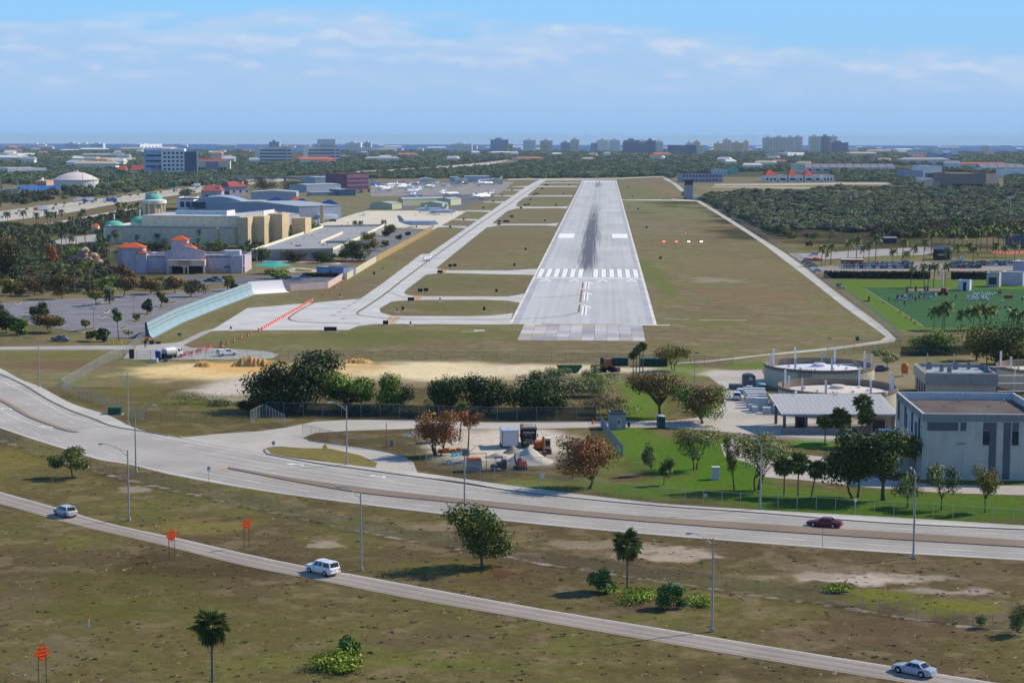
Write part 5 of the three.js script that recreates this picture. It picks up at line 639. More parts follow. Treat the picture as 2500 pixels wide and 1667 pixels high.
diamond('small yellow diamond warning sign on the grass island', [793,1131],[793.5,1091],7,['▲'], { single: 1,bg: '#e8a818', back: MAT.yellow,legm: MAT.galv,name: 'warning_sign' }); diamond('small yellow diamond warning sign beside the fence corner', [182,989],[182.5,960],6,['↰'], { single: 1,bg: '#d8a020', back: MAT.yellow,legm: M(0.45,0.3,0.08,0.8),name: 'warning_sign' });
function plate(name,label,foot,c,wPx,hPx,bg,draw,legm = MAT.galv) { const b = P(...foot),k = ppm(b),y = hAt(b,...c),t = thing(name,label, 'road sign', b),p = put(t, 'sign_plate', new B().add(new THREE.BoxGeometry(wPx / k,hPx / k,0.03)).geo(),M(0.4,0.41,0.42,0.6),0,y,0); put(p, 'print', face(wPx / k * 0.97,hPx / k * 0.97),textMat(draw,64,64,bg),0,0,0.018); put(t, 'post', box(0.07,y - hPx / k * 0.5,0.07),legm,0,0,-0.03); return t; }
plate('road_sign', 'white sign with a small dark symbol on the lawn fence side of the sidewalk', [1324,1199],[1324,1161],9,11, '#d8e4ea', (g) => { g.fillStyle = '#24303a'; g.beginPath(); g.moveTo(32,16); g.lineTo(44,46); g.lineTo(20,46); g.fill(); }); plate('road_sign', 'white sign on the sidewalk in front of the pair of large trees', [2089,1260],[2090,1221],5,8, '#e4ebee', (g) => { g.fillStyle = '#335'; g.fillRect(16,20,32,10); }); plate('road_sign', 'blue and white sign on the near side of the arterial road', [509,1181],[509.5,1144],7,10, '#cfe0ee', (g) => { g.fillStyle = '#4f7fae'; g.fillRect(6,6,52,26); });
plate('road_sign', 'thin white sign seen edge-on in the median in front of the red sedan', [2009,1337],[2008,1295],3,9, '#e8ecee', () => {}); plate('street_sign', 'small green street sign where the entry road meets the arterial', [667,1096],[667.5,1081],8,8, '#2f8f78', (g) => { g.fillStyle = '#dfeee8'; g.fillRect(12,14,40,8); g.fillRect(18,34,34,7); }); plate('airfield_sign', 'green board beside the pale blue blast screen', [437,822],[437,816],9,7, '#1f6f56', (g) => { g.fillStyle = '#3f9f86'; g.fillRect(10,14,18,34); g.fillRect(36,14,18,34); }); plate('airfield_sign', 'green board near the corner of the service road', [2094,836],[2094,827],9,10, '#14504a', () => {}); plate('airfield_sign', 'small green panel among the orange cones', [539,848],[539,838],6,11, '#2a9a78', () => {});
plate('fence_notice', 'white notice hanging on the lawn fence', [1723,1224],[1723,1209],8,8, '#dcdcd8', (g) => { g.fillStyle = '#666'; g.fillRect(12,16,40,6); g.fillRect(12,32,40,6); });
{ const b = P(216,1532),t = thing('marker_post', 'orange and white marker post standing alone in the verge', 'marker post', b); const H = hAt(b,216,1497); put(t, 'post', box(0.11,H * 0.62,0.06),MAT.white); put(t, 'orange_top', box(0.115,H * 0.38,0.062),MAT.orange,0,H * 0.62,0); }
// black airfield sign boards seen from behind
{
const proto = thing('airfield_board', 'black airfield sign board seen from behind', 'airfield sign', V(0,0,0),0, 'black airfield boards in the grass'); put(proto, 'panel', new B().box(0,0.25,0,1,0.85,0.3).geo(),MAT.black); for (const s of [-0.36,0.36]) put(proto, 'leg', box(0.06,0.25,0.06),MAT.galv,s,0,0); put(proto, 'pad', new B().box(0,0,0,1.35,0.05,0.9).geo(),PAVE(190,188,180));
const spots = [[1099,653,9],[1110,652,9],[1074,668,13],[913,672,5],[1026,714,12],[1040,713,11],[1003,736,16],[1212,715,6],[983,759,6],[1182,760,6],[941,794,13],[806,810,31],[1249,531,9],[1236,543,15],[1219,543,7],[1330,541,4],[1283,612,5],[1256,651,5],[1579,558,4],[1558,512,4],[1544,481,3],[1534,459,3],[1613,634,6],[1282,502,6],[1290,501,6],[1358,502,5],[1295,489,6],[1272,509.6,6],[1302,478,5],[1310,474.5,12],[1324,462,6],[1376,474.5,4],[1390,453,4],[1334,453,9],[1180,510,5],[1218,550,8],[1099,557,5],[1132,538,4],[1204,494,4],[1226,479,4],[1250,465,4]];
const where = (x,y) => (x > 1500 ? 'on the grass right of the runway' : y > 700 ? 'in the near infield grass' : y > 600 ? 'between the middle connectors' : 'in the far infield grass');
const idx = {}; spots.sort((a,b) => b[1] - a[1]).forEach(([x,y,w],i) => { const b = P(x,y),k = ppm(b),wh = where(x,y),n = (idx[wh] = (idx[wh] ?? -1) + 1),l = `black board ${wh}, ${ord(n)} going away`; if (!i) { proto.position.copy(b); proto.scale.set(w / k,1.35,1); proto.userData.label = 'largest long black board with a pale pad at the near edge of the apron'; } else dup(proto,b,0,w > 25 ? 'largest long black board with a pale pad at the near edge of the apron' : l,null,V(w / k,1.35,1)); });
const cab = thing('airfield_light', 'small airfield light fixture', 'airfield light', V(0,0,0),0, 'small airfield fixtures'); put(cab, 'stem', box(0.12,0.6,0.12),MAT.galv); put(cab, 'lamp_head', new B().box(0,0.6,0,0.5,0.75,0.4).geo(),M(0.12,0.12,0.12,0.6)); put(cab, 'pad', box(1.5,0.05,1.2),PAVE(206,204,196),0.2,0,0);
[[829,726],[1074,736],[969,762],[1002,795],[934.5,661],[1120,548],[1240,535],[1253,527],[563,807.5]].forEach(([x,y],i) => { const b = P(x,y),l = `small dark fixture on a pale pad in the airfield grass, ${ord(i)} of nine`; if (!i) { cab.position.copy(b); cab.userData.label = l; } else dup(cab,b,0,l); });
const wm = solo('runway_marker', new B().box(0,0,0,3.2,0.05,3).geo(),M(...C(238,214,210),0.8), 'pinkish white square slab in the grass left of the runway end', 'marker'); wm.position.copy(P(1170,807)); const ws = solo('pale_strip', new B().box(0,0,0,5,0.04,0.5).geo(),PAVE(220,216,204), 'thin pale strip leading to the pinkish slab', 'marker'); ws.position.copy(P(1146,810));
// slope indicator lamps beside the runway
const lens = (r,g,b) => { const m = new THREE.MeshStandardMaterial({ roughness: 0.4 }); m.color.setRGB(0.1,0.1,0.1); m.emissive.setRGB(r,g,b); m.emissiveIntensity = 14; return m; }, red = lens(1,0.08,0.05),whi = lens(1,0.85,0.5);
[[1621,592,red, 'red'],[1651.6,592,red, 'red'],[1682,592,whi, 'white'],[1712.5,592,whi, 'white'],[1674,571.5,red, 'red']].forEach(([x,y,m,c],i) => { const t = thing('slope_indicator_light', i === 4 ? 'faint red approach light standing behind the row of four' : `glowing ${c} approach light right of the runway, ${ord(i)} of the row`, 'runway light', P(x,y),0, 'approach lights beside the runway'); put(t, 'housing', new B().box(0,0.3,-0.3,1.5,0.5,0.9).geo(),MAT.orange); for (const s of [-0.5,0.5]) put(t, 'leg', box(0.08,0.3,0.08),MAT.galv,s,0,-0.3); for (const s of i === 4 ? [0] : [-0.45,0,0.45]) put(t, 'lamp_lens', new B().tube([V(0,0,0),V(0,0,0.06)],i === 4 ? 0.12 : 0.19,10).geo(),m,s,0.55,0.16); });
}
// barriers and cones
{
const bar = thing('water_barrier', 'low red and white barrier', 'barrier', V(0,0,0),0, 'red and white barrier blocks across the apron'); put(bar, 'block', new B().box(0,0,0,2.1,0.75,0.55,0,1,0.5).geo(),M(0.8,0.08,0.05,0.6)); put(bar, 'white_band', new B().box(0.75,0,0,0.5,0.77,0.57,0,1,0.5).geo(),MAT.white);
const a = P(640,804),b = P(760,735),n = 30,ry = Math.atan2(-(b.z - a.z),b.x - a.x); for (let i = 0; i < n; i++) { const p = a.clone().lerp(b,i / (n - 1)),l = `red and white barrier block in the line across the apron, ${ord(i)} from the near end`; if (!i) { bar.position.copy(p); bar.rotation.y = ry; bar.userData.label = l; } else dup(bar,p,ry,l); }
const drum = thing('traffic_drum', 'orange drum with white bands', 'traffic drum', V(0,0,0),0, 'orange drums and lights at the barrier ends'); put(drum, 'body', new B().lathe(0,0,0,[[0.34,0],[0.3,1.0],[0.0,1.02]],10).geo(),MAT.orange); put(drum, 'band', new B().lathe(0,0.35,0,[[0.335,0],[0.325,0.2]],10).geo(),MAT.white);
[[631,809],[610,815.5],[604,821],[587,827],[570,835],[554,841],[541,848],[536,848],[757,736.5],[762,734],[790,721.5],[796,718],[806,714],[818,703],[837,688]].forEach(([x,y],i) => { const p = P(x,y),l = `orange drum on the grass continuing the barrier line, ${ord(i)} of fifteen`; if (!i) { drum.position.copy(p); drum.scale.setScalar(0.95); drum.userData.label = l; } else dup(drum,p,0,l,null,0.95); });
const cone = thing('barricade', 'red and white folding barricade', 'barricade', V(0,0,0),0, 'stored barricades and cones on the service apron'); put(cone, 'board', new B().box(0,0.55,0.05,0.9,0.25,0.04).geo(),M(0.85,0.14,0.06,0.6)); put(cone, 'white_board', new B().box(0.1,0.2,0.05,0.8,0.22,0.04).geo(),MAT.white); for (const s of [-0.4,0.4]) put(cone, 'leg', box(0.06,0.85,0.06),MAT.white,s,0,0);
const r = rng(81); for (let i = 0; i < 36; i++) { const t = i / 35,p = P(440 + 78 * t + (r() - 0.5) * 6,873 - 22 * t + (r() - 0.5) * 7),l = `barricade of the stored batch beside the tank truck, ${ord(i)} from the near end`; if (!i) { cone.position.copy(p); cone.userData.label = l; } else dup(cone,p,r() * 3,l,null,0.9 + 0.3 * r()); }
const k = thing('traffic_cone', 'single orange traffic cone on the yard road before the slatted fence', 'traffic cone', P(1448,1035)); put(k, 'cone', new B().lathe(0,0,0,[[0.24,0.05],[0.05,0.8],[0,0.82]],10).geo(),MAT.orange); put(k, 'foot', box(0.55,0.06,0.55),MAT.orange); k.scale.setScalar(1.2);
}

// ================================================================ VEHICLES, MACHINES, AIRCRAFT AND PEOPLE
const heading = (a,b) => { const p = P(...a),q = P(...b); return Math.atan2(-(q.z - p.z),q.x - p.x); };
const coat = (r,g,b) => M(r,g,b,0.38, { clearcoat: 0.8,clearcoatRoughness: 0.08 });
const wheelT = new B().tube([V(0,0,-0.12),V(0,0,-0.09),V(0,0,0.09),V(0,0,0.12)],[0.29,0.35,0.35,0.29],18).geo(),wheelR = new B().lathe(0,0,0,[[0.21,0],[0.19,0.012],[0.05,0.03],[0,0.03]],14).geo().rotateX(Math.PI / 2),spokes = (() => { const b = new B(); for (let i = 0; i < 5; i++) b.add(new THREE.BoxGeometry(0.05,0.2,0.02),new THREE.Matrix4().makeRotationZ(i * 1.2566).multiply(new THREE.Matrix4().makeTranslation(0,0.1,0.035))); return b.geo(); })();
const archG = new THREE.CircleGeometry(0.42,20,-0.05,Math.PI + 0.1);
// st: stations along the length [x, sill, shoulder height, half width]; cab: [front base x, front roof x, rear roof x, rear base x, belt, roof, half width at belt, half width at roof]
function car(name,label,pos,turn,o) {
const t = thing(name,label,o.cat,pos,turn,o.group),pm = o.paint,b = new B(),sec = (s) => { const [x,y0,y1,w] = s; return [V(x,y0,w * 0.9),V(x,y0 + (y1 - y0) * 0.35,w),V(x,y1 - 0.12,w * 0.985),V(x,y1 - 0.02,w * 0.92),V(x,y1 + 0.02,w * 0.6),V(x,y1 + 0.03,0)]; };
const R = o.st.map(sec),full = (r) => [...r,...r.slice(0,-1).reverse().map((p) => V(p.x,p.y,-p.z))];
const F = R.map(full); for (let i = 0; i + 1 < F.length; i++) for (let k = 0; k + 1 < F[i].length; k++) b.quad(F[i][k],F[i + 1][k],F[i + 1][k + 1],F[i][k + 1]);
for (const [f,s] of [[F[0],1],[F[F.length - 1],-1]]) for (let k = 1; k + 1 < f.length; k++) s > 0 ? b.tri(f[0],f[k],f[k + 1]) : b.tri(f[0],f[k + 1],f[k]);
put(t, 'body', b.geo(),pm);
const [xa,xb,xc,xd,yb,yr,wb,wr] = o.cab,q = (x,y,z) => V(x,y,z),c = new B(),A = (s) => [q(xa,yb - 0.05,wb * s),q(xb,yr,wr * s),q(xc,yr,wr * s),q(xd,yb - 0.05,wb * s)];
const L = A(1),Rr = A(-1); c.quad(L[0],L[3],L[2],L[1]).quad(Rr[3],Rr[0],Rr[1],Rr[2]); c.quad(L[1],L[2],V(xc,yr + 0.04,0),V(xb,yr + 0.04,0)).quad(Rr[2],Rr[1],V(xb,yr + 0.04,0),V(xc,yr + 0.04,0)); c.quad(Rr[0],L[0],L[1],Rr[1]).quad(L[3],Rr[3],Rr[2],L[2]); put(t, 'cabin', c.geo(),pm);
const e = 0.012,glass = (nm,p) => put(t,nm,new B().quad(...p).geo(),MAT.glass),lp = (f,g,s,out) => { const y = yb + (yr - yb) * g,k = (y - yb) / (yr - yb),x0 = xa + (xb - xa) * k,x1 = xd + (xc - xd) * k; return V(x0 + (x1 - x0) * f,y,(wb + (wr - wb) * k + e) * s); };
for (const s of [1,-1]) for (const [f0,f1] of o.win) { const p = [lp(f0,0.1,s),lp(f1,0.1,s),lp(f1,0.86,s),lp(f0,0.86,s)]; glass('side_window', s > 0 ? p.reverse() : p); }
const end = (xk,xr,sg,nm) => { const f = (g,z) => { const y = yb + (yr - yb) * g; return V(xk + (xr - xk) * g + sg * e,y + 0.004,z * (wb + (wr - wb) * g) * 0.86); }; glass(nm,sg > 0 ? [f(0.1,1),f(0.1,-1),f(0.9,-1),f(0.9,1)] : [f(0.14,-1),f(0.14,1),f(0.9,1),f(0.9,-1)]); };
end(xa,xb,1, 'windshield'); end(xd,xc,-1, 'rear_window');
const hw = Math.max(...o.st.map((s) => s[3]));
for (const x of o.axles) for (const s of [1,-1]) { const a = put(t, 'wheel_arch', archG,MAT.black,x,0.36,(hw + 0.003) * s); if (s < 0) a.rotation.y = Math.PI; const w = new THREE.Group(); w.name = 'wheel'; w.position.set(x,0.35,(hw - 0.09) * s); if (s < 0) w.rotation.y = Math.PI; t.add(w); put(w, 'tyre', wheelT,MAT.rubber); put(w, 'rim', wheelR,MAT.steel,0,0,0.115); put(w, 'spokes', spokes,MAT.chrome,0,0,0.1); const k = o.wk ?? 1; w.scale.set(k,k,1); w.position.y *= k; }
const f = o.st[0][0] > o.st[o.st.length - 1][0] ? o.st[0] : o.st[o.st.length - 1],r = f === o.st[0] ? o.st[o.st.length - 1] : o.st[0];
for (const s of [1,-1]) { put(t, 'headlight', box(0.14,0.15,0.36),M(0.7,0.72,0.74,0.15),f[0] - 0.05,f[2] - 0.2,f[3] * 0.72 * s); put(t, 'taillight', box(0.1,o.tl ?? 0.16,0.26),MAT.red,r[0] + 0.04,r[2] - 0.08 - (o.tl ?? 0.16),r[3] * 0.78 * s); put(t, 'mirror', box(0.14,0.13,0.2),pm,xa - 0.3,yb,(wb + 0.12) * s); }
put(t, 'rear_bumper', box(0.16,0.24,r[3] * 1.9),o.bump ?? pm,r[0] - 0.04,r[1] + 0.06,0); put(t, 'front_bumper', box(0.16,0.22,f[3] * 1.85),o.bump ?? pm,f[0] + 0.03,f[1] + 0.06,0); put(t, 'number_plate', box(0.02,0.14,0.36),M(0.6,0.6,0.58,0.6),r[0] - 0.07,r[1] + 0.42,0);
for (const x of o.seams ?? []) for (const s of [1,-1]) put(t, 'door_seam', box(0.02,0.5,0.012),M(0.05,0.05,0.06,0.8),x,0.42,(hw + 0.001) * s);
if (o.bed) { put(t, 'cargo_bed', new B().box(0,0,0,o.bed[1],0.03,o.bed[2]).geo(),MAT.black,o.bed[0],o.st[1][2] + 0.015,0); }
return t;
}
const sedanST = [[2.35,0.3,0.62,0.72],[2.2,0.22,0.74,0.84],[1.5,0.2,0.88,0.9],[0.9,0.2,0.95,0.91],[-1.2,0.2,0.98,0.91],[-1.9,0.24,0.99,0.88],[-2.3,0.3,0.94,0.8],[-2.38,0.38,0.8,0.72]],sedan = { cat: 'car', st: sedanST,cab: [1.0,0.25,-0.95,-1.65,0.95,1.42,0.84,0.62],win: [[0.12,0.4],[0.43,0.68],[0.71,0.88]],axles: [1.42,-1.38],seams: [0.75,-0.2,-1.05] };
const rampH = (x0,y0,x1,y1) => heading([x1,y1],[x0,y0]);
const onRamp = (px,py) => P(px,py,0.035);
car('silver_car', 'silver sedan driving up the ramp at the bottom right corner', onRamp(2232,1645),rampH(2180,1629,2290,1653), { ...sedan,paint: coat(...C(176,186,204)),tl: 0.14 });
car('red_car', 'dark red sedan on the far carriageway of the arterial road', P(2014,1285.5,0.035),rampH(1900,1274,2130,1295), { ...sedan,st: sedanST.map(([x,a,b,w]) => [x * 1.1,a,b,w]),cab: [0.95,0.35,-1.0,-1.55,0.96,1.43,0.86,0.66],paint: coat(...C(120,24,36)),axles: [1.55,-1.5] });
car('white_wagon', 'large white sport utility wagon on the ramp', onRamp(787,1400),rampH(700,1377,880,1419), { cat: 'car', st: [[2.5,0.42,0.95,0.82],[2.4,0.34,1.04,0.92],[1.5,0.3,1.12,0.97],[0.9,0.3,1.16,0.98],[-1.8,0.3,1.16,0.98],[-2.42,0.34,1.14,0.94],[-2.52,0.42,1.05,0.9]],cab: [1.25,0.62,-2.2,-2.46,1.14,1.86,0.92,0.76],win: [[0.1,0.3],[0.34,0.53],[0.6,0.95]],axles: [1.6,-1.45],wk: 1.12,paint: coat(0.82,0.83,0.84),tl: 0.5,seams: [0.7,-0.25,-1.05] });
car('silver_crossover', 'silver crossover car on the ramp at the left', onRamp(158,1259),rampH(60,1232,260,1290), { cat: 'car', st: [[2.25,0.4,0.8,0.76],[2.1,0.32,0.92,0.88],[1.4,0.28,1.02,0.93],[-1.6,0.28,1.08,0.93],[-2.2,0.34,1.04,0.88],[-2.3,0.42,0.9,0.82]],cab: [1.2,0.4,-1.55,-2.15,1.03,1.64,0.88,0.68],win: [[0.14,0.38],[0.42,0.66],[0.69,0.9]],axles: [1.42,-1.4],wk: 1.05,paint: coat(...C(196,206,212)),seams: [0.6,-0.4] });
const pick = { cat: 'pickup truck', st: [[2.7,0.42,0.98,0.82],[2.6,0.34,1.06,0.94],[1.6,0.32,1.12,0.97],[-0.7,0.32,1.14,0.97],[-2.6,0.36,1.14,0.96],[-2.7,0.42,1.1,0.92]],cab: [1.3,0.7,-0.6,-0.95,1.12,1.8,0.9,0.74],win: [[0.14,0.5],[0.56,0.88]],axles: [1.75,-1.7],wk: 1.15,tl: 0.34 };
car('pickup_truck', 'dark grey pickup parked on the grass by the car park hedge', P(147,833),rampH(100,828,200,832) + Math.PI, { ...pick,paint: coat(0.12,0.13,0.15),bed: [-1.75,1.5,1.5] });
{ const t = car('pickup_truck', 'white pickup with a canopy over its bed parked on the service apron', P(553,868),0.62, { ...pick,paint: coat(0.8,0.82,0.84) }); put(t, 'bed_canopy', new B().box(-1.72,1.12,0,1.85,0.66,1.7,0,0.92).geo(),M(0.72,0.74,0.76,0.5)); put(t, 'canopy_window', box(0.02,0.42,1.3),MAT.glass,-2.63,1.24,0); }
car('pickup_truck', 'white pickup parked beside the teal portable toilet', P(1829,961),heading([1800,960],[1856,962]), { ...pick,paint: coat(0.74,0.75,0.76),bed: [-1.75,1.5,1.5] });
car('white_car', 'white sport utility car parked facing away at the end of the white boxes', P(1800,975),Math.PI * 0.46, { cat: 'car', st: [[2.2,0.4,0.9,0.8],[2.0,0.32,1.0,0.9],[-1.8,0.3,1.08,0.92],[-2.2,0.4,0.96,0.84]],cab: [1.2,0.5,-1.6,-2.1,1.03,1.7,0.88,0.7],win: [[0.14,0.45],[0.5,0.88]],axles: [1.4,-1.3],paint: coat(0.74,0.74,0.74) });
car('dark_car', 'dark blue-grey car parked behind the first round tank', P(2146,905),Math.PI, { ...sedan,paint: coat(0.09,0.12,0.17) });
{ // tanker truck
const t = thing('tank_truck', 'white tank truck parked on the service apron beside the blue portable toilet', 'truck', P(417,874),1.05),w = coat(0.8,0.8,0.81); put(t, 'tank', new B().tube([V(-2.6,1.9,0),V(-2.5,1.9,0),V(1.0,1.9,0),V(1.1,1.9,0)],[0.8,1.12,1.12,0.8],16).geo(),M(0.62,0.62,0.63,0.4)); put(t, 'chassis', box(6.4,0.3,1.0),MAT.black,0,0.55,0); put(t, 'cab', new B().box(2.0,0.7,0,1.5,1.9,2.1,0,0.9).geo(),w); put(t, 'hood', new B().box(3.2,0.7,0,1.1,1.0,1.8,0,0.92).geo(),w); put(t, 'windshield', box(0.03,0.7,1.7),MAT.glass,2.74,1.72,0); for (const s of [1,-1]) { put(t, 'side_window', box(0.8,0.6,0.03),MAT.glass,2.0,1.75,1.0 * s); put(t, 'mirror', box(0.08,0.5,0.25),MAT.black,2.7,1.8,1.25 * s); for (const x of [-2.2,-1.2,2.7]) put(t, 'wheel', wheelT,MAT.rubber,x,0.48,0.95 * s).scale.set(1.4,1.4,1.6); } put(t, 'rear_panel', box(0.1,0.9,2.0),MAT.black,-2.75,0.55,0);
}
function toilet(label,px,py,col,roof) { const t = thing('portable_toilet', label, 'portable toilet', P(px,py),0.25),m = M(...col,0.5); put(t, 'cabin', box(1.2,2.15,1.2),m); put(t, 'roof', new B().lathe(0,0,0,[[0.86,0],[0.8,0.12],[0.5,0.24],[0,0.3]],4,Math.PI / 4,Math.PI * 2.25).geo(),roof,0,2.15,0); put(t, 'door', box(0.85,1.8,0.05),M(...col.map((x) => x * 1.25),0.5),0,0.15,0.61); put(t, 'vent_pipe', poleG(2.7,0.06),MAT.white,-0.5,0,-0.45); t.scale.setScalar(1.12); return t; }
toilet('blue portable toilet on the service apron', 385,879,C(24,62,150),M(...C(150,175,215),0.6)); toilet('dark teal portable toilet on the lawn edge under the brown-green tree', 1614,1045,C(14,78,78),M(...C(190,205,205),0.6)); toilet('teal portable toilet behind the row of white boxes', 1861,964,C(20,110,116),M(...C(150,205,205),0.6));
// ---- machines of the gravel yard
{
let t = thing('cargo_trailer', 'white enclosed cargo trailer in the gravel yard', 'trailer', P(1246,1095),0.12); const wm = M(0.62,0.63,0.66,0.5); put(t, 'box', box(3.0,2.9,4.6),wm,0,0.45,-2.3); put(t, 'roof', new B().box(0,0,0,3.06,0.1,4.66).geo(),M(0.4,0.46,0.52,0.4),0,3.35,-2.3); put(t, 'vent', box(0.4,0.1,0.4),MAT.white,0,3.45,-2.2); put(t, 'rear_door', box(2.7,2.6,0.04),M(0.55,0.56,0.6,0.5),0,0.6,0.03); for (const s of [-1,1]) { put(t, 'edge_trim', box(0.1,2.95,0.08),MAT.black,1.5 * s,0.42,0.02); for (const z of [-2.0,-2.9]) put(t, 'wheel', wheelT,MAT.rubber,1.5 * s,0.35,z).rotation.y = Math.PI / 2; }
t = thing('dump_truck', 'black dump truck standing with its front towards the camera in the gravel yard', 'truck', P(1291,1093),0.02); put(t, 'dump_body', new B().box(0,1.1,-4.4,3.0,2.3,5.6).geo(),M(0.03,0.03,0.033,0.5)); put(t, 'load', new B().box(0,3.4,-4.4,2.7,0.25,5.2,0,0.7).geo(),M(0.3,0.28,0.25,0.95)); put(t, 'cab', new B().box(0,1.0,-0.9,2.5,2.0,1.6,0,0.92).geo(),MAT.black); put(t, 'cab_shield', box(3.1,0.35,1.7),M(0.05,0.05,0.05,0.5),0,3.3,-0.95); put(t, 'windshield', box(2.0,0.75,0.04),MAT.glass,0,2.05,-0.12); put(t, 'hood', new B().box(0,0.9,0.1,2.1,1.15,1.3).geo(),MAT.black); put(t, 'grille', box(1.5,0.85,0.05),M(0.12,0.12,0.12,0.4),0,1.0,0.77); put(t, 'sun_visor', box(2.2,0.16,0.25),M(0.6,0.6,0.62,0.4),0,2.85,-0.05); for (const s of [-1,1]) { put(t, 'mirror', box(0.2,0.6,0.1),MAT.black,1.65 * s,2.0,-0.2); put(t, 'headlight', box(0.3,0.22,0.05),M(0.6,0.6,0.55,0.2),0.85 * s,1.0,0.79); for (const z of [0.1,-4.4,-5.6]) { const w = put(t, 'wheel', wheelT,MAT.rubber,1.15 * s,0.5,z); w.rotation.y = Math.PI / 2; w.scale.setScalar(1.42); } }
t = thing('excavator', 'orange excavator with its bucket on the ground in the gravel yard', 'excavator', P(1325,1109),0.05); const om = M(...C(176,96,42),0.6); for (const s of [-1,1]) put(t, 'track', new B().box(1.35 * s,0,-1.5,0.6,0.85,3.4,0,1,0.85).geo(),M(0.09,0.075,0.07,0.9)); put(t, 'undercarriage', box(2.2,0.5,1.4),MAT.black,0,0.45,-1.5); put(t, 'upper_body', new B().box(-0.35,1.0,-2.0,2.0,1.15,2.6).geo(),om); put(t, 'cab', new B().box(0.95,1.0,-1.0,1.0,1.85,1.5).geo(),M(0.5,0.48,0.42,0.6)); put(t, 'cab_window', box(0.85,1.1,0.03),MAT.glass,0.95,1.45,-0.23); put(t, 'cab_roof', box(1.08,0.1,1.6),MAT.white,0.95,2.86,-1.0); put(t, 'counterweight', box(2.9,0.9,0.7),M(...C(130,80,40),0.7),0,1.0,-3.4); put(t, 'boom', new B().tube([V(0.1,1.5,-0.7),V(0.1,3.0,0.1),V(0.1,3.3,0.9)],[0.28,0.26,0.2],6).geo(),om); put(t, 'stick', new B().tube([V(0.1,3.4,0.8),V(0.1,0.8,1.7)],[0.22,0.15],6).geo(),om); put(t, 'bucket', new B().box(0.1,0.05,1.75,0.95,0.85,0.6,0,0.8).geo(),M(0.1,0.1,0.11,0.7)); put(t, 'hydraulic_ram', new B().tube([V(0.1,1.7,-0.2),V(0.1,3.15,0.25)],0.08,6).geo(),MAT.chrome);
t = thing('mini_excavator', 'small red excavator parked at the yard fence', 'excavator', P(1270,1146),0.5); for (const s of [-1,1]) put(t, 'track', new B().box(0,0,0.62 * s,1.7,0.5,0.32,0,0.9).geo(),MAT.rubber); put(t, 'upper_body', new B().box(0.25,0.55,0,1.3,0.75,1.25,0,0.85).geo(),M(...C(190,66,48),0.5)); put(t, 'seat', box(0.45,0.6,0.45),M(...C(150,50,40),0.7),-0.1,1.2,0); put(t, 'roll_frame', new B().tube([V(0.3,1.2,0.45),V(0.3,2.1,0.45),V(0.3,2.1,-0.45),V(0.3,1.2,-0.45)],0.045,6).geo(),MAT.black); put(t, 'boom', new B().tube([V(-0.6,0.7,0),V(-1.0,2.0,0),V(-0.85,2.5,0)],[0.13,0.12,0.09],6).geo(),MAT.black); put(t, 'arm', new B().tube([V(-0.85,2.6,0),V(-1.0,1.4,0)],0.09,6).geo(),M(...C(190,66,48),0.5)); t.scale.setScalar(1.15);
t = thing('roller_machine', 'dark blue roller machine at the yard fence', 'machine', P(1216,1148),0.2); put(t, 'drum', new B().tube([V(-0.8,0.55,-0.55),V(-0.8,0.55,0.55)],0.55,16).geo(),M(0.05,0.05,0.055,0.5)); put(t, 'engine', new B().box(0.6,0.5,0,1.5,0.95,1.2).geo(),M(...C(22,36,72),0.5)); for (const s of [-1,1]) put(t, 'tyre', wheelT,MAT.rubber,0.9,0.45,0.7 * s).scale.setScalar(1.3); put(t, 'canopy', box(1.4,0.08,1.3),M(...C(30,44,80),0.5),0.1,2.3,0); for (const [x,z] of [[-0.45,0.5],[-0.45,-0.5],[0.65,0.5],[0.65,-0.5]]) put(t, 'canopy_post', box(0.07,1.5,0.07),MAT.black,x,0.9,z);
t = thing('drum', 'tall dark blue drum standing beside the roller machine', 'drum', P(1231,1146)); put(t, 'body', new B().lathe(0,0,0,[[0.45,0],[0.47,0.6],[0.45,1.85],[0,1.87]],14).geo(),M(...C(26,36,58),0.5)); put(t, 'lid', new B().lathe(0,1.85,0,[[0.48,0],[0.48,0.1],[0,0.12]],14).geo(),M(0.3,0.34,0.4,0.5));
t = thing('tool_shed', 'small grey slatted shed loaded with terracotta blocks at the yard fence', 'shed', P(1158,1152),0.08); put(t, 'wall', box(2.6,1.9,1.9),M(0.2,0.23,0.25,0.8),0,0,-0.95); for (let i = 0; i < 7; i++) put(t, 'slat', box(0.22,1.8,0.05),M(0.3,0.33,0.35,0.8),-1.1 + i * 0.36,0.05,0.02); const br = M(...C(178,92,54),0.9); for (let i = 0; i < 6; i++) for (let j = 0; j < 3; j++) put(t, 'block', box(0.4,0.38 - 0.06 * ((i + j) % 2),0.55),br,-1.05 + i * 0.42,1.9,-1.5 + j * 0.6); put(t, 'rack_frame', new B().tube([V(-1.2,1.9,-1.9),V(-1.2,2.9,-1.9),V(2.2,2.9,-1.9),V(2.2,0,-1.9)],0.07,6).geo(),M(...C(80,44,34),0.8));
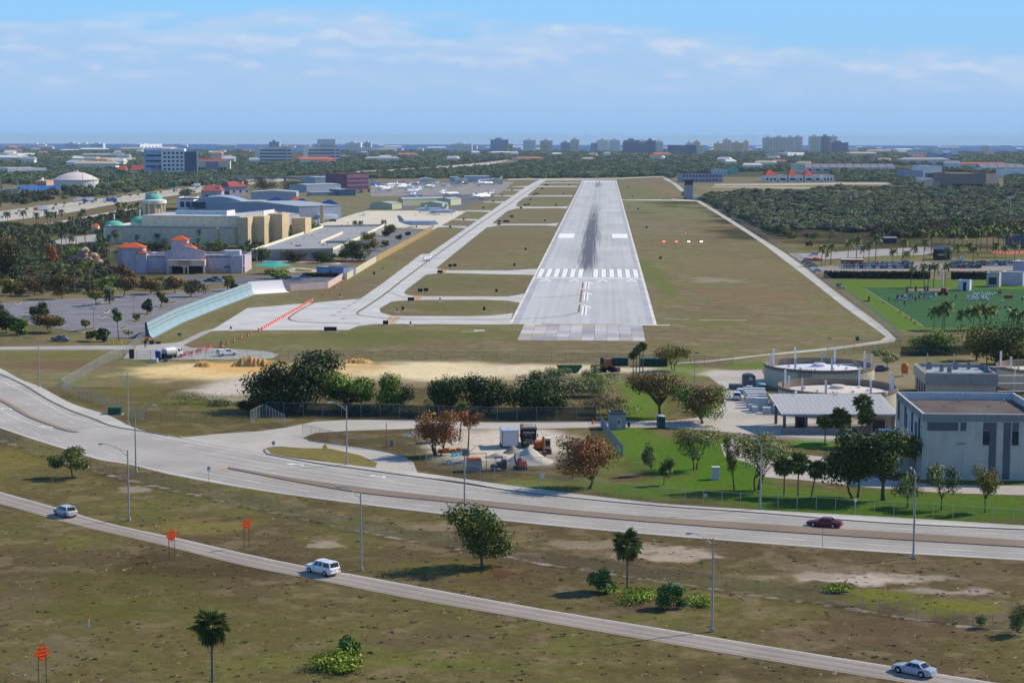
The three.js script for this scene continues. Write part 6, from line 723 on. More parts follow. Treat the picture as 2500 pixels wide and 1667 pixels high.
for (const [l,x,y,r,h] of [['largest pale gravel heap behind the small red excavator', 1292,1127,4.2,3.1],['grey rubble heap in front of the white trailer', 1252,1105,1.9,1.5],['low grey gravel heap left of the white trailer', 1211,1116,2.1,0.8],['dark asphalt heap at the left end of the gravel yard', 1012,1062,2.4,1.0]]) { const g = new THREE.SphereGeometry(1,28,14,0,Math.PI * 2,0,Math.PI / 2),p = g.attributes.position; for (let i = 0; i < p.count; i++) { const X = p.getX(i),Z = p.getZ(i),d = Math.hypot(X,Z),n = fbm(X * 3 + x,Z * 3 + y,4); p.setXYZ(i,X * r * (0.9 + 0.3 * n),Math.max(-0.05,Math.pow(1 - Math.min(1,d),1.15) * h * (0.8 + 0.4 * n)),Z * r * (0.8 + 0.3 * n)); } g.computeVertexNormals(); const t = thing('gravel_heap', l, 'gravel heap', P(x,y),0, 'heaps in the gravel yard'); put(t, 'gravel', g,PAVE(...(y < 1120 && h < 1.6 ? [150,146,140] : [196,190,178]))); }
const planks = thing('plank_pile', 'pale planks and boards stacked loosely inside the yard fence', 'boards', P(1112,1132),0.5),r = rng(91); for (let i = 0; i < 9; i++) put(planks, 'plank', box(3 + r(),0.12,0.35),M(...C(190 + 30 * r(),196,190),0.8),(r() - 0.5) * 1.5,0.12 * i,(r() - 0.5) * 1.8,(r() - 0.5) * 0.6);
const teal = thing('plank_pile', 'three turquoise boards leaning behind the pale planks', 'boards', P(1110,1119),0.3); for (let i = 0; i < 3; i++) { const m = put(teal, 'plank', box(0.5,1.5,0.08),M(...C(70,160,180),0.6),i * 0.75 - 0.7,0,0); m.rotation.x = -0.7; m.rotation.z = -0.5; }
const pal = thing('block_pallets', 'orange-brown block pallets under the red-leaved tree', 'pallets', P(1105,1104)); for (let i = 0; i < 5; i++) put(pal, 'pallet_load', box(1.0,0.5 + 0.25 * (i % 2),0.9),M(...C(196,124,80),0.85),-2.2 + i * 1.1,0.1,(i % 2) * 0.3); put(pal, 'pallet_base', box(5.6,0.12,1.4),M(0.12,0.09,0.06,0.9),0,0,0);
for (const [l,x,y,s] of [['longer green metal dumpster in the row at the sand road, left of the fan palms', 1500,893,1],['green metal dumpster in the row at the sand road, right of the fan palms', 1596,894.5,1]]) { const t = thing('dumpster', l, 'dumpster', P(x,y),0, 'green dumpsters at the sand road'),m = M(...C(28,60,62),0.6); put(t, 'body', box(7.1,1.9,2.2),m,0,0,-1.1); for (let i = 0; i < 6; i++) put(t, 'rib', box(0.16,2.1,0.12),M(...C(44,84,86),0.6),-3.4 + i * 1.36,0,0.06); put(t, 'rim', box(7.3,0.14,2.4),M(...C(60,100,102),0.6),0,1.9,-1.1); }
{ const t = thing('dumpster', 'open green skip with sloping ends behind the silvery shrubs', 'dumpster', P(1391,911),0.1),m = M(...C(36,104,68),0.6),b = new B(),q = (x,y,z) => V(x,y,z); for (const z of [0,-2.2]) { const f = [q(-2.4,0.1,z),q(2.0,0.1,z),q(3.2,1.7,z),q(-3.0,1.7,z)]; b.quad(...f); } b.quad(q(2.0,0.1,0),q(2.0,0.1,-2.2),q(3.2,1.7,-2.2),q(3.2,1.7,0)).quad(q(-2.4,0.1,-2.2),q(-2.4,0.1,0),q(-3,1.7,0),q(-3,1.7,-2.2)).quad(q(-2.4,0.1,0),q(-2.4,0.1,-2.2),q(2,0.1,-2.2),q(2,0.1,0)); const mm = put(t, 'body', b.geo(),M(...C(36,104,68),0.6, { side: THREE.DoubleSide })); put(t, 'rim', new B().tube([q(-3,1.72,0),q(3.2,1.72,0)],0.09,5).tube([q(-3,1.72,-2.2),q(3.2,1.72,-2.2)],0.09,5).geo(),m); for (let i = 0; i < 4; i++) put(t, 'rib', box(0.12,1.5,0.1),m,-1.6 + i * 1.1,0.15,0.04); }
{ const t = thing('bulldozer', 'orange-brown wheel loader on the sand road in front of the dumpsters', 'loader', P(1482,908),0.4),m = M(...C(186,112,56),0.7); put(t, 'cab', new B().box(0.2,1.5,0,1.4,1.7,1.4).geo(),m); put(t, 'cab_window', box(0.05,0.9,1.1),MAT.glass,0.92,2.0,0); put(t, 'cab_roof', box(1.7,0.14,1.7),m,0.2,3.2,0); put(t, 'engine', box(1.7,1.2,1.4),m,-1.2,0.7,0); for (const x of [-1.2,1.2]) for (const s of [-1,1]) put(t, 'wheel', wheelT,MAT.rubber,x,0.75,0.95 * s).scale.setScalar(2.1); put(t, 'lift_arm', new B().tube([V(0.9,1.5,0.5),V(2.3,0.9,0.5)],0.14,5).tube([V(0.9,1.5,-0.5),V(2.3,0.9,-0.5)],0.14,5).geo(),m); put(t, 'bucket', new B().box(2.7,0.1,0,0.9,1.0,2.5,0,0.8,1).geo(),M(0.25,0.2,0.15,0.7)); }
{ const t = thing('waste_container', 'dark grey round-topped container beside the white pickup', 'container', P(1830,943)),m = M(0.14,0.145,0.15,0.7),b = new B(); b.box(0,0,-1.2,2.9,2.2,2.6); const pr = []; for (let i = 0; i <= 8; i++) { const a = Math.PI * (i / 8); pr.push([Math.cos(a) * 1.45,2.2 + Math.sin(a) * 0.75]); } for (let i = 0; i < 8; i++) b.quad(V(pr[i][0],pr[i][1],0.1),V(pr[i][0],pr[i][1],-2.5),V(pr[i + 1][0],pr[i + 1][1],-2.5),V(pr[i + 1][0],pr[i + 1][1],0.1)); for (let i = 1; i < 8; i++) b.tri(V(pr[0][0],2.2,0.1),V(pr[i][0],pr[i][1],0.1),V(pr[i + 1][0],pr[i + 1][1],0.1)); put(t, 'body', b.geo(),m); put(t, 'label_plate', box(0.8,0.8,0.04),M(0.45,0.5,0.58,0.6),0.3,1.4,0.12); put(t, 'lid_seam', box(2.95,0.1,0.06),MAT.black,0,2.15,0.12); }
for (const [l,x,y,c,w,h] of [['green metal utility box on the grass behind the sidewalk', 278,1013,C(40,84,72),2.7,1.35],['pale metal cabinet on the bright lawn', 1748,1171,C(206,212,214),1.3,2.0],['white and green crates beside the blue portable toilet', 375,886,C(200,206,200),1.7,0.9],['small dark crate beside the tank truck', 403,884,C(96,98,92),1.0,0.7],['dark gate motor cabinet by the entry gate', 320,876,C(50,52,50),1.2,2.3],['orange and brown equipment crates by the end of the blast screen', 358,834,C(214,128,70),1.2,1.0],['dark pallets stacked beside the orange crate', 369,841,C(60,44,36),1.2,0.9],['low dark pallets to the right of the orange crate', 385,840,C(84,60,52),1.4,0.5],['grey utility cabinet at the foot of the fence island pole', 956,1090,C(150,154,150),0.8,1.1],['grey cabinet behind the pale lamp in the gravel yard', 1136,1113,C(110,118,116),1.4,1.1],['dark blue-grey skip beside the grey container', 1798,952,C(84,98,106),3.0,1.1]]) { const t = thing('utility_box', l, 'box', P(x,y)),m = M(...c,0.6); put(t, 'body', box(w,h,w * 0.7),m,0,0.1,-w * 0.35); put(t, 'lid', box(w * 1.05,0.08,w * 0.75),M(...c.map((q) => q * 1.2),0.6),0,h + 0.1,-w * 0.35); put(t, 'plinth', box(w * 1.2,0.12,w * 0.9),MAT.galv,0,0,-w * 0.35); }
for (const [x,y,n] of [[264,841, 'first'],[274,841, 'second'],[296,845, 'third'],[329,852, 'fourth']]) { const t = thing('bollard', `yellow bollard at the entry gate, ${n} from the left`, 'bollard', P(x,y),0, 'yellow bollards'); put(t, 'post', poleG(1.3,0.2),MAT.yellow); put(t, 'cap', new B().lathe(0,1.3,0,[[0.14,0],[0.1,0.08],[0,0.1]],8).geo(),MAT.yellow); }
for (const [x,y,n] of [[1826,962, 'first of the pair'],[1849,962, 'second of the pair']]) { const t = thing('bollard', `yellow bollard in front of the white pickup, ${n}`, 'bollard', P(x,y),0, 'yellow bollards'); put(t, 'post', poleG(1.1,0.16),MAT.yellow); put(t, 'cap', new B().lathe(0,1.1,0,[[0.11,0],[0.08,0.07],[0,0.08]],8).geo(),MAT.yellow); }
}
// ---- small cars: the same two kinds of body for car parks and highway
const farBody = (() => { const b = new B(); b.box(0,0.3,0,4.5,0.6,1.75,0,0.96); b.box(-0.2,1.36,0,1.7,0.1,1.3,0,0.95); for (const x of [1.4,-1.4]) for (const s of [1,-1]) b.box(x,0,s * 0.75,0.62,0.35,0.24); return b.geo(); })(),farGlass = new B().box(-0.2,0.88,0,2.9,0.5,1.62,0,0.62,0.8).geo(),farBodyV = (() => { const b = new B(); b.box(0,0.35,0,4.8,0.75,1.85,0,0.97); b.box(-0.55,1.68,0,2.7,0.1,1.5,0,0.97); for (const x of [1.5,-1.5]) for (const s of [1,-1]) b.box(x,0,s * 0.8,0.7,0.4,0.24); return b.geo(); })(),farGlassV = new B().box(-0.5,1.08,0,3.6,0.62,1.7,0,0.78,0.88).geo();
const COLS = [['white', [0.72,0.73,0.74]],['silver', [0.42,0.44,0.47]],['black', [0.02,0.021,0.024]],['dark grey', [0.09,0.1,0.11]],['dark blue', [0.03,0.05,0.12]],['blue', [0.05,0.12,0.3]],['red', [0.26,0.02,0.025]],['beige', [0.42,0.36,0.27]],['grey', [0.22,0.23,0.25]],['maroon', [0.12,0.02,0.03]],['tan', [0.5,0.34,0.14]],['pale blue', [0.3,0.38,0.48]]];
const protoCar = {};
function smallCar(ci,van,pos,turn,label,group) {
const k = ci + (van ? 'v' : ''),col = COLS[ci]; let t = protoCar[k];
if (!t) { t = protoCar[k] = thing('parked_car', label, 'car', pos,turn,group); put(t, 'body', van ? farBodyV : farBody,coat(...col[1])); put(t, 'windows', van ? farGlassV : farGlass,MAT.glass); return t; }
return dup(t,pos,turn,label,group);
}
{
const r = rng(101); let n = 0;
const rows = [[2061,655,2222,655,17],[2063,650,2224,650,16],[2070,646,2226,645,14],[2320,654,2390,654,8],[2322,649,2470,648,16],[2326,645,2465,644,14]];
rows.forEach(([x0,y0,x1,y1,m],j) => { for (let i = 0; i < m; i++) { const t = m > 1 ? i / (m - 1) : 0,ci = Math.floor(r() * 12),van = r() < 0.4,x = x0 + (x1 - x0) * t; smallCar(ci,van,P(x,y0 + (y1 - y0) * t),Math.PI / 2 + (r() - 0.5) * 0.06, `${COLS[ci][0]} ${van ? 'van' : 'car'} in the ${j % 3 === 0 ? 'nearest' : j % 3 === 1 ? 'middle' : 'rear'} row ${j < 3 ? 'behind the long hedge' : 'by the white sheds'}, ${ord(i)} along`, 'cars parked behind the hedge'); } });
[[1968,641,3],[1978,646,4],[1985,651,3],[1995,664,1]].forEach(([x,y,ci],i) => smallCar(ci,false,P(x,y),0.1, `${COLS[ci][0]} car where the car park meets the perimeter fence, ${ord(i)} going nearer`, 'cars at the perimeter fence end'));
[[1987,625,0,1, 'white off-road car on the sandy lot above the orange crates'],[2100,608,0,0, 'white car on the curved school road between the palms'],[472,710,0,1, 'white van at the kerb behind the pale blue blast screen'],[510,688,2,0, 'black car parked before the pink store'],[526,683,3,0, 'dark grey car parked before the pink store entrance kerb'],[532,688,1,0, 'silver car parked among the cars at the pink store'],[725,685,11,0, 'pale green-blue car beside the boundary wall'],[743,678,4,0, 'dark blue car beside the pale green-blue car'],[705,682,6,0, 'red car half behind the round bush'],[812,541,2,1, 'black van at the corner of the beige hangar apron'],[1672,486.5,2,0, 'black car at the foot of the control tower'],[125,594,3,0, 'dark car on the theatre entrance road'],[160,582,1,0, 'silver car on the theatre entrance road']].forEach(([x,y,ci,van,l]) => smallCar(ci,van,P(x,y),r() * 0.3,l, 'single cars'));
for (let i = 0; i < 22; i++) { const x = 852 + r() * 50,y = 452 + r() * 20,ci = Math.floor(r() * 9); smallCar(ci,r() < 0.3,P(x,y),1.4, `${COLS[ci][0]} car in the small lot below the maroon office, ${ord(i)} of the group`, 'cars by the maroon office'); }
// the highway
const lane = (pts,y) => smooth(W2(pts),200),A = lane([[-20,534],[137,511],[263,489],[384,472],[480,461],[600,446],[660,440]]),Bb = lane([[-20,524],[175,497],[356,475],[521,454],[640,438]]),Cc = lane([[880,421],[1000,414],[1100,407],[1180,401],[1240,394]]);
const cars = []; for (const [ln,m,nm_] of [[A,34, 'near carriageway of the highway'],[Bb,28, 'far carriageway of the highway'],[Cc,30, 'distant stretch of the highway']]) for (let i = 0; i < m; i++) { const t = cl((i + 0.2 + 0.6 * r()) / m,0.01,0.98),k = Math.floor(t * 199),p = ln[k].clone(),q = ln[k + 1],d = q.clone().sub(p).normalize(); p.addScaledVector(V(-d.z,0,d.x),(r() - 0.5) * 12); p.y = 0.06; cars.push([p,Math.atan2(-d.z,d.x),nm_,i]); }
cars.forEach(([p,a,nm_,i]) => { const ci = [0,0,1,2,3,4,6,8,1,3][Math.floor(r() * 10)]; const t = smallCar(ci,r() < 0.4,p,a, `${COLS[ci][0]} vehicle on the ${nm_}, ${ord(i)} from the left`, 'cars on the highway'); });
// trucks: cab and box
const cabG = (() => { const b = new B(); b.box(0,0.6,0,2.2,2.3,2.4,0,0.94); return b.geo(); })();
function lorry(px,py,L,col,cabc,label,turn) { const t = thing('truck', label, 'truck', P(px,py,0.06),turn ?? 0.42, 'trucks on the highway'); put(t, 'cargo_box', box(L,2.9,2.55),M(...col,0.6),0,1.1,0); put(t, 'cab', cabG,coat(...cabc),-L / 2 - 1.6,0,0); put(t, 'windshield', box(0.05,0.8,2.0),MAT.glass,-L / 2 - 2.7,1.8,0); for (const x of [-L / 2 - 1.5,L / 2 - 1,L / 2 - 2.4]) for (const s of [-1,1]) put(t, 'wheel', wheelT,MAT.rubber,x,0.5,s * 1.05).scale.setScalar(1.4); put(t, 'chassis', box(L + 2,0.3,1.2),MAT.black,0,0.8,0); return t; }
lorry(199,493,11,[0.78,0.78,0.8],[0.75,0.76,0.78], 'long white semi truck on the highway', 0.5); lorry(218,493,7,[0.8,0.8,0.82],[0.1,0.2,0.4], 'white truck with a blue cab just right of the long semi', 0.5); lorry(271,494,9,[0.06,0.14,0.42],[0.7,0.7,0.72], 'bright blue covered truck on the near carriageway', 0.5); lorry(370,480,6,[0.16,0.3,0.55],[0.16,0.3,0.55], 'pale blue box truck in the middle of the highway', 0.5); lorry(102,515,8,[0.82,0.8,0.82],[0.7,0.1,0.08], 'white box truck with a red end behind the tall palms', 0.5); lorry(480,456,8,[0.8,0.8,0.82],[0.7,0.7,0.72], 'white truck near the flyover', 0.5); lorry(549,454,8,[0.75,0.78,0.82],[0.7,0.7,0.72], 'white box truck behind the red roofs', 0.5); lorry(470,470,5,[0.66,0.68,0.72],[0.7,0.7,0.72], 'small white truck on the near carriageway by the red roofs', 0.5); lorry(1073,409,7,[0.8,0.8,0.82],[0.7,0.7,0.72], 'white truck on the distant stretch of the highway', 0.3);
// yellow school bus
const b = thing('school_bus', 'orange school bus with a white roof behind the parked cars', 'bus', P(2084,648),0),om = coat(...C(190,88,40)); put(b, 'body', box(10.2,2.0,2.5),om,-0.6,0.7,0); put(b, 'roof', new B().tube([V(-5.7,2.65,0),V(4.5,2.65,0)],1.2,12).geo(),MAT.white).scale.set(1,1,1); b.children[1].scale.y = 0.35; b.children[1].position.y = 1.75; for (let i = 0; i < 11; i++) put(b, 'window', box(0.62,0.65,0.03),MAT.glass,-5.2 + i * 0.9,1.75,1.26); put(b, 'hood', new B().box(5.2,0.6,0,1.6,1.2,2.2,0,0.9).geo(),coat(...C(226,130,50))); for (const x of [-3.6,4.8]) for (const s of [-1,1]) put(b, 'wheel', wheelT,MAT.rubber,x,0.5,s * 1.1).scale.setScalar(1.4);
}
// ---- aircraft
function jetParts(t,o) {
const L = o.L,R = o.R,w = coat(...(o.col ?? [0.8,0.81,0.82])),y = o.y; put(t, 'fuselage', new B().tube([V(L * 0.5,y - R * 0.2,0),V(L * 0.47,y - R * 0.1,0),V(L * 0.38,y,0),V(L * 0.25,y,0),V(-L * 0.2,y,0),V(-L * 0.38,y + R * 0.3,0),V(-L * 0.5,y + R * 0.6,0)],[R * 0.1,R * 0.5,R * 0.92,R,R,R * 0.6,R * 0.12],12).geo(),w);
const sp = o.span / 2,wy = o.high ? y + R * 0.9 : y - R * 0.55,wing = (s) => { const b = new B(),c0 = o.ch,c1 = o.ch * 0.4,sw = o.sweep,X = o.wx ?? 0; const top = [V(X + c0 / 2,wy,s * R * 0.3),V(X - c0 / 2,wy,s * R * 0.3),V(X - sw - c1 / 2,wy + o.dih,s * sp),V(X - sw + c1 / 2,wy + o.dih,s * sp)],lo = top.map((p) => V(p.x,p.y - 0.14,p.z)); s > 0 ? b.quad(top[0],top[1],top[2],top[3]) : b.quad(top[3],top[2],top[1],top[0]); s > 0 ? b.quad(lo[3],lo[2],lo[1],lo[0]) : b.quad(lo[0],lo[1],lo[2],lo[3]); for (let i = 0; i < 4; i++) b.quad(lo[i],lo[(i + 1) % 4],top[(i + 1) % 4],top[i]); return b.geo(); };
put(t, 'wing', wing(1),w); put(t, 'wing', wing(-1),w);
const fin = new B(),fx = -L * 0.42,fh = o.fin,fy = y + R * 0.4; for (const s of [1,-1]) { const q = [V(fx + L * 0.09,fy,0.07 * s),V(fx - L * 0.07,fy,0.07 * s),V(fx - L * 0.13,fy + fh,0.05 * s),V(fx - L * 0.05,fy + fh,0.05 * s)]; s > 0 ? fin.quad(q[3],q[2],q[1],q[0]) : fin.quad(...q); } fin.quad(V(fx - L * 0.05,fy + fh,0.05),V(fx - L * 0.05,fy + fh,-0.05),V(fx - L * 0.13,fy + fh,-0.05),V(fx - L * 0.13,fy + fh,0.05)); put(t, 'tail_fin', fin.geo(),o.finc ? coat(...o.finc) : w);
put(t, 'tailplane', new B().box(fx - L * 0.08,o.T ? fy + fh - 0.1 : y + R * 0.5,0,L * 0.09,0.12,o.span * 0.4).geo(),w);
put(t, 'windshield', new B().tube([V(L * 0.435,y + R * 0.38,0),V(L * 0.36,y + R * 0.62,0)],[R * 0.3,R * 0.42],8).geo(),MAT.glass);
if (o.eng === 'jet') for (const s of [1,-1]) put(t, 'engine', new B().tube([V(-L * 0.2,y + R * 0.5,s * R * 1.7),V(-L * 0.22,y + R * 0.5,s * R * 1.7),V(-L * 0.36,y + R * 0.55,s * R * 1.7)],[R * 0.45,R * 0.5,R * 0.32],10).geo(),w); else put(t, 'propeller', new B().box(L * 0.51,y - 0.95,0,0.05,1.9,0.12).geo(),MAT.black);
for (const [x,z] of [[L * 0.36,0],[-L * 0.06,R * 1.2],[-L * 0.06,-R * 1.2]]) { put(t, 'gear_leg', box(0.12,y - R * 0.4,0.12),MAT.galv,x,0.1,z); put(t, 'wheel', wheelT,MAT.rubber,x,0.25,z).scale.setScalar(0.75); }
if (o.stripe) put(t, 'stripe', new B().box(-L * 0.02,y - 0.12,0,L * 0.66,0.24,R * 2.03).geo(),coat(...o.stripe));
}
{
const jet = { L: 16,R: 1.05,y: 1.8,span: 15.5,ch: 3.2,sweep: 3,dih: 0.5,fin: 2.6,T: 1,eng: 'jet' }, prop = { L: 8.2,R: 0.62,y: 1.35,span: 11,ch: 1.5,sweep: 0.1,dih: 0.35,fin: 1.4,eng: 'prop' };
const protoJ = thing('business_jet', '', 'aircraft', V(0,0,0),0, 'aircraft on the parking apron'); jetParts(protoJ,jet); const protoB = thing('business_jet', '', 'aircraft', V(0,0,0),0, 'aircraft on the parking apron'); jetParts(protoB, { ...jet,col: [0.5,0.58,0.66],finc: [0.3,0.42,0.5],stripe: [0.1,0.2,0.4] }); const protoP = thing('light_aircraft', '', 'aircraft', V(0,0,0),0, 'aircraft on the parking apron'); jetParts(protoP, { ...prop,high: 1 }); const protoL = thing('light_aircraft', '', 'aircraft', V(0,0,0),0, 'aircraft on the parking apron'); jetParts(protoL, { ...prop,stripe: [0.06,0.15,0.4] });
const first = new Set(),place = (pr,x,y,turn,l,k = 1) => { if (!first.has(pr)) { first.add(pr); pr.position.copy(P(x,y,0.02)); pr.rotation.y = turn; pr.scale.setScalar(k); pr.userData.label = l; } else dup(pr,P(x,y,0.02),turn,l,null,k); };
const near_ = [[protoB,1052,520,Math.PI * 0.99, 'pale blue-white jet on the beige apron, farther of the two at its right end', 1.5],[protoB,1076,524,Math.PI * 0.98, 'blue-grey jet on the beige apron, nearer of the two at its right end', 1.4],[protoB,1022,555,Math.PI * 1.0, 'jet with a tall grey-blue tail parked at the end of the yellow wall', 1.6],[protoJ,1195,448,Math.PI, 'large white jet standing before the far hangars at the apron end', 1.9],[protoJ,1080,472,-1.3, 'white jet alone in the middle of the dark apron', 1.3]];
near_.forEach(([p,x,y,t,l,k]) => place(p,x,y,t,l,k)); place(protoL,888,527,-1.4, 'small white aircraft at the blue-gabled hangar doors'); place(protoP,1028,514.5,-1.5, 'small helicopter-sized aircraft at the near hangar corner of the beige apron', 0.8);
const r = rng(111),spots = [[948,450],[962,447],[975,452],[990,449],[1000,456],[1010,451],[1030,449],[1052,449],[1075,452],[1062,456],[1084,456],[932,470],[945,465],[953,461],[925,466],[1006,462],[1024,464],[1040,458],[1048,457],[1104,451],[1125,454],[1130,450],[1170,454],[1180,450],[1186,452],[1000,470],[1008,474],[1010,478],[1012,482],[1025,481],[1180,482],[1176,486],[1185,480],[1190,478],[1196,480],[1098,479],[1124,479],[935,455],[957,455],[985,460],[1015,470],[940,458],[951,467],[966,452],[981,454],[994,466],[1003,479],[1017,486],[1020,451],[1034,454],[1042,451],[1058,459],[1068,450],[1090,450],[1113,456],[1160,449],[1206,452],[918,471],[930,461]];
spots.sort((a,b) => a[0] - b[0]).forEach(([x,y],i) => { const k = r(),p = k < 0.45 ? protoJ : k < 0.75 ? protoP : protoL; place(p,x,y,(r() < 0.5 ? -1.3 : 2.0) + (r() - 0.5) * 0.8, `${p === protoJ ? 'small white jet' : p === protoP ? 'high-winged light aircraft' : 'white and blue light aircraft'} on the crowded apron, ${ord(i)} from the left`, 1.15 + 0.4 * r()); });
const tx = thing('light_aircraft', 'white propeller aircraft taxiing towards the camera on the taxiway', 'aircraft', P(1044,637,0.04),-1.95); jetParts(tx, { ...prop,span: 13,L: 9.2,stripe: [0.1,0.2,0.45] }); tx.scale.setScalar(1.0);
}
// ---- people
{
const person = (pose,cols,seed) => { // one continuous body from a smooth field of tapered limbs
const J = pose,N = 44,S_ = 2.2,mc = new MarchingCubes(N,MAT.vcol,false,true,60000),bones = [['pel', 'chest', 0.15,0.17],['chest', 'neck', 0.16,0.07],['neck', 'head', 0.065,0.07],['head', 'top', 0.115,0.1],['hipL', 'kneeL', 0.095,0.07],['kneeL', 'ankL', 0.068,0.045],['ankL', 'toeL', 0.05,0.045],['hipR', 'kneeR', 0.095,0.07],['kneeR', 'ankR', 0.068,0.045],['ankR', 'toeR', 0.05,0.045],['shL', 'elL', 0.06,0.05],['elL', 'haL', 0.048,0.045],['shR', 'elR', 0.06,0.05],['elR', 'haR', 0.048,0.045]];
const d2 = (p,a,b,r0,r1) => { const ab = b.clone().sub(a),t = cl(p.clone().sub(a).dot(ab) / ab.lengthSq()); return p.distanceTo(a.clone().addScaledVector(ab,t)) - (r0 + (r1 - r0) * t); };
const Q = Object.fromEntries(Object.entries(J).map(([k,v]) => [k,V(...v)])),p = V();
for (let k = 0; k < N; k++) for (let j = 0; j < N; j++) for (let i = 0; i < N; i++) { p.set((i / (N / 2) - 1) * S_ / 2,(j / (N / 2) - 1) * S_ / 2 + 0.95,(k / (N / 2) - 1) * S_ / 2); let s = 0; for (const [a,b,r0,r1] of bones) s += Math.exp(-28 * d2(p,Q[a],Q[b],r0,r1)); mc.field[k * N * N + j * N + i] = Math.log(s + 1e-9) / 28; }
mc.isolation = 0; mc.update();
const n = mc.count,pos = new Float32Array(n * 3),nor = new Float32Array(n * 3),col = new Float32Array(n * 3);
for (let i = 0; i < n; i++) { const y = mc.positionArray[i * 3 + 1] * S_ / 2 + 0.95,x = mc.positionArray[i * 3] * S_ / 2,z = mc.positionArray[i * 3 + 2] * S_ / 2; pos.set([x,y,z],i * 3); nor.set([mc.normalArray[i * 3],mc.normalArray[i * 3 + 1],mc.normalArray[i * 3 + 2]],i * 3); const far_ = Math.min(p.set(x,y,z).distanceTo(Q.haL),p.distanceTo(Q.haR)),hd = p.distanceTo(Q.head),c = hd < 0.2 ? cols.head : far_ < 0.12 ? cols.skin : y > Q.pel.y - 0.02 ? cols.top : y > 0.42 ? cols.legs : y > 0.1 ? cols.sock : cols.shoe; col.set(c,i * 3); }
const g = new THREE.BufferGeometry(); g.setAttribute('position', new THREE.BufferAttribute(pos,3)); g.setAttribute('normal', new THREE.BufferAttribute(nor,3)); g.setAttribute('color', new THREE.BufferAttribute(col,3)); g.setAttribute('uv', new THREE.BufferAttribute(new Float32Array(n * 2),2)); return g;
};
const stand = { pel: [0,0.95,0],chest: [0,1.28,0],neck: [0,1.5,0],head: [0,1.62,0.02],top: [0,1.7,0.02],hipL: [0.1,0.93,0],kneeL: [0.12,0.5,0.03],ankL: [0.13,0.09,0],toeL: [0.15,0.05,0.14],hipR: [-0.1,0.93,0],kneeR: [-0.12,0.5,0.03],ankR: [-0.13,0.09,0],toeR: [-0.15,0.05,0.14],shL: [0.2,1.42,0],elL: [0.27,1.15,0.02],haL: [0.27,0.88,0.1],shR: [-0.2,1.42,0],elR: [-0.27,1.15,0.02],haR: [-0.27,0.88,0.1] };
const lunge = { ...stand,pel: [0,0.82,0],chest: [0,1.12,0.14],neck: [0,1.32,0.24],head: [0,1.43,0.3],top: [0,1.5,0.32],hipL: [0.1,0.8,0],kneeL: [0.14,0.5,0.3],ankL: [0.14,0.09,0.24],toeL: [0.15,0.05,0.38],hipR: [-0.1,0.8,0],kneeR: [-0.14,0.44,-0.1],ankR: [-0.16,0.1,-0.45],toeR: [-0.16,0.05,-0.33],shL: [0.2,1.24,0.2],elL: [0.3,1.02,0.36],haL: [0.22,1.0,0.6],shR: [-0.2,1.24,0.2],elR: [-0.32,1.0,0.1],haR: [-0.3,0.84,0.3] };
const sk = [0.28,0.16,0.1],W_ = [0.75,0.77,0.8],BL = [0.03,0.06,0.18],DK = [0.02,0.02,0.025],RD = [0.42,0.03,0.03],kinds = [['player in a white shirt and blue shorts', { top: W_,legs: BL,sock: W_,shoe: DK,head: [0.7,0.72,0.76],skin: sk }],['player in a dark blue shirt and white trousers', { top: BL,legs: W_,sock: BL,shoe: W_,head: [0.05,0.08,0.22],skin: sk }],['coach in a red shirt and dark trousers', { top: RD,legs: DK,sock: DK,shoe: DK,head: [0.3,0.04,0.04],skin: sk }],['person in a dark shirt and grey shorts', { top: DK,legs: [0.2,0.2,0.21],sock: sk,shoe: DK,head: [0.08,0.05,0.04],skin: sk }]];
const G = kinds.map(([, c]) => [person(stand,c),person(lunge,c)]),names = ['left group of players', 'right group of players'],r = rng(121),cnt = {};
const addP = (ki,px,py,pose,where) => { const key = ki + where,n = (cnt[key] = (cnt[key] ?? -1) + 1),o = solo('person', G[ki][pose],MAT.vcol, `${kinds[ki][0]} ${pose ? 'crouching ' : ''}${where}${n || /^in the \w+ group$/.test(where) ? ', ' + ord(n) : ''}`, 'person', 'people on the sports field'); o.position.copy(P(px,py,0.03)); o.rotation.y = r() * 6.28; o.scale.setScalar(1.12); return o; };
const list = []; for (let i = 0; i < 9; i++) list.push([2190 + r() * 14,731 + r() * 6]); for (let i = 0; i < 17; i++) list.push([2206 + r() * 26,726 + r() * 11]); for (let i = 0; i < 18; i++) list.push([2240 + r() * 48,722 + r() * 11]);
list.sort((a,b) => a[0] - b[0]).forEach(([x,y]) => addP(r() < 0.62 ? 1 : r() < 0.6 ? 0 : 3,x,y,r() < 0.5 ? 1 : 0, 'in the left group'));
for (let j = 0; j < 3; j++) for (let i = 0; i < 9; i++) addP(r() < 0.8 ? 0 : 1,2360 + i * 6.5 + j * 2 + (r() - 0.5) * 4 + (j === 0 ? 18 : 0),726 + j * 6 + (r() - 0.5) * 3,r() < 0.3 ? 1 : 0, 'in the right group');
for (const [k,x,y,w] of [[3,2171,739, 'alone left of the left group'],[1,2228,738, 'just before the left group'],[3,2209,748, 'nearest the camera on the sports field'],[2,2236,736, 'among the left group on the sports field'],[3,2335,732, 'between the two groups on the sports field'],[2,2440,720, 'beside the white sheds, near one'],[2,2444,719, 'beside the white sheds, far one'],[1,2432,721, 'beside the red-shirted coaches'],[0,2448,744, 'at the foot of the scissor platform'],[3,2497,738, 'at the right edge of the sports field'],[0,2499,736, 'at the right edge of the sports field'],[2,2215,715, 'by the training sled on the sports field']]) addP(k,x,y,0,w);
const wk = solo('person', G[3][0],MAT.vcol, 'person in dark clothes standing on the access road by the entry gate', 'person'); wk.position.copy(P(354,849)); wk.scale.setScalar(1.35);
}

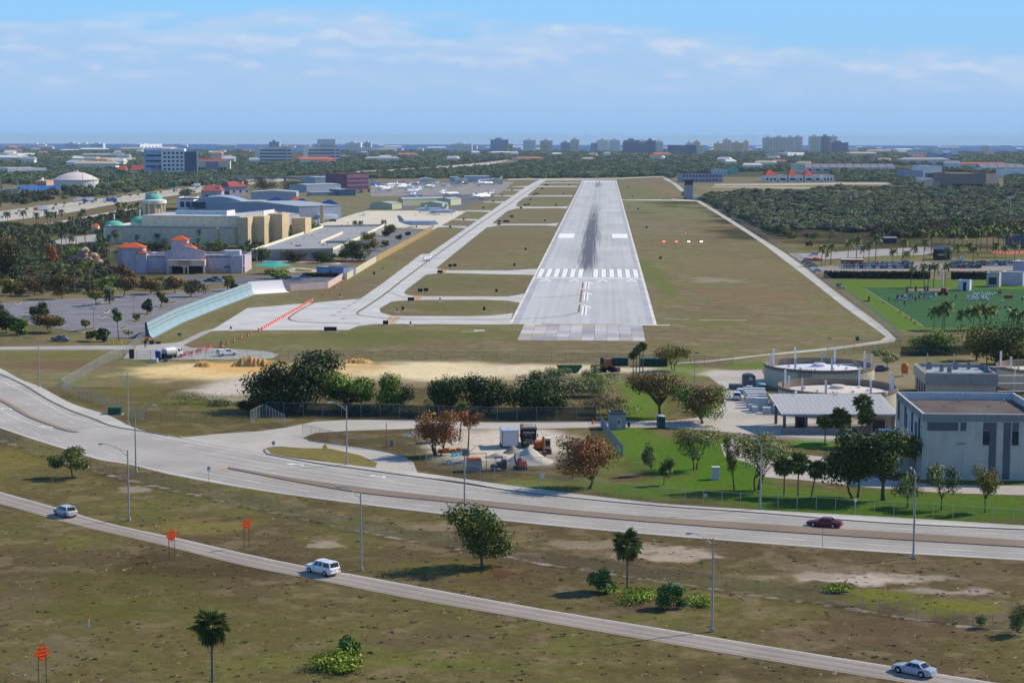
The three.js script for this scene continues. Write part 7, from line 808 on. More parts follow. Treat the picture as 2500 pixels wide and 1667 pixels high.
// ================================================================ BUILDINGS
// front-left and front-right ground pixels, height, depth; local x runs along the front, -z away from the camera
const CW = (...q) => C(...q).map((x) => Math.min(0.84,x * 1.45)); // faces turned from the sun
function bld(name,label,a,b,h,d,o = {}) {
const A = P(...a),Bp = P(...b),w = A.distanceTo(Bp),t = thing(name,label,o.cat ?? 'building', A,Math.atan2(-(Bp.z - A.z),Bp.x - A.x),o.group),g = new B(),m = o.wall ?? wall(0.5,0.48,0.44),rm = o.roof ?? M(0.45,0.46,0.47,0.9, { map: T.fleck });
t.userData.w = w; put(t, 'wall', g.prism([V(0,0,0),V(w,0,0),V(w,0,-d),V(0,0,-d)],0,h,false).geo(),m);
if (o.hip) put(t, 'roof', new B().box(w / 2,h,-d / 2,w * 1.1,o.hip,d * 1.1,0,o.tp ?? 0.03,o.tpz ?? 0.03).geo(),rm);
else if (o.gable) { const e = 0.3,q = (x,y,z) => V(x,y,z),r = new B(),k = h + o.gable; if (o.across) r.quad(q(-e,h,e),q(w + e,h,e),q(w + e,k,-d / 2),q(-e,k,-d / 2)).quad(q(w + e,h,-d - e),q(-e,h,-d - e),q(-e,k,-d / 2),q(w + e,k,-d / 2)).tri(q(w,h,0),q(w,h,-d),q(w,k,-d / 2)).tri(q(0,h,-d),q(0,h,0),q(0,k,-d / 2)); else r.quad(q(-e,h,e),q(w / 2,k,e),q(w / 2,k,-d - e),q(-e,h,-d - e)).quad(q(w / 2,k,e),q(w + e,h,e),q(w + e,h,-d - e),q(w / 2,k,-d - e)).tri(q(0,h,0),q(w,h,0),q(w / 2,k,0)).tri(q(w,h,-d),q(0,h,-d),q(w / 2,k,-d)); put(t, 'roof', r.geo(),rm); }
else { const p = o.par ?? 0.5; put(t, 'roof', new B().quad(V(0.2,h - p,-0.2),V(w - 0.2,h - p,-0.2),V(w - 0.2,h - p,-d + 0.2),V(0.2,h - p,-d + 0.2)).geo(),rm); const c = new B(),q = o.pt ?? 0.35; c.box(w / 2,h - p,-q / 2,w + 0.1,p + 0.12,q).box(w / 2,h - p,-d + q / 2,w + 0.1,p + 0.12,q).box(q / 2,h - p,-d / 2,q,p + 0.121,d - 2 * q).box(w - q / 2,h - p,-d / 2,q,p + 0.121,d - 2 * q); put(t, 'parapet', c.geo(),o.trim ?? m); }
return t;
}
const bx = (t,n,x,y,z,w,h,d,m,ry = 0) => put(t,n,new B().box(0,0,0,w,h,d).geo(),m,x,y,z,ry);
function wins(t,x0,x1,y0,y1,nx,ny,w,h,m = MAT.glass,z = 0.02,side = 0,name = 'window') { const g = side ? box(0.06,h,w) : box(w,h,0.06); for (let j = 0; j < ny; j++) for (let i = 0; i < nx; i++) { const u = x0 + (x1 - x0) * (nx > 1 ? i / (nx - 1) : 0.5),y = y0 + (y1 - y0) * (ny > 1 ? j / (ny - 1) : 0.5); put(t,name,g,m,side ? side : u,y,side ? -u : z); } }
const TILE = M(...C(214,108,70),0.85, { map: T.ribs }),TEAL = M(...C(110,196,170),0.6),ROOFW = M(...C(214,216,218),0.8, { map: T.fleck }),RIB = M(...C(150,164,170),0.6, { map: T.ribs }),CREAM = wall(...CW(214,202,176)),PINK = wall(...C(206,196,208)),BLUE = M(...C(70,118,196),0.6),DARK = M(0.03,0.035,0.045,0.7);
{ // the plant at the right
let t = bld('utility_building', 'large flat-roofed blue-grey building with tall dark windows at the right edge', [2250,1171],[2560,1174],11.3,27, { wall: wall(...CW(176,174,166)),roof: M(...C(128,118,114),0.95, { map: T.tar }),par: 1.2,trim: wall(...C(206,212,218)) });
const gp = M(...C(118,122,134),0.9, { map: T.fleck }),lp = M(...C(206,206,202),0.8);
for (const [x,y,w,h] of [[3.4,8.5,5.2,1.5],[6.9,8.5,1.0,1.5],[11.9,0.2,1.2,9.9],[14.3,0.2,1.2,9.9],[10.8,8.6,1.1,1.5],[15.7,8.6,1.1,1.5]]) bx(t, 'recessed_panel', x,y,0.03,w,h,0.08,gp);
for (const x of [10.8,15.7]) bx(t, 'window', x,6.1,0.04,1.1,2.4,0.1,DARK); for (const [x,w] of [[3.4,5.2],[6.9,1.0],[11.4,2.4],[15.1,2.4]]) bx(t, 'ledge', x,10.05,0.12,w,0.08,0.2,lp);
wins(t,3,24,6.6,6.6,4,1,1.6,3.6,DARK,0,-0.03); for (const z of [6,16]) bx(t, 'recessed_panel', -0.04,2,-z,0.1,7,2,gp); for (const y of [2.6,5.2]) bx(t, 'wall_joint', 13,y,0.02,26,0.05,0.05,lp);
bx(t, 'side_annex', -2.6,0,-10,5,6.4,8,wall(...CW(176,174,166))); bx(t, 'annex_coping', -2.6,6.4,-10,5.2,0.15,8.2,MAT.white); for (let i = 0; i < 6; i++) bx(t, 'roof_vent', 3 + i * 4,10.1,-24 + (i % 2) * 6,0.3,0.35,0.3,MAT.galv);
t = bld('pump_house', 'flat-roofed plant building with eight rooftop vents behind the blue-grey building', [2263,976],[2432,978],6,17.5, { wall: wall(...C(210,196,178)),roof: M(...C(178,190,198),0.8, { map: T.fleck }),par: 0.7,trim: wall(...C(176,174,170)) });
bx(t, 'fascia', t.userData.w / 2,3.6,0.2,t.userData.w + 0.6,2.4,0.5,wall(...C(168,166,164))); bx(t, 'fascia', -0.2,3.6,-8.8,0.5,2.4,17.6,wall(...C(222,208,182))); wins(t,3,14,0.1,0.1,4,1,1.3,2.9,DARK,0,-0.03, 'doorway');
for (const [x,z,s] of [[2.5,13.5,1.1],[8.5,13.5,1.1],[14.5,13.5,1],[4.6,9,0.8],[14.4,8,0.8],[5.6,4.5,0.9],[15.6,4.5,0.9],[11.5,13.8,0.7]]) { bx(t, 'roof_vent', x,5.3,-z,s,1.2,s,M(...C(130,142,148),0.7)); bx(t, 'vent_hood', x,6.5,-z,s * 0.8,0.35,s * 0.8,M(...C(104,120,124),0.7)); } for (const x of [2.2,8.2]) put(t, 'flue', poleG(3.4,0.16),MAT.steel,x,5.4,-14.4);
for (let i = 0; i < 5; i++) bx(t, 'wall_lamp', 3 + i * 2.6,3.0,0.1,0.2,0.5,0.2,MAT.galv);
// round tanks
const tank = (label,cpx,rim,R,dome,posts) => { const c = P(...cpx),k = ppm(c),r = R / k,H = hAt(c,cpx[0],rim),t = thing('storage_tank', label, 'storage tank', c,0, 'round storage tanks'); put(t, 'wall', new B().lathe(0,0,0,[[r,0],[r,H - 0.75]],72).geo(),wall(...C(214,206,186))); put(t, 'rim', new B().lathe(0,0,0,[[r + 0.12,H - 0.75],[r + 0.12,H],[r - 0.25,H],[r - 0.25,H - 1.6]],72).geo(),wall(...C(150,134,118))); put(t, 'roof', new B().lathe(0,0,0,[[r - 0.25,H - 1.6],[r * 0.6,H - 0.95],[r * 0.25,H - 0.6],[0,H - 0.5]],72).geo(),M(...dome,0.7)); put(t, 'hatch', new B().lathe(0,0,0,[[1.6,H - 0.7],[1.6,H],[1.3,H + 0.15],[0,H + 0.2]],24).geo(),M(...dome,0.6)); posts.forEach((a) => bx(t, 'column', Math.cos(a) * (r - 0.6),H - 1.5,Math.sin(a) * (r - 0.6),0.42,4.1,0.42,MAT.white)); for (const [x,z] of [[2.5,5],[-5,4],[5,-2],[-7,-1],[-2,6.4],[6,3]]) put(t, 'roof_vent', new B().lathe(x,H - 1.2,z,[[0.28,0],[0.28,0.6],[0.45,0.62],[0.4,0.85],[0,0.9]],10).geo(),MAT.white); return [t,r,H]; };
const [ta,ra,Ha] = tank('white-domed round tank standing farther back, with a metal stair', [2000,937],888,131,C(228,228,238),[-0.35,-1.1,-1.9,-2.5,2.9,2.2,1.5,0.7,0.2].map((x) => x)); tank('round tank with a cream domed roof standing nearer the ribbed shed', [2045,994],941,142,C(224,214,202),[-0.2,0.5,2.75,1.95,1.15,-2.6,-1.0,2.4]); tank('round tank cut by the right edge of the picture', [2563,944],892,122,C(222,214,196),[2.7,-2.6]);
const st = new B(); for (let i = 0; i < 12; i++) st.box(6.5 + i * 0.42,Ha + 0.9 - i * 0.36,9.2 + i * 0.25,0.5,0.08,0.9); put(ta, 'stair', st.tube([V(6.3,Ha + 1.9,9.5),V(11.6,Ha - 2.4,12.4)],0.05,5).tube([V(6.3,Ha + 1.9,8.6),V(11.6,Ha - 2.4,11.5)],0.05,5).box(4.4,Ha + 0.9,8.6,4.2,0.1,1).geo(),MAT.steel); const rr = new B(); for (let i = 0; i < 7; i++) rr.tube([V(-6.6 + i * 0.45,1.8,Math.sqrt(ra * ra - (6.6 - i * 0.45) ** 2) + 0.1),V(-6.6 + i * 0.45,Ha + 0.4,Math.sqrt(ra * ra - (6.6 - i * 0.45) ** 2) + 0.1)],0.05,4); put(ta, 'pipe', rr.geo(),MAT.black); put(ta, 'mast', new B().tube([V(0.6,Ha,0),V(0.6,Ha + 2.4,0)],0.12,6).box(0.6,Ha + 1.6,0,0.7,0.9,0.5).geo(),MAT.steel);
const pr = thing('pipe_rack', 'white pipes on stands between the vented building and the right-hand tank', 'pipes', P(2436,968)); for (const [y,z,l] of [[1.5,2,9],[3.0,0,9],[4.4,-3,7],[5.8,-8,6]]) put(pr, 'pipe', new B().tube([V(-0.5,y,z),V(l,y,z),V(l,0,z)],0.13,6).geo(),MAT.white); for (const x of [1.5,4.5]) bx(pr, 'stand', x,0,1.5,0.14,1.5,0.14,MAT.galv);
const og = thing('mixer_tank', 'rounded orange tank at the left side of the vented building', 'tank', P(2210,918)); put(og, 'body', new B().lathe(0,0,0,[[0.5,0.6],[0.95,1.2],[0.95,2.6],[0.6,3.2],[0,3.4]],14).geo(),M(...C(206,128,48),0.6)); for (const s of [-1,1]) bx(og, 'leg', 0.6 * s,0,0,0.15,1.2,0.15,MAT.galv);
// ribbed shed
t = thing('open_shed', 'long open shed with a white ribbed metal roof in front of the tanks', 'shed', P(1906,1058),0); const Wd = P(2190,1058).x - P(1906,1058).x,n = 46,shr = [M(...C(224,222,218),0.5),M(...C(214,213,211),0.5)]; for (let i = 0; i < n; i++) { const x = (Wd * i) / n,dx = Wd / n,g = new B(),q = (u,y,z) => V(u,y,z); g.quad(q(x + 0.06,3.95,0.6),q(x + dx - 0.0,3.95,0.6),q(x + dx - 0.75,6.1,-13),q(x + 0.06 - 0.75,6.1,-13)).quad(q(x,4.03,0.6),q(x + 0.07,4.03,0.6),q(x + 0.07 - 0.75,6.18,-13),q(x - 0.75,6.18,-13)).quad(q(x + 0.07,3.9,0.6),q(x + 0.07,4.03,0.6),q(x + 0.07 - 0.75,6.18,-13),q(x + 0.07 - 0.75,6.05,-13)); put(t, 'roof_panel', g.geo(),shr[i % 2]); }
bx(t, 'eave_beam', Wd / 2,3.55,0.5,Wd,0.36,0.2,M(...C(150,168,180),0.7)); for (let i = 0; i < 6; i++) for (const z of [-0.3,-12]) bx(t, 'column', 0.8 + i * (Wd - 1.6) / 5,0,z,0.55,z < -1 ? 5.6 : 3.6,0.55,M(...C(122,112,108),0.8)); bx(t, 'low_wall', 7,0,1.2,14,1.3,0.3,wall(...C(150,148,150))); bx(t, 'end_wall', Wd - 2,0,-6,4,3.5,8,wall(...C(188,170,156)));
for (const x of [5.5,14,24]) put(t, 'roof_vent', new B().lathe(x - 0.7,6,-12.4,[[0.2,0],[0.2,0.5],[0.4,0.55],[0,0.8]],8).geo(),MAT.white);
for (const [i,x] of [[0,4.6],[1,9.8],[2,20]]) { const v = thing('plant_vehicle', `dark maroon utility vehicle under the ribbed shed, ${ord(i)} from the left`, 'vehicle', P(1906,1058).add(V(x,0,-4)),1.5, 'vehicles under the shed'),m = M(0.09,0.02,0.025,0.5); bx(v, 'cab', 0.9,0.7,0,1.7,1.9,2,m); bx(v, 'cargo_box', -1.3,0.8,0,2.8,1.6,2.1,DARK); bx(v, 'windshield', 1.77,1.6,0,0.04,0.7,1.7,MAT.glass); for (const a of [1,-1.6]) for (const s of [-1,1]) put(v, 'wheel', wheelT,MAT.rubber,a,0.42,0.9 * s).scale.setScalar(1.2); }
// stored white cabinets
const wb = M(...C(198,204,208),0.6),lid = M(...C(232,234,236),0.5); [[1818,973,50,2.2],[1819,978,50,2.1],[1822,983,50,2.1],[1826,989,50,2.1],[1824,996,26,2.2],[1846,1003,28,2.7],[1830,1003,16,1.2],[1864,1011,18,1.3],[1887,1002,17,2.6],[1890,1010,25,1.7],[1888,996,17,2.4],[1838,1008,12,1.2]].forEach(([x,y,w,h],i) => { const b = P(x,y),t = thing('storage_cabinet', `white metal cabinet in the stored batch beside the ribbed shed, ${ord(i)} going nearer`, 'cabinet', b,0, 'stored white cabinets'),W = w / ppm(b); bx(t, 'body', W / 2,0,-0.5,W,h,1.0,wb); bx(t, 'lid', W / 2,h,-0.5,W + 0.12,0.12,1.15,lid); bx(t, 'door_seam', W / 2,0.2,0.01,0.04,h - 0.4,0.03,MAT.galv); });
t = bld('equipment_hut', 'small grey flat-topped hut at the end of the slatted fence', [1488,1048],[1528,1048],3.3,3.6, { wall: M(...C(158,164,170),0.7, { map: T.ribs }),roof: DARK,trim: M(0.12,0.13,0.14,0.7),par: 0.4 }); bx(t, 'door', 2,0.1,0.02,0.9,2.1,0.06,M(...C(186,192,186),0.6)); bx(t, 'door_window', 1.9,1.1,0.06,0.3,0.7,0.05,DARK); bx(t, 'air_conditioner', 4,0.3,-1.5,0.5,0.9,0.8,MAT.black);
}
{ // sports field
struct('sports_turf', sheet([[2030,682],[2520,684],[2520,806],[2310,806],[2190,806],[2115,748],[2060,705]],0.012),M(...C(96,122,48).map((x) => x / 0.78),0.97, { map: T.fleck })); struct('sports_pitch', sheet([[2105,702],[2530,706],[2530,800],[2262,800],[2170,742]],0.022),M(...C(64,102,62).map((x) => x / 0.78),0.97, { map: T.fleck })); struct('pitch_line', lineOn([[2112,704],[2172,743],[2256,797]],0.25,0.035),M(...C(170,186,160),0.9)); for (let i = 0; i < 7; i++) struct('pitch_line', lineOn([[2150 + i * 14,728 + i * 10],[2520,730 + i * 10]],0.18,0.034),M(...C(120,150,116),0.9)); struct('bare_earth', sheet([[2215,704],[2330,704],[2300,710],[2220,710]],0.028),dirt);
struct('school_road', sheet([[1924,618],[1990,618],[2120,609],[2260,603],[2300,610],[2260,622],[2150,625],[2000,634],[1960,640]],0.01),PAVE(164,158,156)); struct('car_park', sheet([[1975,652],[2040,648],[2230,640],[2520,640],[2520,660],[2020,664],[1996,668]],0.012),PAVE(150,144,140)); struct('ball_court', sheet([[2420,612],[2520,612],[2520,619],[2430,622]],0.014),M(...C(196,120,96),0.9));
let t = thing('boom_lift', 'red boom lift with a tall white arm and a scaffold platform beside the pitch', 'boom lift', P(2303,720)); const rm = M(0.3,0.03,0.03,0.5); bx(t, 'chassis', 0,0.5,0,3.2,0.7,2.2,rm); for (const x of [-1.2,1.2]) for (const s of [-1,1]) put(t, 'wheel', wheelT,MAT.rubber,x,0.5,s).scale.setScalar(1.5); bx(t, 'turret', 0.2,1.2,0,1.6,1.4,1.6,rm); put(t, 'boom', new B().tube([V(0.2,2,0),V(-0.3,8.6,0)],0.26,8).geo(),MAT.white); put(t, 'platform', new B().tube([V(-2,7,0),V(-2,9.2,0),V(0.4,9.2,0),V(0.4,8,0)],0.08,5).tube([V(-2,7,0),V(0.4,8.2,0)],0.07,5).geo(),MAT.steel);
t = thing('scissor_lift', 'scissor lift with a red platform among the players at the right', 'scissor lift', P(2462,752)); bx(t, 'platform', 0,3.4,0,2.8,1.0,1.4,M(0.25,0.05,0.05,0.6)); put(t, 'scissor', new B().tube([V(-0.9,0.5,0),V(0.9,1.9,0),V(-0.9,3.4,0)],0.07,5).tube([V(0.9,0.5,0),V(-0.9,1.9,0),V(0.9,3.4,0)],0.07,5).geo(),MAT.galv); bx(t, 'base', 0,0.1,0,2.2,0.5,1.3,MAT.black);
t = bld('field_shed', 'small white open-fronted shed beside the pitch', [2340,709],[2368,710],3.9,4, { wall: wall(...CW(190,196,204)),roof: ROOFW,par: 0.15 }); bx(t, 'doorway', 2.5,0,0.02,1.2,3.3,0.05,DARK); bx(t, 'door_leaf', 1.3,0,0.4,0.6,3.5,0.1,MAT.white);
t = bld('press_box', 'white building with a large dark opening at the end of the hedge', [2409,700],[2440,701],5.4,6, { wall: wall(...CW(158,160,166)),roof: ROOFW,par: 0.3 }); bx(t, 'opening', 2.4,0.9,0.02,3.0,2.9,0.06,DARK); bx(t, 'lamp', 4.6,2.6,0.1,0.3,0.3,0.2,MAT.white); bld('storage_building', 'pale plain storage building at the right of the pitch', [2444,696],[2498,698],5.2,9, { wall: wall(...CW(160,166,176)),roof: ROOFW,par: 0.3 }); bld('storage_building', 'larger grey-white hall behind the pale storage building', [2474,672],[2530,674],6,12, { wall: wall(...CW(166,166,178)),roof: ROOFW,par: 0.3 });
t = bld('shelter', 'open pavilion with a dark blue roof among the palms', [2279,634],[2320,635],5,8, { wall: DARK,roof: M(...C(62,92,128),0.7),hip: 1.6,tp: 0.6,tpz: 0.1 }); bx(t, 'pale_counter', 4,2.2,0.3,3,0.6,0.2,MAT.white); t = thing('white_screen', 'curved white practice screen near the blue pavilion', 'screen', P(2349,636)); bx(t, 'panel', 0,0,0,2,2.2,0.3,MAT.white); bx(t, 'frame', 0,0,-0.3,2.4,2.4,0.2,MAT.galv);
t = bld('long_pavilion', 'dark long pavilion at the edge of the scrub', [2160,594],[2190,594],3,6, { wall: M(0.04,0.045,0.08,0.8),roof: M(0.25,0.24,0.26,0.8),gable: 0.6,across: 1 }); t = bld('backstop', 'purple-grey netted ball cage at the right among the palms', [2462,606],[2530,606],7,5, { wall: M(...C(104,102,128),0.9),roof: M(...C(112,108,132),0.9),par: 0.2 }); bx(t, 'frame_bar', 5,7.0,0.1,16,0.15,0.15,MAT.white);
for (const [x,y,i] of [[2014,701,0],[2006,700.5,1]]) { const g = thing('golf_cart', i ? 'dark mesh stand beside the utility cart at the perimeter fence' : 'small white utility cart beside the perimeter fence', i ? 'stand' : 'utility cart', P(x + 42,y + 4)); if (i) { put(g, 'mesh', new B().box(0,0.6,0,1.8,1.4,0.1).geo(),M(0.05,0.06,0.06,0.8)); bx(g, 'leg', 0,0,0,0.1,0.7,0.1,MAT.galv); } else { bx(g, 'body', 0,0.35,0,2.2,0.6,1.1,M(0.4,0.42,0.46,0.4)); bx(g, 'canopy', -0.2,1.75,0,1.3,0.08,1.1,DARK); for (const k of [-0.7,0.7]) for (const s of [-1,1]) put(g, 'wheel', wheelT,MAT.rubber,k,0.28,s * 0.5).scale.setScalar(0.75); bx(g, 'canopy_post', -0.7,0.9,0,0.06,0.9,0.9,MAT.galv); } }
[[2216,712],[2237,711],[2259,711],[2266,711]].forEach(([x,y],i) => { const d = thing('tackling_dummy', `upright padded training dummy at the far side of the pitch, ${ord(i)} from the left`, 'dummy', P(x,y),0, 'training dummies'); put(d, 'pad', new B().lathe(0,0.2,0,[[0.35,0],[0.4,0.8],[0.35,1.7],[0,1.8]],10).geo(),i === 2 ? M(0.05,0.1,0.2,0.6) : M(0.22,0.03,0.03,0.6)); bx(d, 'base', 0,0,0,0.9,0.2,0.9,DARK); });
[[2158,741],[2198,764],[2214,776],[2226,782],[2235,790]].forEach(([x,y],i) => { const d = thing('field_marker', `orange marker on the touchline of the pitch, ${ord(i)} going nearer`, 'marker', P(x,y),0, 'orange pitch markers'); put(d, 'pylon', box(0.45,0.7,0.45),MAT.orange); put(d, 'foot', box(0.6,0.06,0.6),MAT.orange); });
{ const d = thing('training_sled', 'dark red blocking sled at the left corner of the pitch', 'sled', P(2118,736)); bx(d, 'pad', 0.6,0.3,0,0.5,1.6,0.5,rm); bx(d, 'runner', -0.3,0,0,2.4,0.35,0.8,rm); }
{ const d = thing('crate_pile', 'long orange-brown stack of crates on the sandy lot', 'crates', P(1986,637)); for (let i = 0; i < 6; i++) bx(d, 'crate', -3.6 + i * 1.45,0,0,1.4,1.6 - 0.2 * (i % 3),1.4,M(...C(190 + i * 6,96 + i * 6,62),0.8)); }
}
{ // the store, the theatre and the car deck at the left
struct('car_park', sheet([[-30,745],[60,735],[210,728],[330,716],[480,712],[560,702],[600,690],[700,690],[622,718],[560,735],[440,780],[352,822],[270,826],[165,806],[60,790],[-30,780]],0.012),TAR(132,131,138)); struct('car_park', sheet([[450,672],[620,676],[760,668],[840,668],[836,682],[800,702],[706,706],[610,690],[560,690],[470,700]],0.014),TAR(110,112,122)); struct('car_park', sheet([[820,648],[915,636],[1046,565],[968,560],[930,570],[850,630]],0.012),TAR(128,128,134)); struct('entrance_drive', sheet([[110,594],[160,580],[230,572],[262,578],[262,592],[215,590],[150,602],[125,600]],0.01),PAVE(170,166,160));
const isl = PAVE(206,200,186); [[208,806,30,6],[300,801,14,4],[358,770,17,4],[333,786,20,4],[395,753,17,4],[415,740,20,4],[260,761,8,5],[249,775,9,4],[44,741,8,4],[65,765,12,4],[240,740,12,4],[455,728,18,4],[300,712,24,4]].forEach(([x,y,w,h],i) => { struct('parking_island', sheet([[x - w,y + h * 0.3],[x + w * 0.5,y - h],[x + w,y - h * 0.4],[x - w * 0.3,y + h]],0.12),M(...C(116,112,76),0.95)); struct('kerb', lineOn([[x - w,y + h * 0.3],[x - w * 0.3,y + h],[x + w,y - h * 0.4]],0.5,0.14),isl); }); for (let j = 0; j < 6; j++) for (let i = 0; i < 12; i++) { const x = 60 + i * 25 + j * 9,y = 738 + j * 13; struct('parking_line', lineOn([[x,y],[x + 15,y - 0.6]],0.18,0.03),M(...C(190,190,190),0.9)); }
let t = bld('family_store', 'lavender store building with orange tiled towers and an arched porch', [329,666],[597,666],7.4,26, { wall: PINK,roof: M(...C(170,170,172),0.9, { map: T.fleck }),par: 0.9 }); const w = t.userData.w;
bx(t, 'front_gable', w * 0.46,0,0.4,17,9.2,1.0,PINK); put(t, 'gable_top', new B().prism([V(0,0,0),V(17,0,0),V(17,0,-0.9),V(0,0,-0.9)],0,0.01).tri(V(0,0,0),V(17,0,0),V(8.5,2.6,0)).tri(V(17,0,-0.9),V(0,0,-0.9),V(8.5,2.6,-0.9)).quad(V(0,0,0),V(8.5,2.6,0),V(8.5,2.6,-0.9),V(0,0,-0.9)).quad(V(8.5,2.6,0),V(17,0,0),V(17,0,-0.9),V(8.5,2.6,-0.9)).geo(),PINK,w * 0.46 - 8.5,9.2,0.9); put(t, 'round_vent', new THREE.TorusGeometry(0.75,0.14,8,24),MAT.white,w * 0.46,8.9,0.95);
const porch = wall(...CW(206,176,160)); bx(t, 'porch', w * 0.48,3.3,3,16,2.6,5,porch); put(t, 'porch_pediment', new B().add(new THREE.CylinderGeometry(3,3,1,24,1,false,-Math.PI / 2,Math.PI),new THREE.Matrix4().makeRotationX(Math.PI / 2)).geo(),porch,w * 0.47,5.6,5); for (const x of [-7.6,-0.8,0.8,7.6]) bx(t, 'porch_column', w * 0.48 + x,0,5,0.7,3.3,0.7,porch); bx(t, 'porch_opening', w * 0.48,0,0.98,13,3.2,0.1,M(0.05,0.015,0.015,0.8)); put(t, 'lettering', face(5.5,1.1),textMat((g,W,H) => { g.fillStyle = '#1c1410'; g.font = 'italic bold 52px sans-serif'; g.textAlign = 'center'; g.fillText('boomers', W * 0.45,H * 0.75); g.fillStyle = '#d83a2a'; g.fillRect(W * 0.84,4,26,36); }, 256,64, '#caa998'),w * 0.46,5.2,5.56);
bx(t, 'brick_base', w / 2,0,0.06,w,1.9,0.1,wall(...CW(186,150,140))); for (const x of [0.08,0.84,0.965]) { put(t, 'arched_window', new THREE.CircleGeometry(1.6,20,0,Math.PI),M(...C(140,124,140),0.8),x * w,1.9,0.13); put(t, 'arch_trim', new THREE.TorusGeometry(1.7,0.16,6,20,Math.PI),MAT.white,x * w,1.9,0.15); bx(t, 'window_sill', x * w,1.4,0.2,3.4,0.25,0.3,MAT.white); }
const tower = (x,z,s,h,rh) => { bx(t, 'tower', x,0,z,s,h,s,PINK); put(t, 'tower_roof', new B().box(0,0,0,s * 1.16,rh,s * 1.16,0,0.04).geo(),TILE,x,h,z); }; tower(-1,-4,9,10.8,2.1); tower(-5.5,-9,6,10.6,1.9); tower(3,-0.5,4.4,8.5,1.5); tower(w * 0.37,-14,6.8,13.4,2); tower(w * 0.47,-5,6.6,10.2,2.4); bx(t, 'roof_block', w * 0.24,6.4,-10,11,1.8,8,PINK); bx(t, 'roof_block', w * 0.86,6.4,-12,7,2.6,7,wall(...CW(176,180,190))); for (const x of [0.16,0.26,0.8]) bx(t, 'roof_unit', x * w,6.5,-4,1.1,1,1,MAT.white); bx(t, 'cornice', w * 0.13,7.3,0.15,11,0.3,0.4,MAT.white); bx(t, 'right_wing', w * 0.93,0,1.0,5,7.6,2,PINK);
// theatre
t = bld('theatre', 'very large cream theatre building with green domes and stepped bays', [258,594],[576,598],9.6,60, { wall: wall(...CW(190,178,160)),roof: ROOFW,par: 0.7,trim: M(...C(226,226,226),0.7) }); const W = t.userData.w,yel = wall(...C(226,204,166)); bx(t, 'upper_block', W * 0.6,9,-33,W * 0.76,5.6,44,wall(...CW(206,192,164))); bx(t, 'upper_roof', W * 0.6,14.6,-33,W * 0.765,0.4,44.5,ROOFW); bx(t, 'roof_screen', W * 0.62,15,-30,W * 0.45,2.3,1,wall(...CW(190,202,206))); bx(t, 'roof_screen', W * 0.86,15,-22,0.6,2.8,14,wall(...CW(224,208,216))); bx(t, 'roof_screen', W * 1.12,15,-30,0.6,2.8,20,wall(...CW(224,208,216)));
for (const [x,z,w2,h,d] of [[1.045,-7,6,14.8,12],[1.12,-17,7,15,12],[1.2,-30,8,16,14],[1.31,-46,8,13,12]]) bx(t, 'bay', W * x,0,z,w2,h,d,yel); for (const x of [0.86,0.985]) bx(t, 'buttress', W * x,0,0.6,1.0,9.4,1.4,yel); for (const [x,z,r,y] of [[0.0,-12,5.8,8.4],[0.15,-22,5.2,11]]) { put(t, 'dome_drum', new B().lathe(0,0,0,[[r,0],[r,y - 6.5 + 6]],28).geo(),CREAM,W * x,0,z); put(t, 'dome', new B().lathe(0,0,0,[[r,0],[r * 0.93,r * 0.3],[r * 0.72,r * 0.52],[r * 0.4,r * 0.66],[0,r * 0.72]],28).geo(),TEAL,W * x,y - 0.5,z); put(t, 'finial', new B().lathe(0,0,0,[[0.5,0],[0.4,2.4],[0.7,2.6],[0,3.2]],8).geo(),MAT.white,W * x,y + r * 0.68,z); }
{ const r = thing('rotunda', 'open columned rotunda with a green dome beside the theatre', 'tower', P(376,562)); const k = 1; for (let i = 0; i < 10; i++) { const a = (i / 10) * 6.283; put(r, 'column', new B().tube([V(Math.cos(a) * 6.4,0,Math.sin(a) * 6.4),V(Math.cos(a) * 6.4,16.5,Math.sin(a) * 6.4)],0.65,8).geo(),CREAM); } put(r, 'inner_wall', new B().lathe(0,0,0,[[5,0],[5,16.5]],8).geo(),yel); put(r, 'entablature', new B().lathe(0,16.3,0,[[6.6,0],[8,0.5],[8,2.4],[6.4,2.9],[0,3]],8).geo(),wall(...CW(226,216,210))); put(r, 'dome', new B().lathe(0,19,0,[[5.8,0],[5.2,1.5],[3.6,3],[0,3.8]],28).geo(),TEAL); }
// car deck
t = thing('car_deck', 'open-topped concrete car deck with cream parapets behind the teal canopy', 'car park deck', P(700,620)); const o = P(700,620),hd = 5.2,pl = [[612,610],[788,551],[937,548],[874,579.5],[812,606],[740,608],[660,609]].map(([x,y]) => { const p = P(x,y,hd); return V(p.x - o.x,0,p.z - o.z); }); put(t, 'deck', new B().prism(pl,0,hd - 0.9).geo(),M(...C(162,165,168).map((x) => x / 0.75),0.9, { map: T.slab })); pl.forEach((p,i) => { const q = pl[(i + 1) % pl.length],d = p.distanceTo(q),m = V((p.x + q.x) / 2,0,(p.z + q.z) / 2); put(t, 'parapet', box(d,1.15,0.35),i === 0 || i === 3 || i === 2 ? wall(...CW(234,216,184)) : wall(...CW(172,160,150)),m.x,hd - 0.95,m.z,Math.atan2(-(q.z - p.z),q.x - p.x)); }); { const a = P(782,589,hd),b = P(838,589,hd),c = P(836,566,hd); put(t, 'ramp_wall', box(a.distanceTo(b) * 1.9,1.3,0.4),wall(...CW(166,156,148)),(a.x + b.x) / 2 - o.x + 8,hd - 0.95,a.z - o.z,0); put(t, 'ramp_wall', box(a.distanceTo(c),1.2,0.4),wall(...CW(214,202,182)),(a.x + c.x) / 2 - o.x,hd - 0.95,(a.z + c.z) / 2 - o.z,Math.atan2(-(c.z - a.z),c.x - a.x)); }
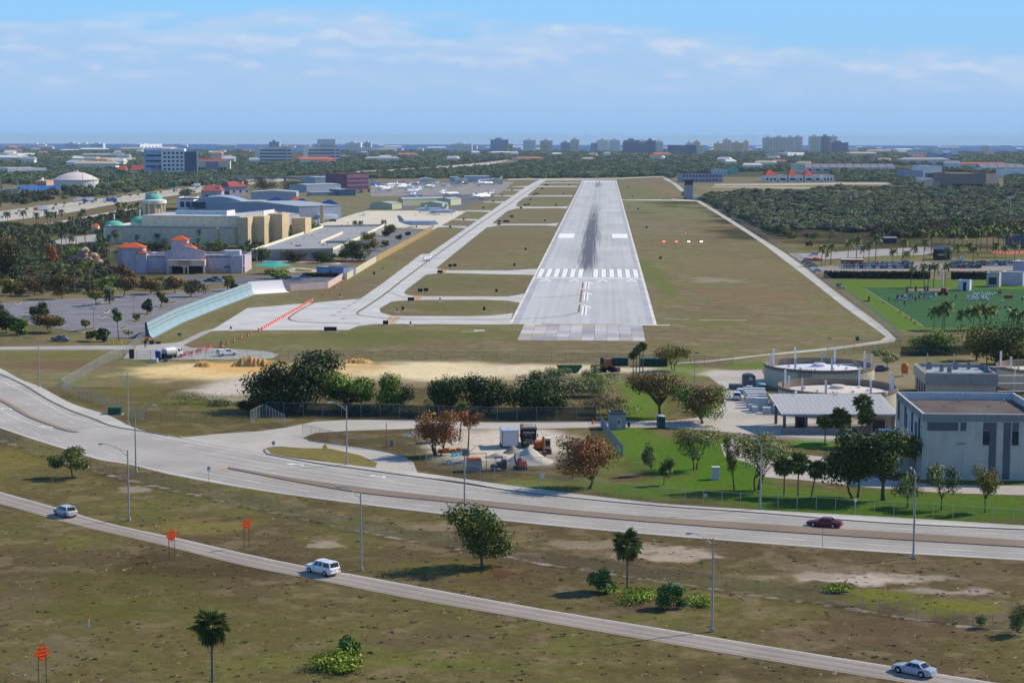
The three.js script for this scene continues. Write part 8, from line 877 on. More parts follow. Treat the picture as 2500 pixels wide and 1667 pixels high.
for (const [x,y,i] of [[722,570,0],[733,571,1],[770,553,2],[778,551,3]]) { const p = thing('gate_pillar', `pale round-topped pillar along the car deck drive, ${ord(i)} from the left`, 'pillar', P(x,y),0, 'pillars along the deck drive'); bx(p, 'shaft', 0,0,0,1.2,i > 1 ? 4 : 3,1.2,MAT.white); put(p, 'cap', new B().lathe(0,i > 1 ? 4 : 3,0,[[0.6,0],[0.5,0.4],[0,0.7]],10).geo(),MAT.white); } for (const [x,i] of [[783,0],[788,1]]) { const p = thing('gate_pillar', `tall cream entrance pylon beside the blue-fronted hangar, ${i ? 'right' : 'left'} one`, 'pillar', P(x,545),0, 'entrance pylons'); bx(p, 'shaft', 0,0,0,1.3,12,1.3,yel); bx(p, 'cap', 0,12,0,1,0.6,1,MAT.white); }
// leisure park
t = thing('fabric_canopy', 'turquoise tent canopy beside the store', 'canopy', P(660,668)); const k = ppm(P(660,668)),cg = new B(); const cp = [[-6.5,3.6,2.5],[2.2,3.3,5.5],[9.5,3.6,1.5],[1,3.8,-6]].map((q) => V(...q)),ap = [V(-1.2,5.4,0),V(3.4,5.2,0)]; cg.quad(cp[0],cp[1],ap[1],ap[0]).tri(cp[1],cp[2],ap[1]).quad(cp[2],cp[3],ap[0],ap[1]).tri(cp[3],cp[0],ap[0]); put(t, 'fabric', cg.geo(),M(...C(70,196,176),0.7, { side: THREE.DoubleSide })); cp.forEach((p) => put(t, 'post', poleG(p.y,0.12),MAT.white,p.x,0,p.z)); struct('track', strip([[640,636],[720,638],[830,641]],[[640,639],[720,641],[830,645]],0.02,10),PAVE(190,180,168)); struct('track', lineOn([[708,660],[722,654],[750,657],[770,659],[760,664],[720,664],[706,658]],3.2,0.03,40),PAVE(200,192,178)); struct('red_mulch', sheet([[606,628],[690,630],[840,636],[900,634],[880,642],[720,640],[610,637]],0.016),M(...C(92,58,54),0.95)); { const m = bld('game_hall', 'low blue-grey flat building behind the pinkish wall', [772,672],[838,676],3.6,8, { wall: wall(...CW(142,152,178)),roof: M(...C(150,160,172),0.8) }); bx(m, 'doorway', 8,0.2,0.02,1.2,2.2,0.05,DARK); }
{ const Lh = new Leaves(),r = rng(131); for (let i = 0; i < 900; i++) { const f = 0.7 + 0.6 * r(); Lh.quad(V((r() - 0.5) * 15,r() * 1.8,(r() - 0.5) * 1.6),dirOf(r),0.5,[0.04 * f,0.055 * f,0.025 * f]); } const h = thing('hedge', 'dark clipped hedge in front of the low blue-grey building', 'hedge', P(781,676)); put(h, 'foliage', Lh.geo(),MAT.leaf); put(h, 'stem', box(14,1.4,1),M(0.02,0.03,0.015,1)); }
const rock = thing('rock_waterfall', 'heap of tan and grey artificial boulders in the grove', 'rocks', P(214,648)),r = rng(141),rmm = [PAVE(196,160,140),PAVE(170,140,126),PAVE(206,176,140),PAVE(176,158,150)]; for (let i = 0; i < 46; i++) { const g = new THREE.DodecahedronGeometry(1,1),p = g.attributes.position; for (let j = 0; j < p.count; j++) { const f = 0.75 + 0.5 * vn(p.getX(j) * 2 + i * 7,p.getY(j) * 2 + p.getZ(j) * 3 + 30); p.setXYZ(j,p.getX(j) * f,p.getY(j) * f,p.getZ(j) * f); } g.computeVertexNormals(); const u = r() * 2 - 1,m = put(rock, 'boulder', g,rmm[i % 4],u * 8,Math.max(0.4,(1 - Math.abs(u)) * 7.5 * r() + (u < 0 ? 1.5 : 0)),(r() - 0.5) * 5,r() * 6); m.scale.setScalar(0.9 + 1.2 * r()); m.scale.y *= 0.8; }
t = bld('gatehouse', 'small pavilion with an orange tiled roof beside the theatre entrance', [222,566],[238,566],3.4,6, { wall: CREAM,roof: TILE,hip: 1.8 }); for (const x of [0.3,3]) bx(t, 'post', x,0,0.4,0.4,3.4,0.4,MAT.white);
}

// ---------------------------------------------------------------- hangars and the airport's buildings
{
const HG = M(...CW(150,160,172),0.7, { map: T.ribs }),HR = M(...C(176,190,196),0.6, { map: T.ribs }),GB = M(...CW(176,178,148),0.75, { map: T.ribs });
// front-left, front-right, height, depth
const hang = (l,a,b,h,d,o = {}) => bld('hangar', l,a,b,h,d, { cat: 'hangar', wall: HG,roof: HR,gable: 1.4,...o });
let t = hang('grey hangar with a wavy blue fascia over its opening next to the car deck', [650,560],[731,550],7.6,44, { wall: wall(...CW(150,158,172)),gable: 2.2,across: 1 }); let w = t.userData.w; put(t, 'fascia', new B().quad(V(0,5.6,0),V(0,5.9,-44),V(0,9,-30),V(0,8.0,0)).quad(V(0,5.9,-44),V(0,5.6,0),V(0,8,0),V(0,9,-30)).geo(),BLUE,w + 0.4,0,0); bx(t, 'door_opening', w + 0.05,0,-24,0.1,5.6,30,DARK); for (const z of [-2,-38]) bx(t, 'column', w + 0.8,0,z,1.2,6,1.2,MAT.white);
t = hang('long grey hangar with three blue gables along its apron side', [730,536],[832,533],9.4,112, { wall: wall(...CW(150,156,170)),gable: 1.8,across: 1 }); w = t.userData.w; for (let i = 0; i < 3; i++) { const z = -6 - i * 38; put(t, 'blue_gable', new B().box(0,8.2,z - 12,0.8,1.6,26).tri(V(0.41,9.8,z + 1),V(0.41,9.8,z - 25),V(0.41,13,z - 11)).tri(V(-0.41,9.8,z - 25),V(-0.41,9.8,z + 1),V(-0.41,13,z - 11)).geo(),BLUE,w + 1.2,0,0); bx(t, 'door', w + 0.4,0,z - 12,0.3,8.2,22,i % 2 ? wall(...CW(170,170,150)) : DARK); for (const k of [1,-25]) bx(t, 'column', w + 1.4,0,z + k,1.6,8.4,1.6,MAT.white); bx(t, 'gable_print', w + 1.65,9.4,z - 11,0.04,1.0,4,M(0.05,0.08,0.16,0.7)); } bx(t, 'side_lean_to', w * 0.62,0,3,14,3.2,6,wall(...CW(196,206,222)));
bld('pavilion', 'pavilion with an orange hipped roof between the hangars', [706,506],[746,506],5.4,16, { wall: CREAM,roof: TILE,hip: 3.4 }); hang('low grey hangar with a shallow gable behind the blue-fronted one', [612,490],[723,490],8,40, {}); hang('grey hangar with a ribbed pale roof left of the maroon office', [748,470],[832,468],8,30, { across: 1,gable: 1 }); bx(hang('lower grey hangar wing with a white strip roof', [760,478],[826,477],3.6,12, { gable: 0.4,across: 1 }), 'roof_edge', 10,3.4,0.5,36,0.3,0.5,MAT.white); hang('farther grey hangar just left of the maroon office', [770,450],[848,449],8.6,40, { across: 1,gable: 1 }); hang('blue-grey hangar with a white side in front of the maroon office', [830,478],[868,477.5],6.2,30, { wall: M(...C(104,126,156),0.7),gable: 0.8 });
t = bld('office_building', 'maroon banded office block with dark window strips at the apron', [847,464],[900,462.5],17.5,34, { wall: wall(...CW(126,92,112)),roof: M(...C(150,130,140),0.9),par: 0.8 }); w = t.userData.w; for (const y of [2.2,7.0,11.6]) { bx(t, 'window_band', w / 2,y,0.05,w * 0.98,1.7,0.2,M(0.05,0.06,0.12,0.3)); bx(t, 'window_band', w + 0.05,y,-17,0.2,1.7,33,M(0.05,0.06,0.12,0.3)); } for (let i = 0; i < 4; i++) bx(t, 'side_pier', w + 0.3,0,-4 - i * 9,0.6,17,1.6,wall(...CW(206,170,176)));
hang('grey-green hangar beside the beige apron, left one', [903,510],[957,511],4.6,18, { wall: GB }); hang('grey-green hangar behind, with three pale door bays', [972,502],[983,502.5],5.6,46, { wall: GB }); hang('grey-green hangar beside the beige apron, right one', [1026,511.5],[1080,512],5.0,22, { wall: GB }); hang('grey-green hangar just behind the right one on the dark apron', [1066,501],[1100,501.5],5.2,26, { wall: GB }); hang('grey-green hangar at the far side of the apron, first from the left', [1025,450],[1060,450],6.6,40, { wall: GB }); hang('grey-green hangar at the far side of the apron, second from the left', [1113,450],[1143,450],6,30, { wall: GB }); hang('grey-green hangar at the far side of the apron, third from the left', [1193,450],[1227,450],6,30, { wall: GB }); hang('long low grey hangar behind the far side of the apron', [1135,445],[1195,445],8,24, { across: 1,gable: 0.6 }); hang('low grey hangar left of the long low one', [1099,445],[1120,445],7,20, { across: 1,gable: 0.6 }); hang('tan little hangar right of the maroon office', [904,447],[913,447],5,12, { wall: wall(...CW(196,186,150)) });
bld('terminal_shed', 'low building with a bright blue roof beyond the parked aircraft', [904,452],[928,452],2.6,14, { wall: wall(...CW(120,140,180)),roof: BLUE,gable: 1,across: 1 }); bld('terminal_shed', 'low building with a faded red roof beyond the parked aircraft', [973,447],[1003,447],3,14, { wall: wall(...CW(196,160,160)),roof: M(...C(190,110,116),0.8),gable: 1,across: 1 });
t = bld('arched_hall', 'white hall with a barrel-arched roof behind the theatre', [432,512],[472,512],9.5,40, { wall: wall(...CW(206,212,222)),roof: ROOFW,par: 0.6 }); wins(t,4,13,2,2,3,1,3.4,4.5,MAT.bluegl); bx(t, 'red_letter_band', 10,8.2,0.1,16,1.2,0.2,M(...C(190,120,134),0.7)); const ar = new B(),aw = 46; for (let i = 0; i < 16; i++) { const q = (k,z) => V(t.userData.w - 4 + aw * k / 16,5 + 8.6 * Math.sin(Math.PI * (0.12 + 0.76 * k / 16)) - 3,z); ar.quad(q(i,0),q(i + 1,0),q(i + 1,-46),q(i,-46)).quad(V(q(i,0).x,0,0),V(q(i + 1,0).x,0,0),q(i + 1,0),q(i,0)); } put(t, 'arched_roof', ar.geo(),M(...C(160,178,200),0.6)); bx(t, 'end_glazing', t.userData.w + 5,1,0.2,9,5,0.2,MAT.bluegl); bld('retail_hall', 'long white flat-roofed hall right of the arched hall', [556,512],[690,510],6.5,44, { wall: wall(...CW(160,172,192)),roof: ROOFW,par: 0.6 });
const RED = M(...C(176,100,96),0.85, { map: T.ribs }); for (const [l,a,b] of [['villa-like building with dull red roof near the highway, left one', [491,490],[540,490]],['villa-like building with dull red roof near the highway, right one', [560,478],[604,477]]]) { const v = bld('villa', l,a,b,9,26, { wall: wall(...CW(160,156,176)),roof: RED,hip: 5,tp: 0.5,group: 'red-roofed villas' }); wins(v,5,20,3,3,3,1,2,2.4); bx(v, 'chimney', v.userData.w - 2,9,-6,2,5,2,wall(...CW(216,170,160))); }
// control tower and the far side of the runway
t = thing('control_tower', 'airport control tower with a dark glazed cab right of the runway', 'control tower', P(1681,486)); bx(t, 'shaft', 0,0,0,7.6,13.5,7.6,wall(...CW(138,144,152))); put(t, 'cab', new B().box(0,14.5,0,7,3.6,7,0,1.28).geo(),M(0.03,0.035,0.045,0.2)); bx(t, 'cab_floor', 0,13.5,0,8.6,1,8.6,M(0.1,0.1,0.11,0.8)); bx(t, 'cab_roof', 0,18.1,0,9.6,0.7,9.6,M(0.12,0.12,0.13,0.8)); bx(t, 'pale_edge', 4.2,0,2,0.8,12,3,MAT.white); bx(t, 'balcony', 5.5,13,1,5,0.4,3,MAT.white); bx(t, 'annex', 6,0,2,4.6,3.4,5,MAT.white); for (let i = 0; i < 5; i++) put(t, 'aerial', poleG(3 + (i % 3),0.08),MAT.galv,-3 + i * 1.5,18.7,0);
t = bld('airport_offices', 'long low grey office building beyond the control tower', [1662,445],[1766,445],11,24, { wall: wall(...CW(150,154,172)),roof: M(...C(150,156,166),0.8) }); wins(t,4,t.userData.w - 4,1.5,7,12,2,2.6,2.4); t = bld('white_shelter', 'low shelter with a white flat roof beyond the runway', [1378,430],[1416,430],6,14, { wall: wall(...CW(120,128,140)),roof: M(0.8,0.8,0.82,0.6),par: 0.2 }); bx(t, 'canopy', 34,5.2,-7,26,0.8,12,MAT.white); bx(t, 'post', 44,0,-7,1,5,1,MAT.galv);
bld('terminal_shed', 'brown low roof among the trees left of the white shelter', [1255,426],[1285,426],4,10, { wall: wall(...CW(120,110,100)),roof: M(...C(160,150,144),0.8),gable: 1,across: 1 });
}
{ // highway, flyover and the town beyond
struct('highway', strip([[-40,521],[137,498],[263,483],[356,471],[521,450.6],[640,436],[700,431]],[[-40,545],[137,524],[263,501],[384,482.6],[480,470.5],[600,452],[700,441]],0.03,50),PAVE(188,182,168)); struct('highway', strip([[870,418],[1000,411],[1100,404],[1180,397],[1240,390]],[[870,424],[1000,419],[1100,412],[1180,406],[1262,394]],0.03,30),PAVE(196,190,178)); struct('highway_verge', strip([[-40,546],[137,525],[263,502],[384,483],[480,471]],[[-40,568],[110,548],[247,524],[384,494],[480,478]],0.01,30),M(...C(118,106,76),0.97)); struct('frontage_road', lineOn([[-40,570],[110,548],[247,523],[330,508]],7,0.02,30),PAVE(186,178,166)); struct('embankment', new B().tri(P(1180,409),P(1285,403),P(1243,390,6)).tri(P(1285,403),P(1300,404),P(1243,390,6)).geo(),M(...C(140,122,96),0.95)); { const l = smooth(W2([[-40,533],[137,510],[263,492],[384,476.5],[521,457],[640,441]]),60),b = new B(); for (let i = 0; i < 60; i++) { const p = l[i],q = l[i + 1]; b.box((p.x + q.x) / 2,0,(p.z + q.z) / 2,p.distanceTo(q),1,0.7,Math.atan2(-(q.z - p.z),q.x - p.x)); } const m = solo('median_barrier', b.geo(),M(0.3,0.3,0.29,0.9), 'concrete barrier between the two carriageways of the highway', 'barrier'); }
let t = thing('flyover', 'grey elevated flyover crossing above the highway', 'flyover', P(460,456)),o = P(460,456),z = o.z; const fp = [[265,438],[400,434],[560,430.5],[680,432],[780,436]].map(([x,y]) => at(x,y,z - 250).sub(o)); for (let i = 0; i < 4; i++) { const a = fp[i],b = fp[i + 1],m = a.clone().lerp(b,0.5),g = box(a.distanceTo(b),2.2,12); const d = put(t, 'deck_span', g,M(...C(150,156,160),0.9),m.x,m.y - 2,m.z,0); d.rotation.z = Math.atan2(b.y - a.y,b.x - a.x); const rl = put(t, 'parapet', box(a.distanceTo(b),1,0.3),M(...C(186,188,186),0.9),m.x,m.y + 0.2,m.z + 6.1,0); rl.rotation.z = d.rotation.z; for (const k of [0.15,0.65]) { const p = a.clone().lerp(b,k); bx(t, 'pier', p.x,-1,p.z,2,Math.max(1,p.y - 0.8),8,M(0.42,0.42,0.42,0.9)); } }
t = thing('overhead_sign', 'green overhead sign board above the highway', 'road sign', P(418,470)); bx(t, 'panel', 0,5.5,0,8,5,0.4,M(...C(28,104,88),0.6)); for (const s of [-3,3]) bx(t, 'post', s,0,-0.4,0.4,7,0.4,MAT.galv); t = thing('overhead_sign', 'small green sign board on the flyover among the trees', 'road sign', P(711,432)); bx(t, 'panel', 0,3,0,9,5,0.4,M(...C(28,110,88),0.6)); bx(t, 'post', 0,0,-0.4,0.5,6,0.5,MAT.galv);
const B4 = (n,l,a,b,h,d,wc,rc,k = {}) => bld(n,l,a,b,h,d, { wall: wall(...CW(...wc)),roof: M(...C(...rc),0.85),...k });
t = B4('office_building', 'pale blue glass office block with a white grid of windows at the left', [351,428],[398,428],37,70,[150,182,210],[190,196,200]); wins(t,5,t.userData.w - 5,12,28,9,3,4,3,MAT.bluegl); bx(t, 'white_wing', t.userData.w + 16,0,0,34,40,40,wall(...CW(226,230,234))); wins(t,t.userData.w + 4,t.userData.w + 29,8,32,5,5,3.4,3,DARK,20.1); bx(t, 'glass_wing', t.userData.w + 42,0,0,18,36,40,M(...C(70,104,128),0.3)); bx(t, 'top_storey', t.userData.w * 0.7,37,-30,40,4,40,wall(...CW(190,196,202)));
for (const [l,a,b,h] of [['long white office block with four dark window bands, left of two', [623,399],[710,399],36],['long white office block with four dark window bands, right of two', [741,398],[828,398],36]]) { t = B4('office_building', l,a,b,h,50,[206,206,208],[200,202,204], { group: 'banded offices' }); const w = t.userData.w; for (const y of [6,13,20,27]) bx(t, 'window_band', w * 0.5,y,0.1,w * 0.74,3,0.4,M(0.04,0.06,0.12,0.4)); for (const x of [0.06,0.95]) { bx(t, 'end_tower', w * x,0,2,w * 0.1,h + 3,8,wall(...CW(232,226,214))); } wins(t,w * 0.93,w * 0.98,6,27,2,4,4,3,DARK,6.1); }
B4('hotel', 'building with a large faded red roof in front of the right banded office', [724,404],[808,404],9,50,[226,214,210],[196,108,104], { hip: 9,tp: 0.8,tpz: 0.1 }); t = B4('office_building', 'tan two-storey building with a dark entrance near the flyover', [464,420],[561,420],18,40,[214,196,172],[190,180,170]); wins(t,8,t.userData.w - 8,3,3,9,1,5,5); bx(t, 'entrance', t.userData.w * 0.55,0,1,20,17,3,wall(...CW(130,130,150)));
for (const [l,a,b,h] of [['row of red-roofed low houses before the glass office, first from the left', [288,425],[306,425],7],['row of red-roofed low houses before the glass office, second from the left', [318,424],[358,424],7],['row of red-roofed low houses before the glass office, third from the left', [370,428],[418,428],11],['red-roofed houses behind the tan building', [466,405],[556,405],8]]) { t = B4('house', l,a,b,h,30,[224,208,190],[180,92,84], { hip: 6,tp: 0.7,tpz: 0.2,group: 'red-roofed low houses' }); wins(t,3,t.userData.w - 3,2,2,4,1,2.5,2.5); }
t = thing('covered_reservoir', 'wide round reservoir with a pale domed roof at the left', 'reservoir', P(185,460)),o = null; const R = 52 / ppm(P(185,460)); put(t, 'wall', new B().lathe(0,0,0,[[R,0],[R,10]],48).geo(),wall(...CW(190,190,190))); put(t, 'roof', new B().lathe(0,0,0,[[R + 1,10],[R * 0.7,14.6],[R * 0.35,17.6],[0,18.6]],48).geo(),M(...C(232,220,216),0.7)); bx(t, 'lantern', 0,18.4,0,4,1.6,4,MAT.white);
t = B4('warehouse', 'low building with a long bright blue roof at the left', [50,473],[145,472],4,24,[150,160,176],[60,116,190], { gable: 4,across: 1 }); t = B4('substation', 'grey low electrical yard building left of the blue roof', [0,478],[48,478],6,20,[150,150,150],[170,172,174]); for (let i = 0; i < 6; i++) put(t, 'gantry', new B().tube([V(i * 6,0,2),V(i * 6,12,2),V(i * 6 + 5,12,2),V(i * 6 + 5,0,2)],0.25,4).geo(),MAT.galv);
t = B4('warehouse', 'white warehouse with a ribbed front at the left edge', [18,428],[112,427],11,60,[222,222,220],[226,226,226]); wins(t,t.userData.w * 0.5,t.userData.w - 3,1,1,12,1,2.2,6,M(0.2,0.25,0.27,0.6)); t = B4('warehouse', 'long beige warehouse with a row of dark windows', [249,400],[330,399],12,60,[222,214,196],[226,224,216]); wins(t,8,t.userData.w - 8,3,3,14,1,5,5); for (const [l,a,b,h] of [['white industrial roof far at the left', [22,385],[84,384],12],['pair of white roofs left of the long beige warehouse', [165,392],[245,391],8],['bright white school roofs on the left horizon', [341,367],[395,366],26],['white building on the horizon above the tan building', [524,366],[556,366],22],['cream hotel cluster above the right banded office', [780,374],[818,374],50],['low white building right of the banded offices', [828,390],[860,390],10],['white building on the woods right of the banded offices', [876,376],[907,376],22],['brown flat roof building in the left woods', [84,456],[112,456],7]]) { t = B4('warehouse', l,a,b,h,60,l.includes('brown') ? [180,150,130] : [224,222,216],[230,228,224]); wins(t,t.userData.w * 0.1,t.userData.w * 0.9,h * 0.25,h * 0.25,6,1,t.userData.w * 0.06,h * 0.35,DARK); bx(t, 'roof_unit', t.userData.w * 0.4,h,-20,t.userData.w * 0.12,3,8,MAT.white); }
// right side of the town
const tw = M(...C(150,146,158),0.9); for (let i = 0; i < 11; i++) { const x = 1968 + i * 20; t = B4('townhouse', `grey-roofed townhouse in the long terrace beyond the scrub, ${ord(i)} from the left`, [x,420],[x + 18,420],8,30,[206,202,204],[150,146,158], { gable: 6,across: 1,group: 'grey-roofed townhouses' }); wins(t,4,t.userData.w - 4,2,2,3,1,3,3.4); } for (let i = 0; i < 5; i++) { const x = 2396 + i * 22; t = B4('townhouse', `grey-roofed townhouse in the short terrace at the right, ${ord(i)} from the left`, [x,420],[x + 20,420],8,30,[214,210,208],[150,148,158], { gable: 6,across: 1,group: 'grey-roofed townhouses' }); wins(t,4,t.userData.w - 4,2,2,3,1,3,3.4); }
[[1869,1898,1],[1902,1922,0],[1926,1946,1],[1950,1962,0],[1966,1986,1],[1990,2004,0],[2010,2036,0]].forEach(([a,b,r],i) => { t = B4('house', `white house ${r ? 'with red hipped roof ' : ''}on the road beyond the scrub, ${ord(i)} from the left`, [a,444],[b,444],9,22,[224,222,212],r ? [206,92,76] : [222,220,214],r ? { hip: 7,tp: 0.15,group: 'white houses by the far road' } : { group: 'white houses by the far road' }); wins(t,3,t.userData.w - 3,2,2,3,1,2.5,3); });
t = B4('shop_building', 'white colonnaded shop building beyond the scrub at the right', [2254,440],[2300,440],20,50,[226,228,220],[220,222,216]); wins(t,5,t.userData.w - 5,2,2,8,1,3.4,8,M(0.14,0.16,0.17,0.6)); B4('shop_building', 'low grey wing left of the white colonnaded building', [2210,440],[2253,440],13,40,[150,154,166],[160,164,172]); t = B4('shop_building', 'broad brown retail hall behind the palms at the right', [2319,462],[2408,462],18,60,[132,116,112],[196,180,164]); wins(t,6,t.userData.w - 6,1,1,9,1,5,5); B4('shop_building', 'peach-coloured shops at the right of the brown hall', [2409,458],[2440,458],15,40,[216,186,164],[206,184,166]); B4('shop_building', 'pink shop front among the palms left of the brown hall', [2276,460],[2300,460],9,30,[232,180,160],[220,190,176]); B4('shop_building', 'white market roof among the palms', [2248,450],[2276,450],8,30,[232,230,226],[236,234,230]); B4('shop_building', 'pale hall with a green band at the right edge', [2456,434],[2520,434],12,40,[214,224,220],[220,222,218]);
for (const [a,b,i] of [[2287,2304,0],[2322,2341,1]]) { t = B4('office_building', `white three-decked office block with dark bands, ${i ? 'right' : 'left'} of two`, [a,394],[b,394],26,40,[236,238,240],[230,232,232], { group: 'three-decked offices' }); for (const y of [5,13]) bx(t, 'window_band', t.userData.w / 2,y,0.2,t.userData.w,3.4,0.6,DARK); bx(t, 'stair_block', -10,0,0,18,22,20,wall(...CW(140,170,200))); }
for (const [l,a,b,h,c] of [['white industrial roofs before the beach towers, left', [1880,384],[1910,384],12,[232,230,226]],['white industrial roofs before the beach towers, right', [1924,385],[1964,384],15,[232,230,226]],['low white roof on the woods at the right', [2230,384],[2264,384],16,[226,228,230]],['long white flat roof in the right woods', [2150,388],[2202,388],8,[220,222,224]],['red roofed cluster on the right coast', [2104,372],[2140,372],18,[210,150,130]],['white villa on the right coast', [2268,374],[2280,374],24,[236,234,232]],['white church-like building on the right coast', [2406,374],[2414,374],30,[230,210,206]],['teal-roofed building in the right woods', [1788,424],[1802,424],9,[110,190,160]],['grey-blue roofs right of the airport offices', [1750,428],[1776,428],9,[190,200,208]],['yellow block building in the woods left of the runway', [1244,378],[1252,378],36,[216,186,130]],['yellow slab building with a white cap in the woods', [1326,380],[1334,380],42,[220,190,130]],['pale yellow school building in the right woods', [1946,422],[1966,422],16,[226,206,184]]]) { t = B4('distant_building', l,a,b,h,40,c,c.map((x) => Math.min(236,x * 1.05))); wins(t,t.userData.w * 0.2,t.userData.w * 0.8,h * 0.3,h * 0.6,3,2,t.userData.w * 0.12,h * 0.14,DARK); }
for (const [l,a,b,h,rf] of [['long grey shed roof below the pair of dark towers', [1532,378],[1600,378],42,1],['grey long building below the white coastal tower', [1643,380],[1700,380],34,1]]) { t = B4('distant_building', l,a,b,h,60,[126,128,142],[130,132,144]); bx(t, 'pale_end', t.userData.w + 10,0,0,22,h,40,wall(...CW(220,206,186))); }
struct('far_road', strip([[1745,449],[1900,448],[2060,446],[2180,446]],[[1745,452],[1900,452],[2060,450],[2180,450]],0.02,20),PAVE(190,180,168)); struct('far_road', strip([[1740,455],[1880,456],[2030,458]],[[1740,456.5],[1880,458],[2030,460]],0.02,20),PAVE(196,188,176)); struct('far_field', sheet([[1700,456],[1740,470],[2060,463],[2170,456],[2170,452],[1760,452]],0.01),M(...C(140,132,96),0.97));
// towers on the coast: left, right, top, bottom, colour
const cz = -7050,TWR = [[79,94,352,364, 'w'],[108,109,353,362, 'w'].slice(0,0),[94,109,352.5,364, 'g'],[158,188,350,364, 'g'],[190,220,351,364, 'w'],[221,250,351,364, 'g'],[656,681,346,358, 'b'],[766,810,351,363, 'p'],[842,880,348.5,361, 'w'],[887,905,348,361, 'g'],[1100,1152,351,360, 'w'],[1197,1241,340.5,361, 'b'],[1277,1308,342,361, 'w'],[1319,1349,343,361, 'g'],[1369,1394,348,360, 'b'],[1394,1414,340.5,362, 't'],[1460,1486,341.5,352, 'w'],[1489,1514,341.5,364, 'w'],[1444,1490,349,364, 'b'],[1524,1562,342,366, 'd'],[1563,1575,343,366, 'w'],[1576,1602,343,366, 'd'],[1603,1617,344,366, 'w'],[1676,1694,348,367, 'w'],[1695,1710,345.5,366, 'o'],[1745,1766,350,366, 'o'],[1767,1786,341.5,366, 't'],[1788,1816,348,366, 'o'],[1818,1828,344,364, 't'],[1865,1890,336,368, 'g'],[1890,1922,335,368, 't'],[1923,1940,334.5,367, 'g'],[1941,1960,334,367, 'g'],[1978,2004,333,371, 't'],[2005,2030,333,371, 'd'],[2030,2045,333.5,371, 'g'],[2030,2072,348,371, 'd'],[2037,2095,362,371, 'w']].filter((q) => q.length),tc = { w: [216,214,206],g: [176,176,178],b: [138,148,164],t: [196,182,166],d: [112,120,138],o: [216,178,142],p: [206,180,172] }, tn = { w: 'white', g: 'grey', b: 'blue-grey', t: 'tan', d: 'dark grey', o: 'peach', p: 'pinkish' }, cnt = {};
TWR.sort((a,b) => a[0] - b[0]).forEach(([x0,x1,y0,y1,c],i) => { const z0 = x0 < 300 ? -9000 : cz + (i % 3) * 120,a = at(x0,y1,z0),b = at(x1,y0,z0),w = b.x - a.x,h = b.y,d = w * 0.6 + 14,n = (cnt[c] = (cnt[c] ?? -1) + 1),t = thing('apartment_tower', `${tn[c]} apartment tower on the coast skyline, ${ord(n)} ${tn[c]} one from the left`, 'apartment tower', V(a.x,0,z0),0, 'towers on the coast'),m = wall(...CW(...tc[c]).map((x) => Math.min(0.9,x * 1.5))),m2 = wall(...CW(...tc[c]).map((x) => Math.min(0.9,x * 1.05))); bx(t, 'wall', w / 2,0,-d / 2,w,h,d,m2); const k = Math.max(2,Math.round(w / 9)); for (let j = 0; j < k; j++) bx(t, 'balcony_stack', (w * (j + 0.5)) / k,0,1,(w / k) * 0.52,h - 3,2.4,m); bx(t, 'side_wall', w - 0.2,0,-d / 2,2,h + 1,d - 2,m); bx(t, 'roof_house', w * 0.45,h,-d / 2,w * 0.35,7,d * 0.4,m); for (let j = 1; j < 5; j++) bx(t, 'floor_band', w / 2,(h * j) / 5,1.4,w,1.2,2.2,m2); });
// small roofs among the trees
const r = rng(151),cols = [['pale', [226,226,222]],['pale', [236,236,232]],['tan', [206,190,166]],['red-roofed', [196,124,104]],['grey', [176,180,186]]],pr = {}, cnt2 = {}, list = []; while (list.length < 130) { const x = 10 + r() * 2480,y = 357.5 + 62 * Math.pow(r(),1.3); if (y > 404 && x > 560 && x < 1760) continue; if (inPoly(ROAD,x,y) || CLEAR.some((c) => inPoly(c,x,y))) continue; list.push([x,y,Math.floor(r() * 5),r() < 0.3 ? 3 : 1]); }
list.sort((a,b) => a[0] - b[0]).forEach(([x,y,c,k]) => { const n = (cnt2[cols[c][0]] = (cnt2[cols[c][0]] ?? -1) + 1),l = `small ${cols[c][0]} building among the distant trees, ${ord(n)} from the left`, p = P(x,y); let t = pr[c]; const s = V(k * (1 + r()),1 + 0.5 * r(),k > 1 ? 2 : 1.2); if (!t) { t = pr[c] = thing('small_building', l, 'building', p,0, 'small buildings among the distant trees'); bx(t, 'wall', 0,0,0,18,9,14,wall(...CW(224,220,212))); put(t, 'roof', new B().box(0,9,0,20,3.4,16,0,0.75,0.2).geo(),M(...C(...cols[c][1]),0.85)); wins(t,-6,6,2,2,3,1,3,3,DARK,7.05); t.scale.copy(s); t.rotation.y = r() - 0.5; } else dup(t,p,r() - 0.5,l,null,s); });
// banks of dug sand
for (const [l,a,b,h] of [['crumbling bank of orange sand at the far edge of the sand lot', [566,893],[662,893],2.2],['lower sand ridge left of the crumbling bank', [478,893],[520,895],1.3],['low ridge of sand behind the huge dark tree', [840,884],[905,886],1.1]]) { const A = P(...a),Q = P(...b),t = thing('sand_bank', l, 'sand bank', A,Math.atan2(-(Q.z - A.z),Q.x - A.x), 'sand banks'),n = 60,w = A.distanceTo(Q),g = new B(),y = (i,j) => { const u = i / n,f = Math.sin(Math.PI * Math.min(1,u * 1.02)) ** 0.5; return V(u * w,j === 0 || j === 4 ? -0.05 : h * f * [0,0.75,1,0.6][j] * (0.65 + 0.7 * vn(i * 0.45,j * 1.3 + w)),[2.2,1.0,0,-1.6,-4][j] + 0.8 * (vn(i * 0.3,j + 9) - 0.5)); }; for (let i = 0; i < n; i++) for (let j = 0; j < 4; j++) g.quad(y(i,j),y(i + 1,j),y(i + 1,j + 1),y(i,j + 1)); put(t, 'sand', g.geo(),M(...C(222,178,112),0.97, { map: T.fleck })); }
}

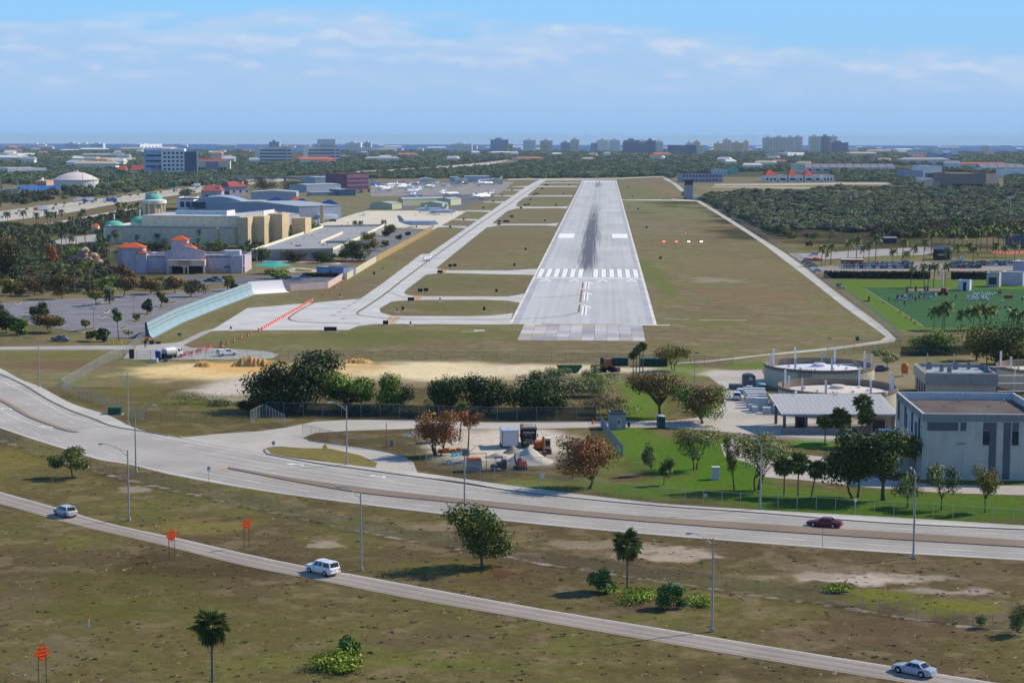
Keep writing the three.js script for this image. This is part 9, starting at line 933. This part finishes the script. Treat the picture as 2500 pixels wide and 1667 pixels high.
const renderer = new THREE.WebGLRenderer({ antialias: true });
renderer.toneMapping = THREE.LinearToneMapping;
renderer.toneMappingExposure = 1;
renderer.shadowMap.enabled = true;
renderer.setSize(1024,682);
renderer.render(scene,camera);
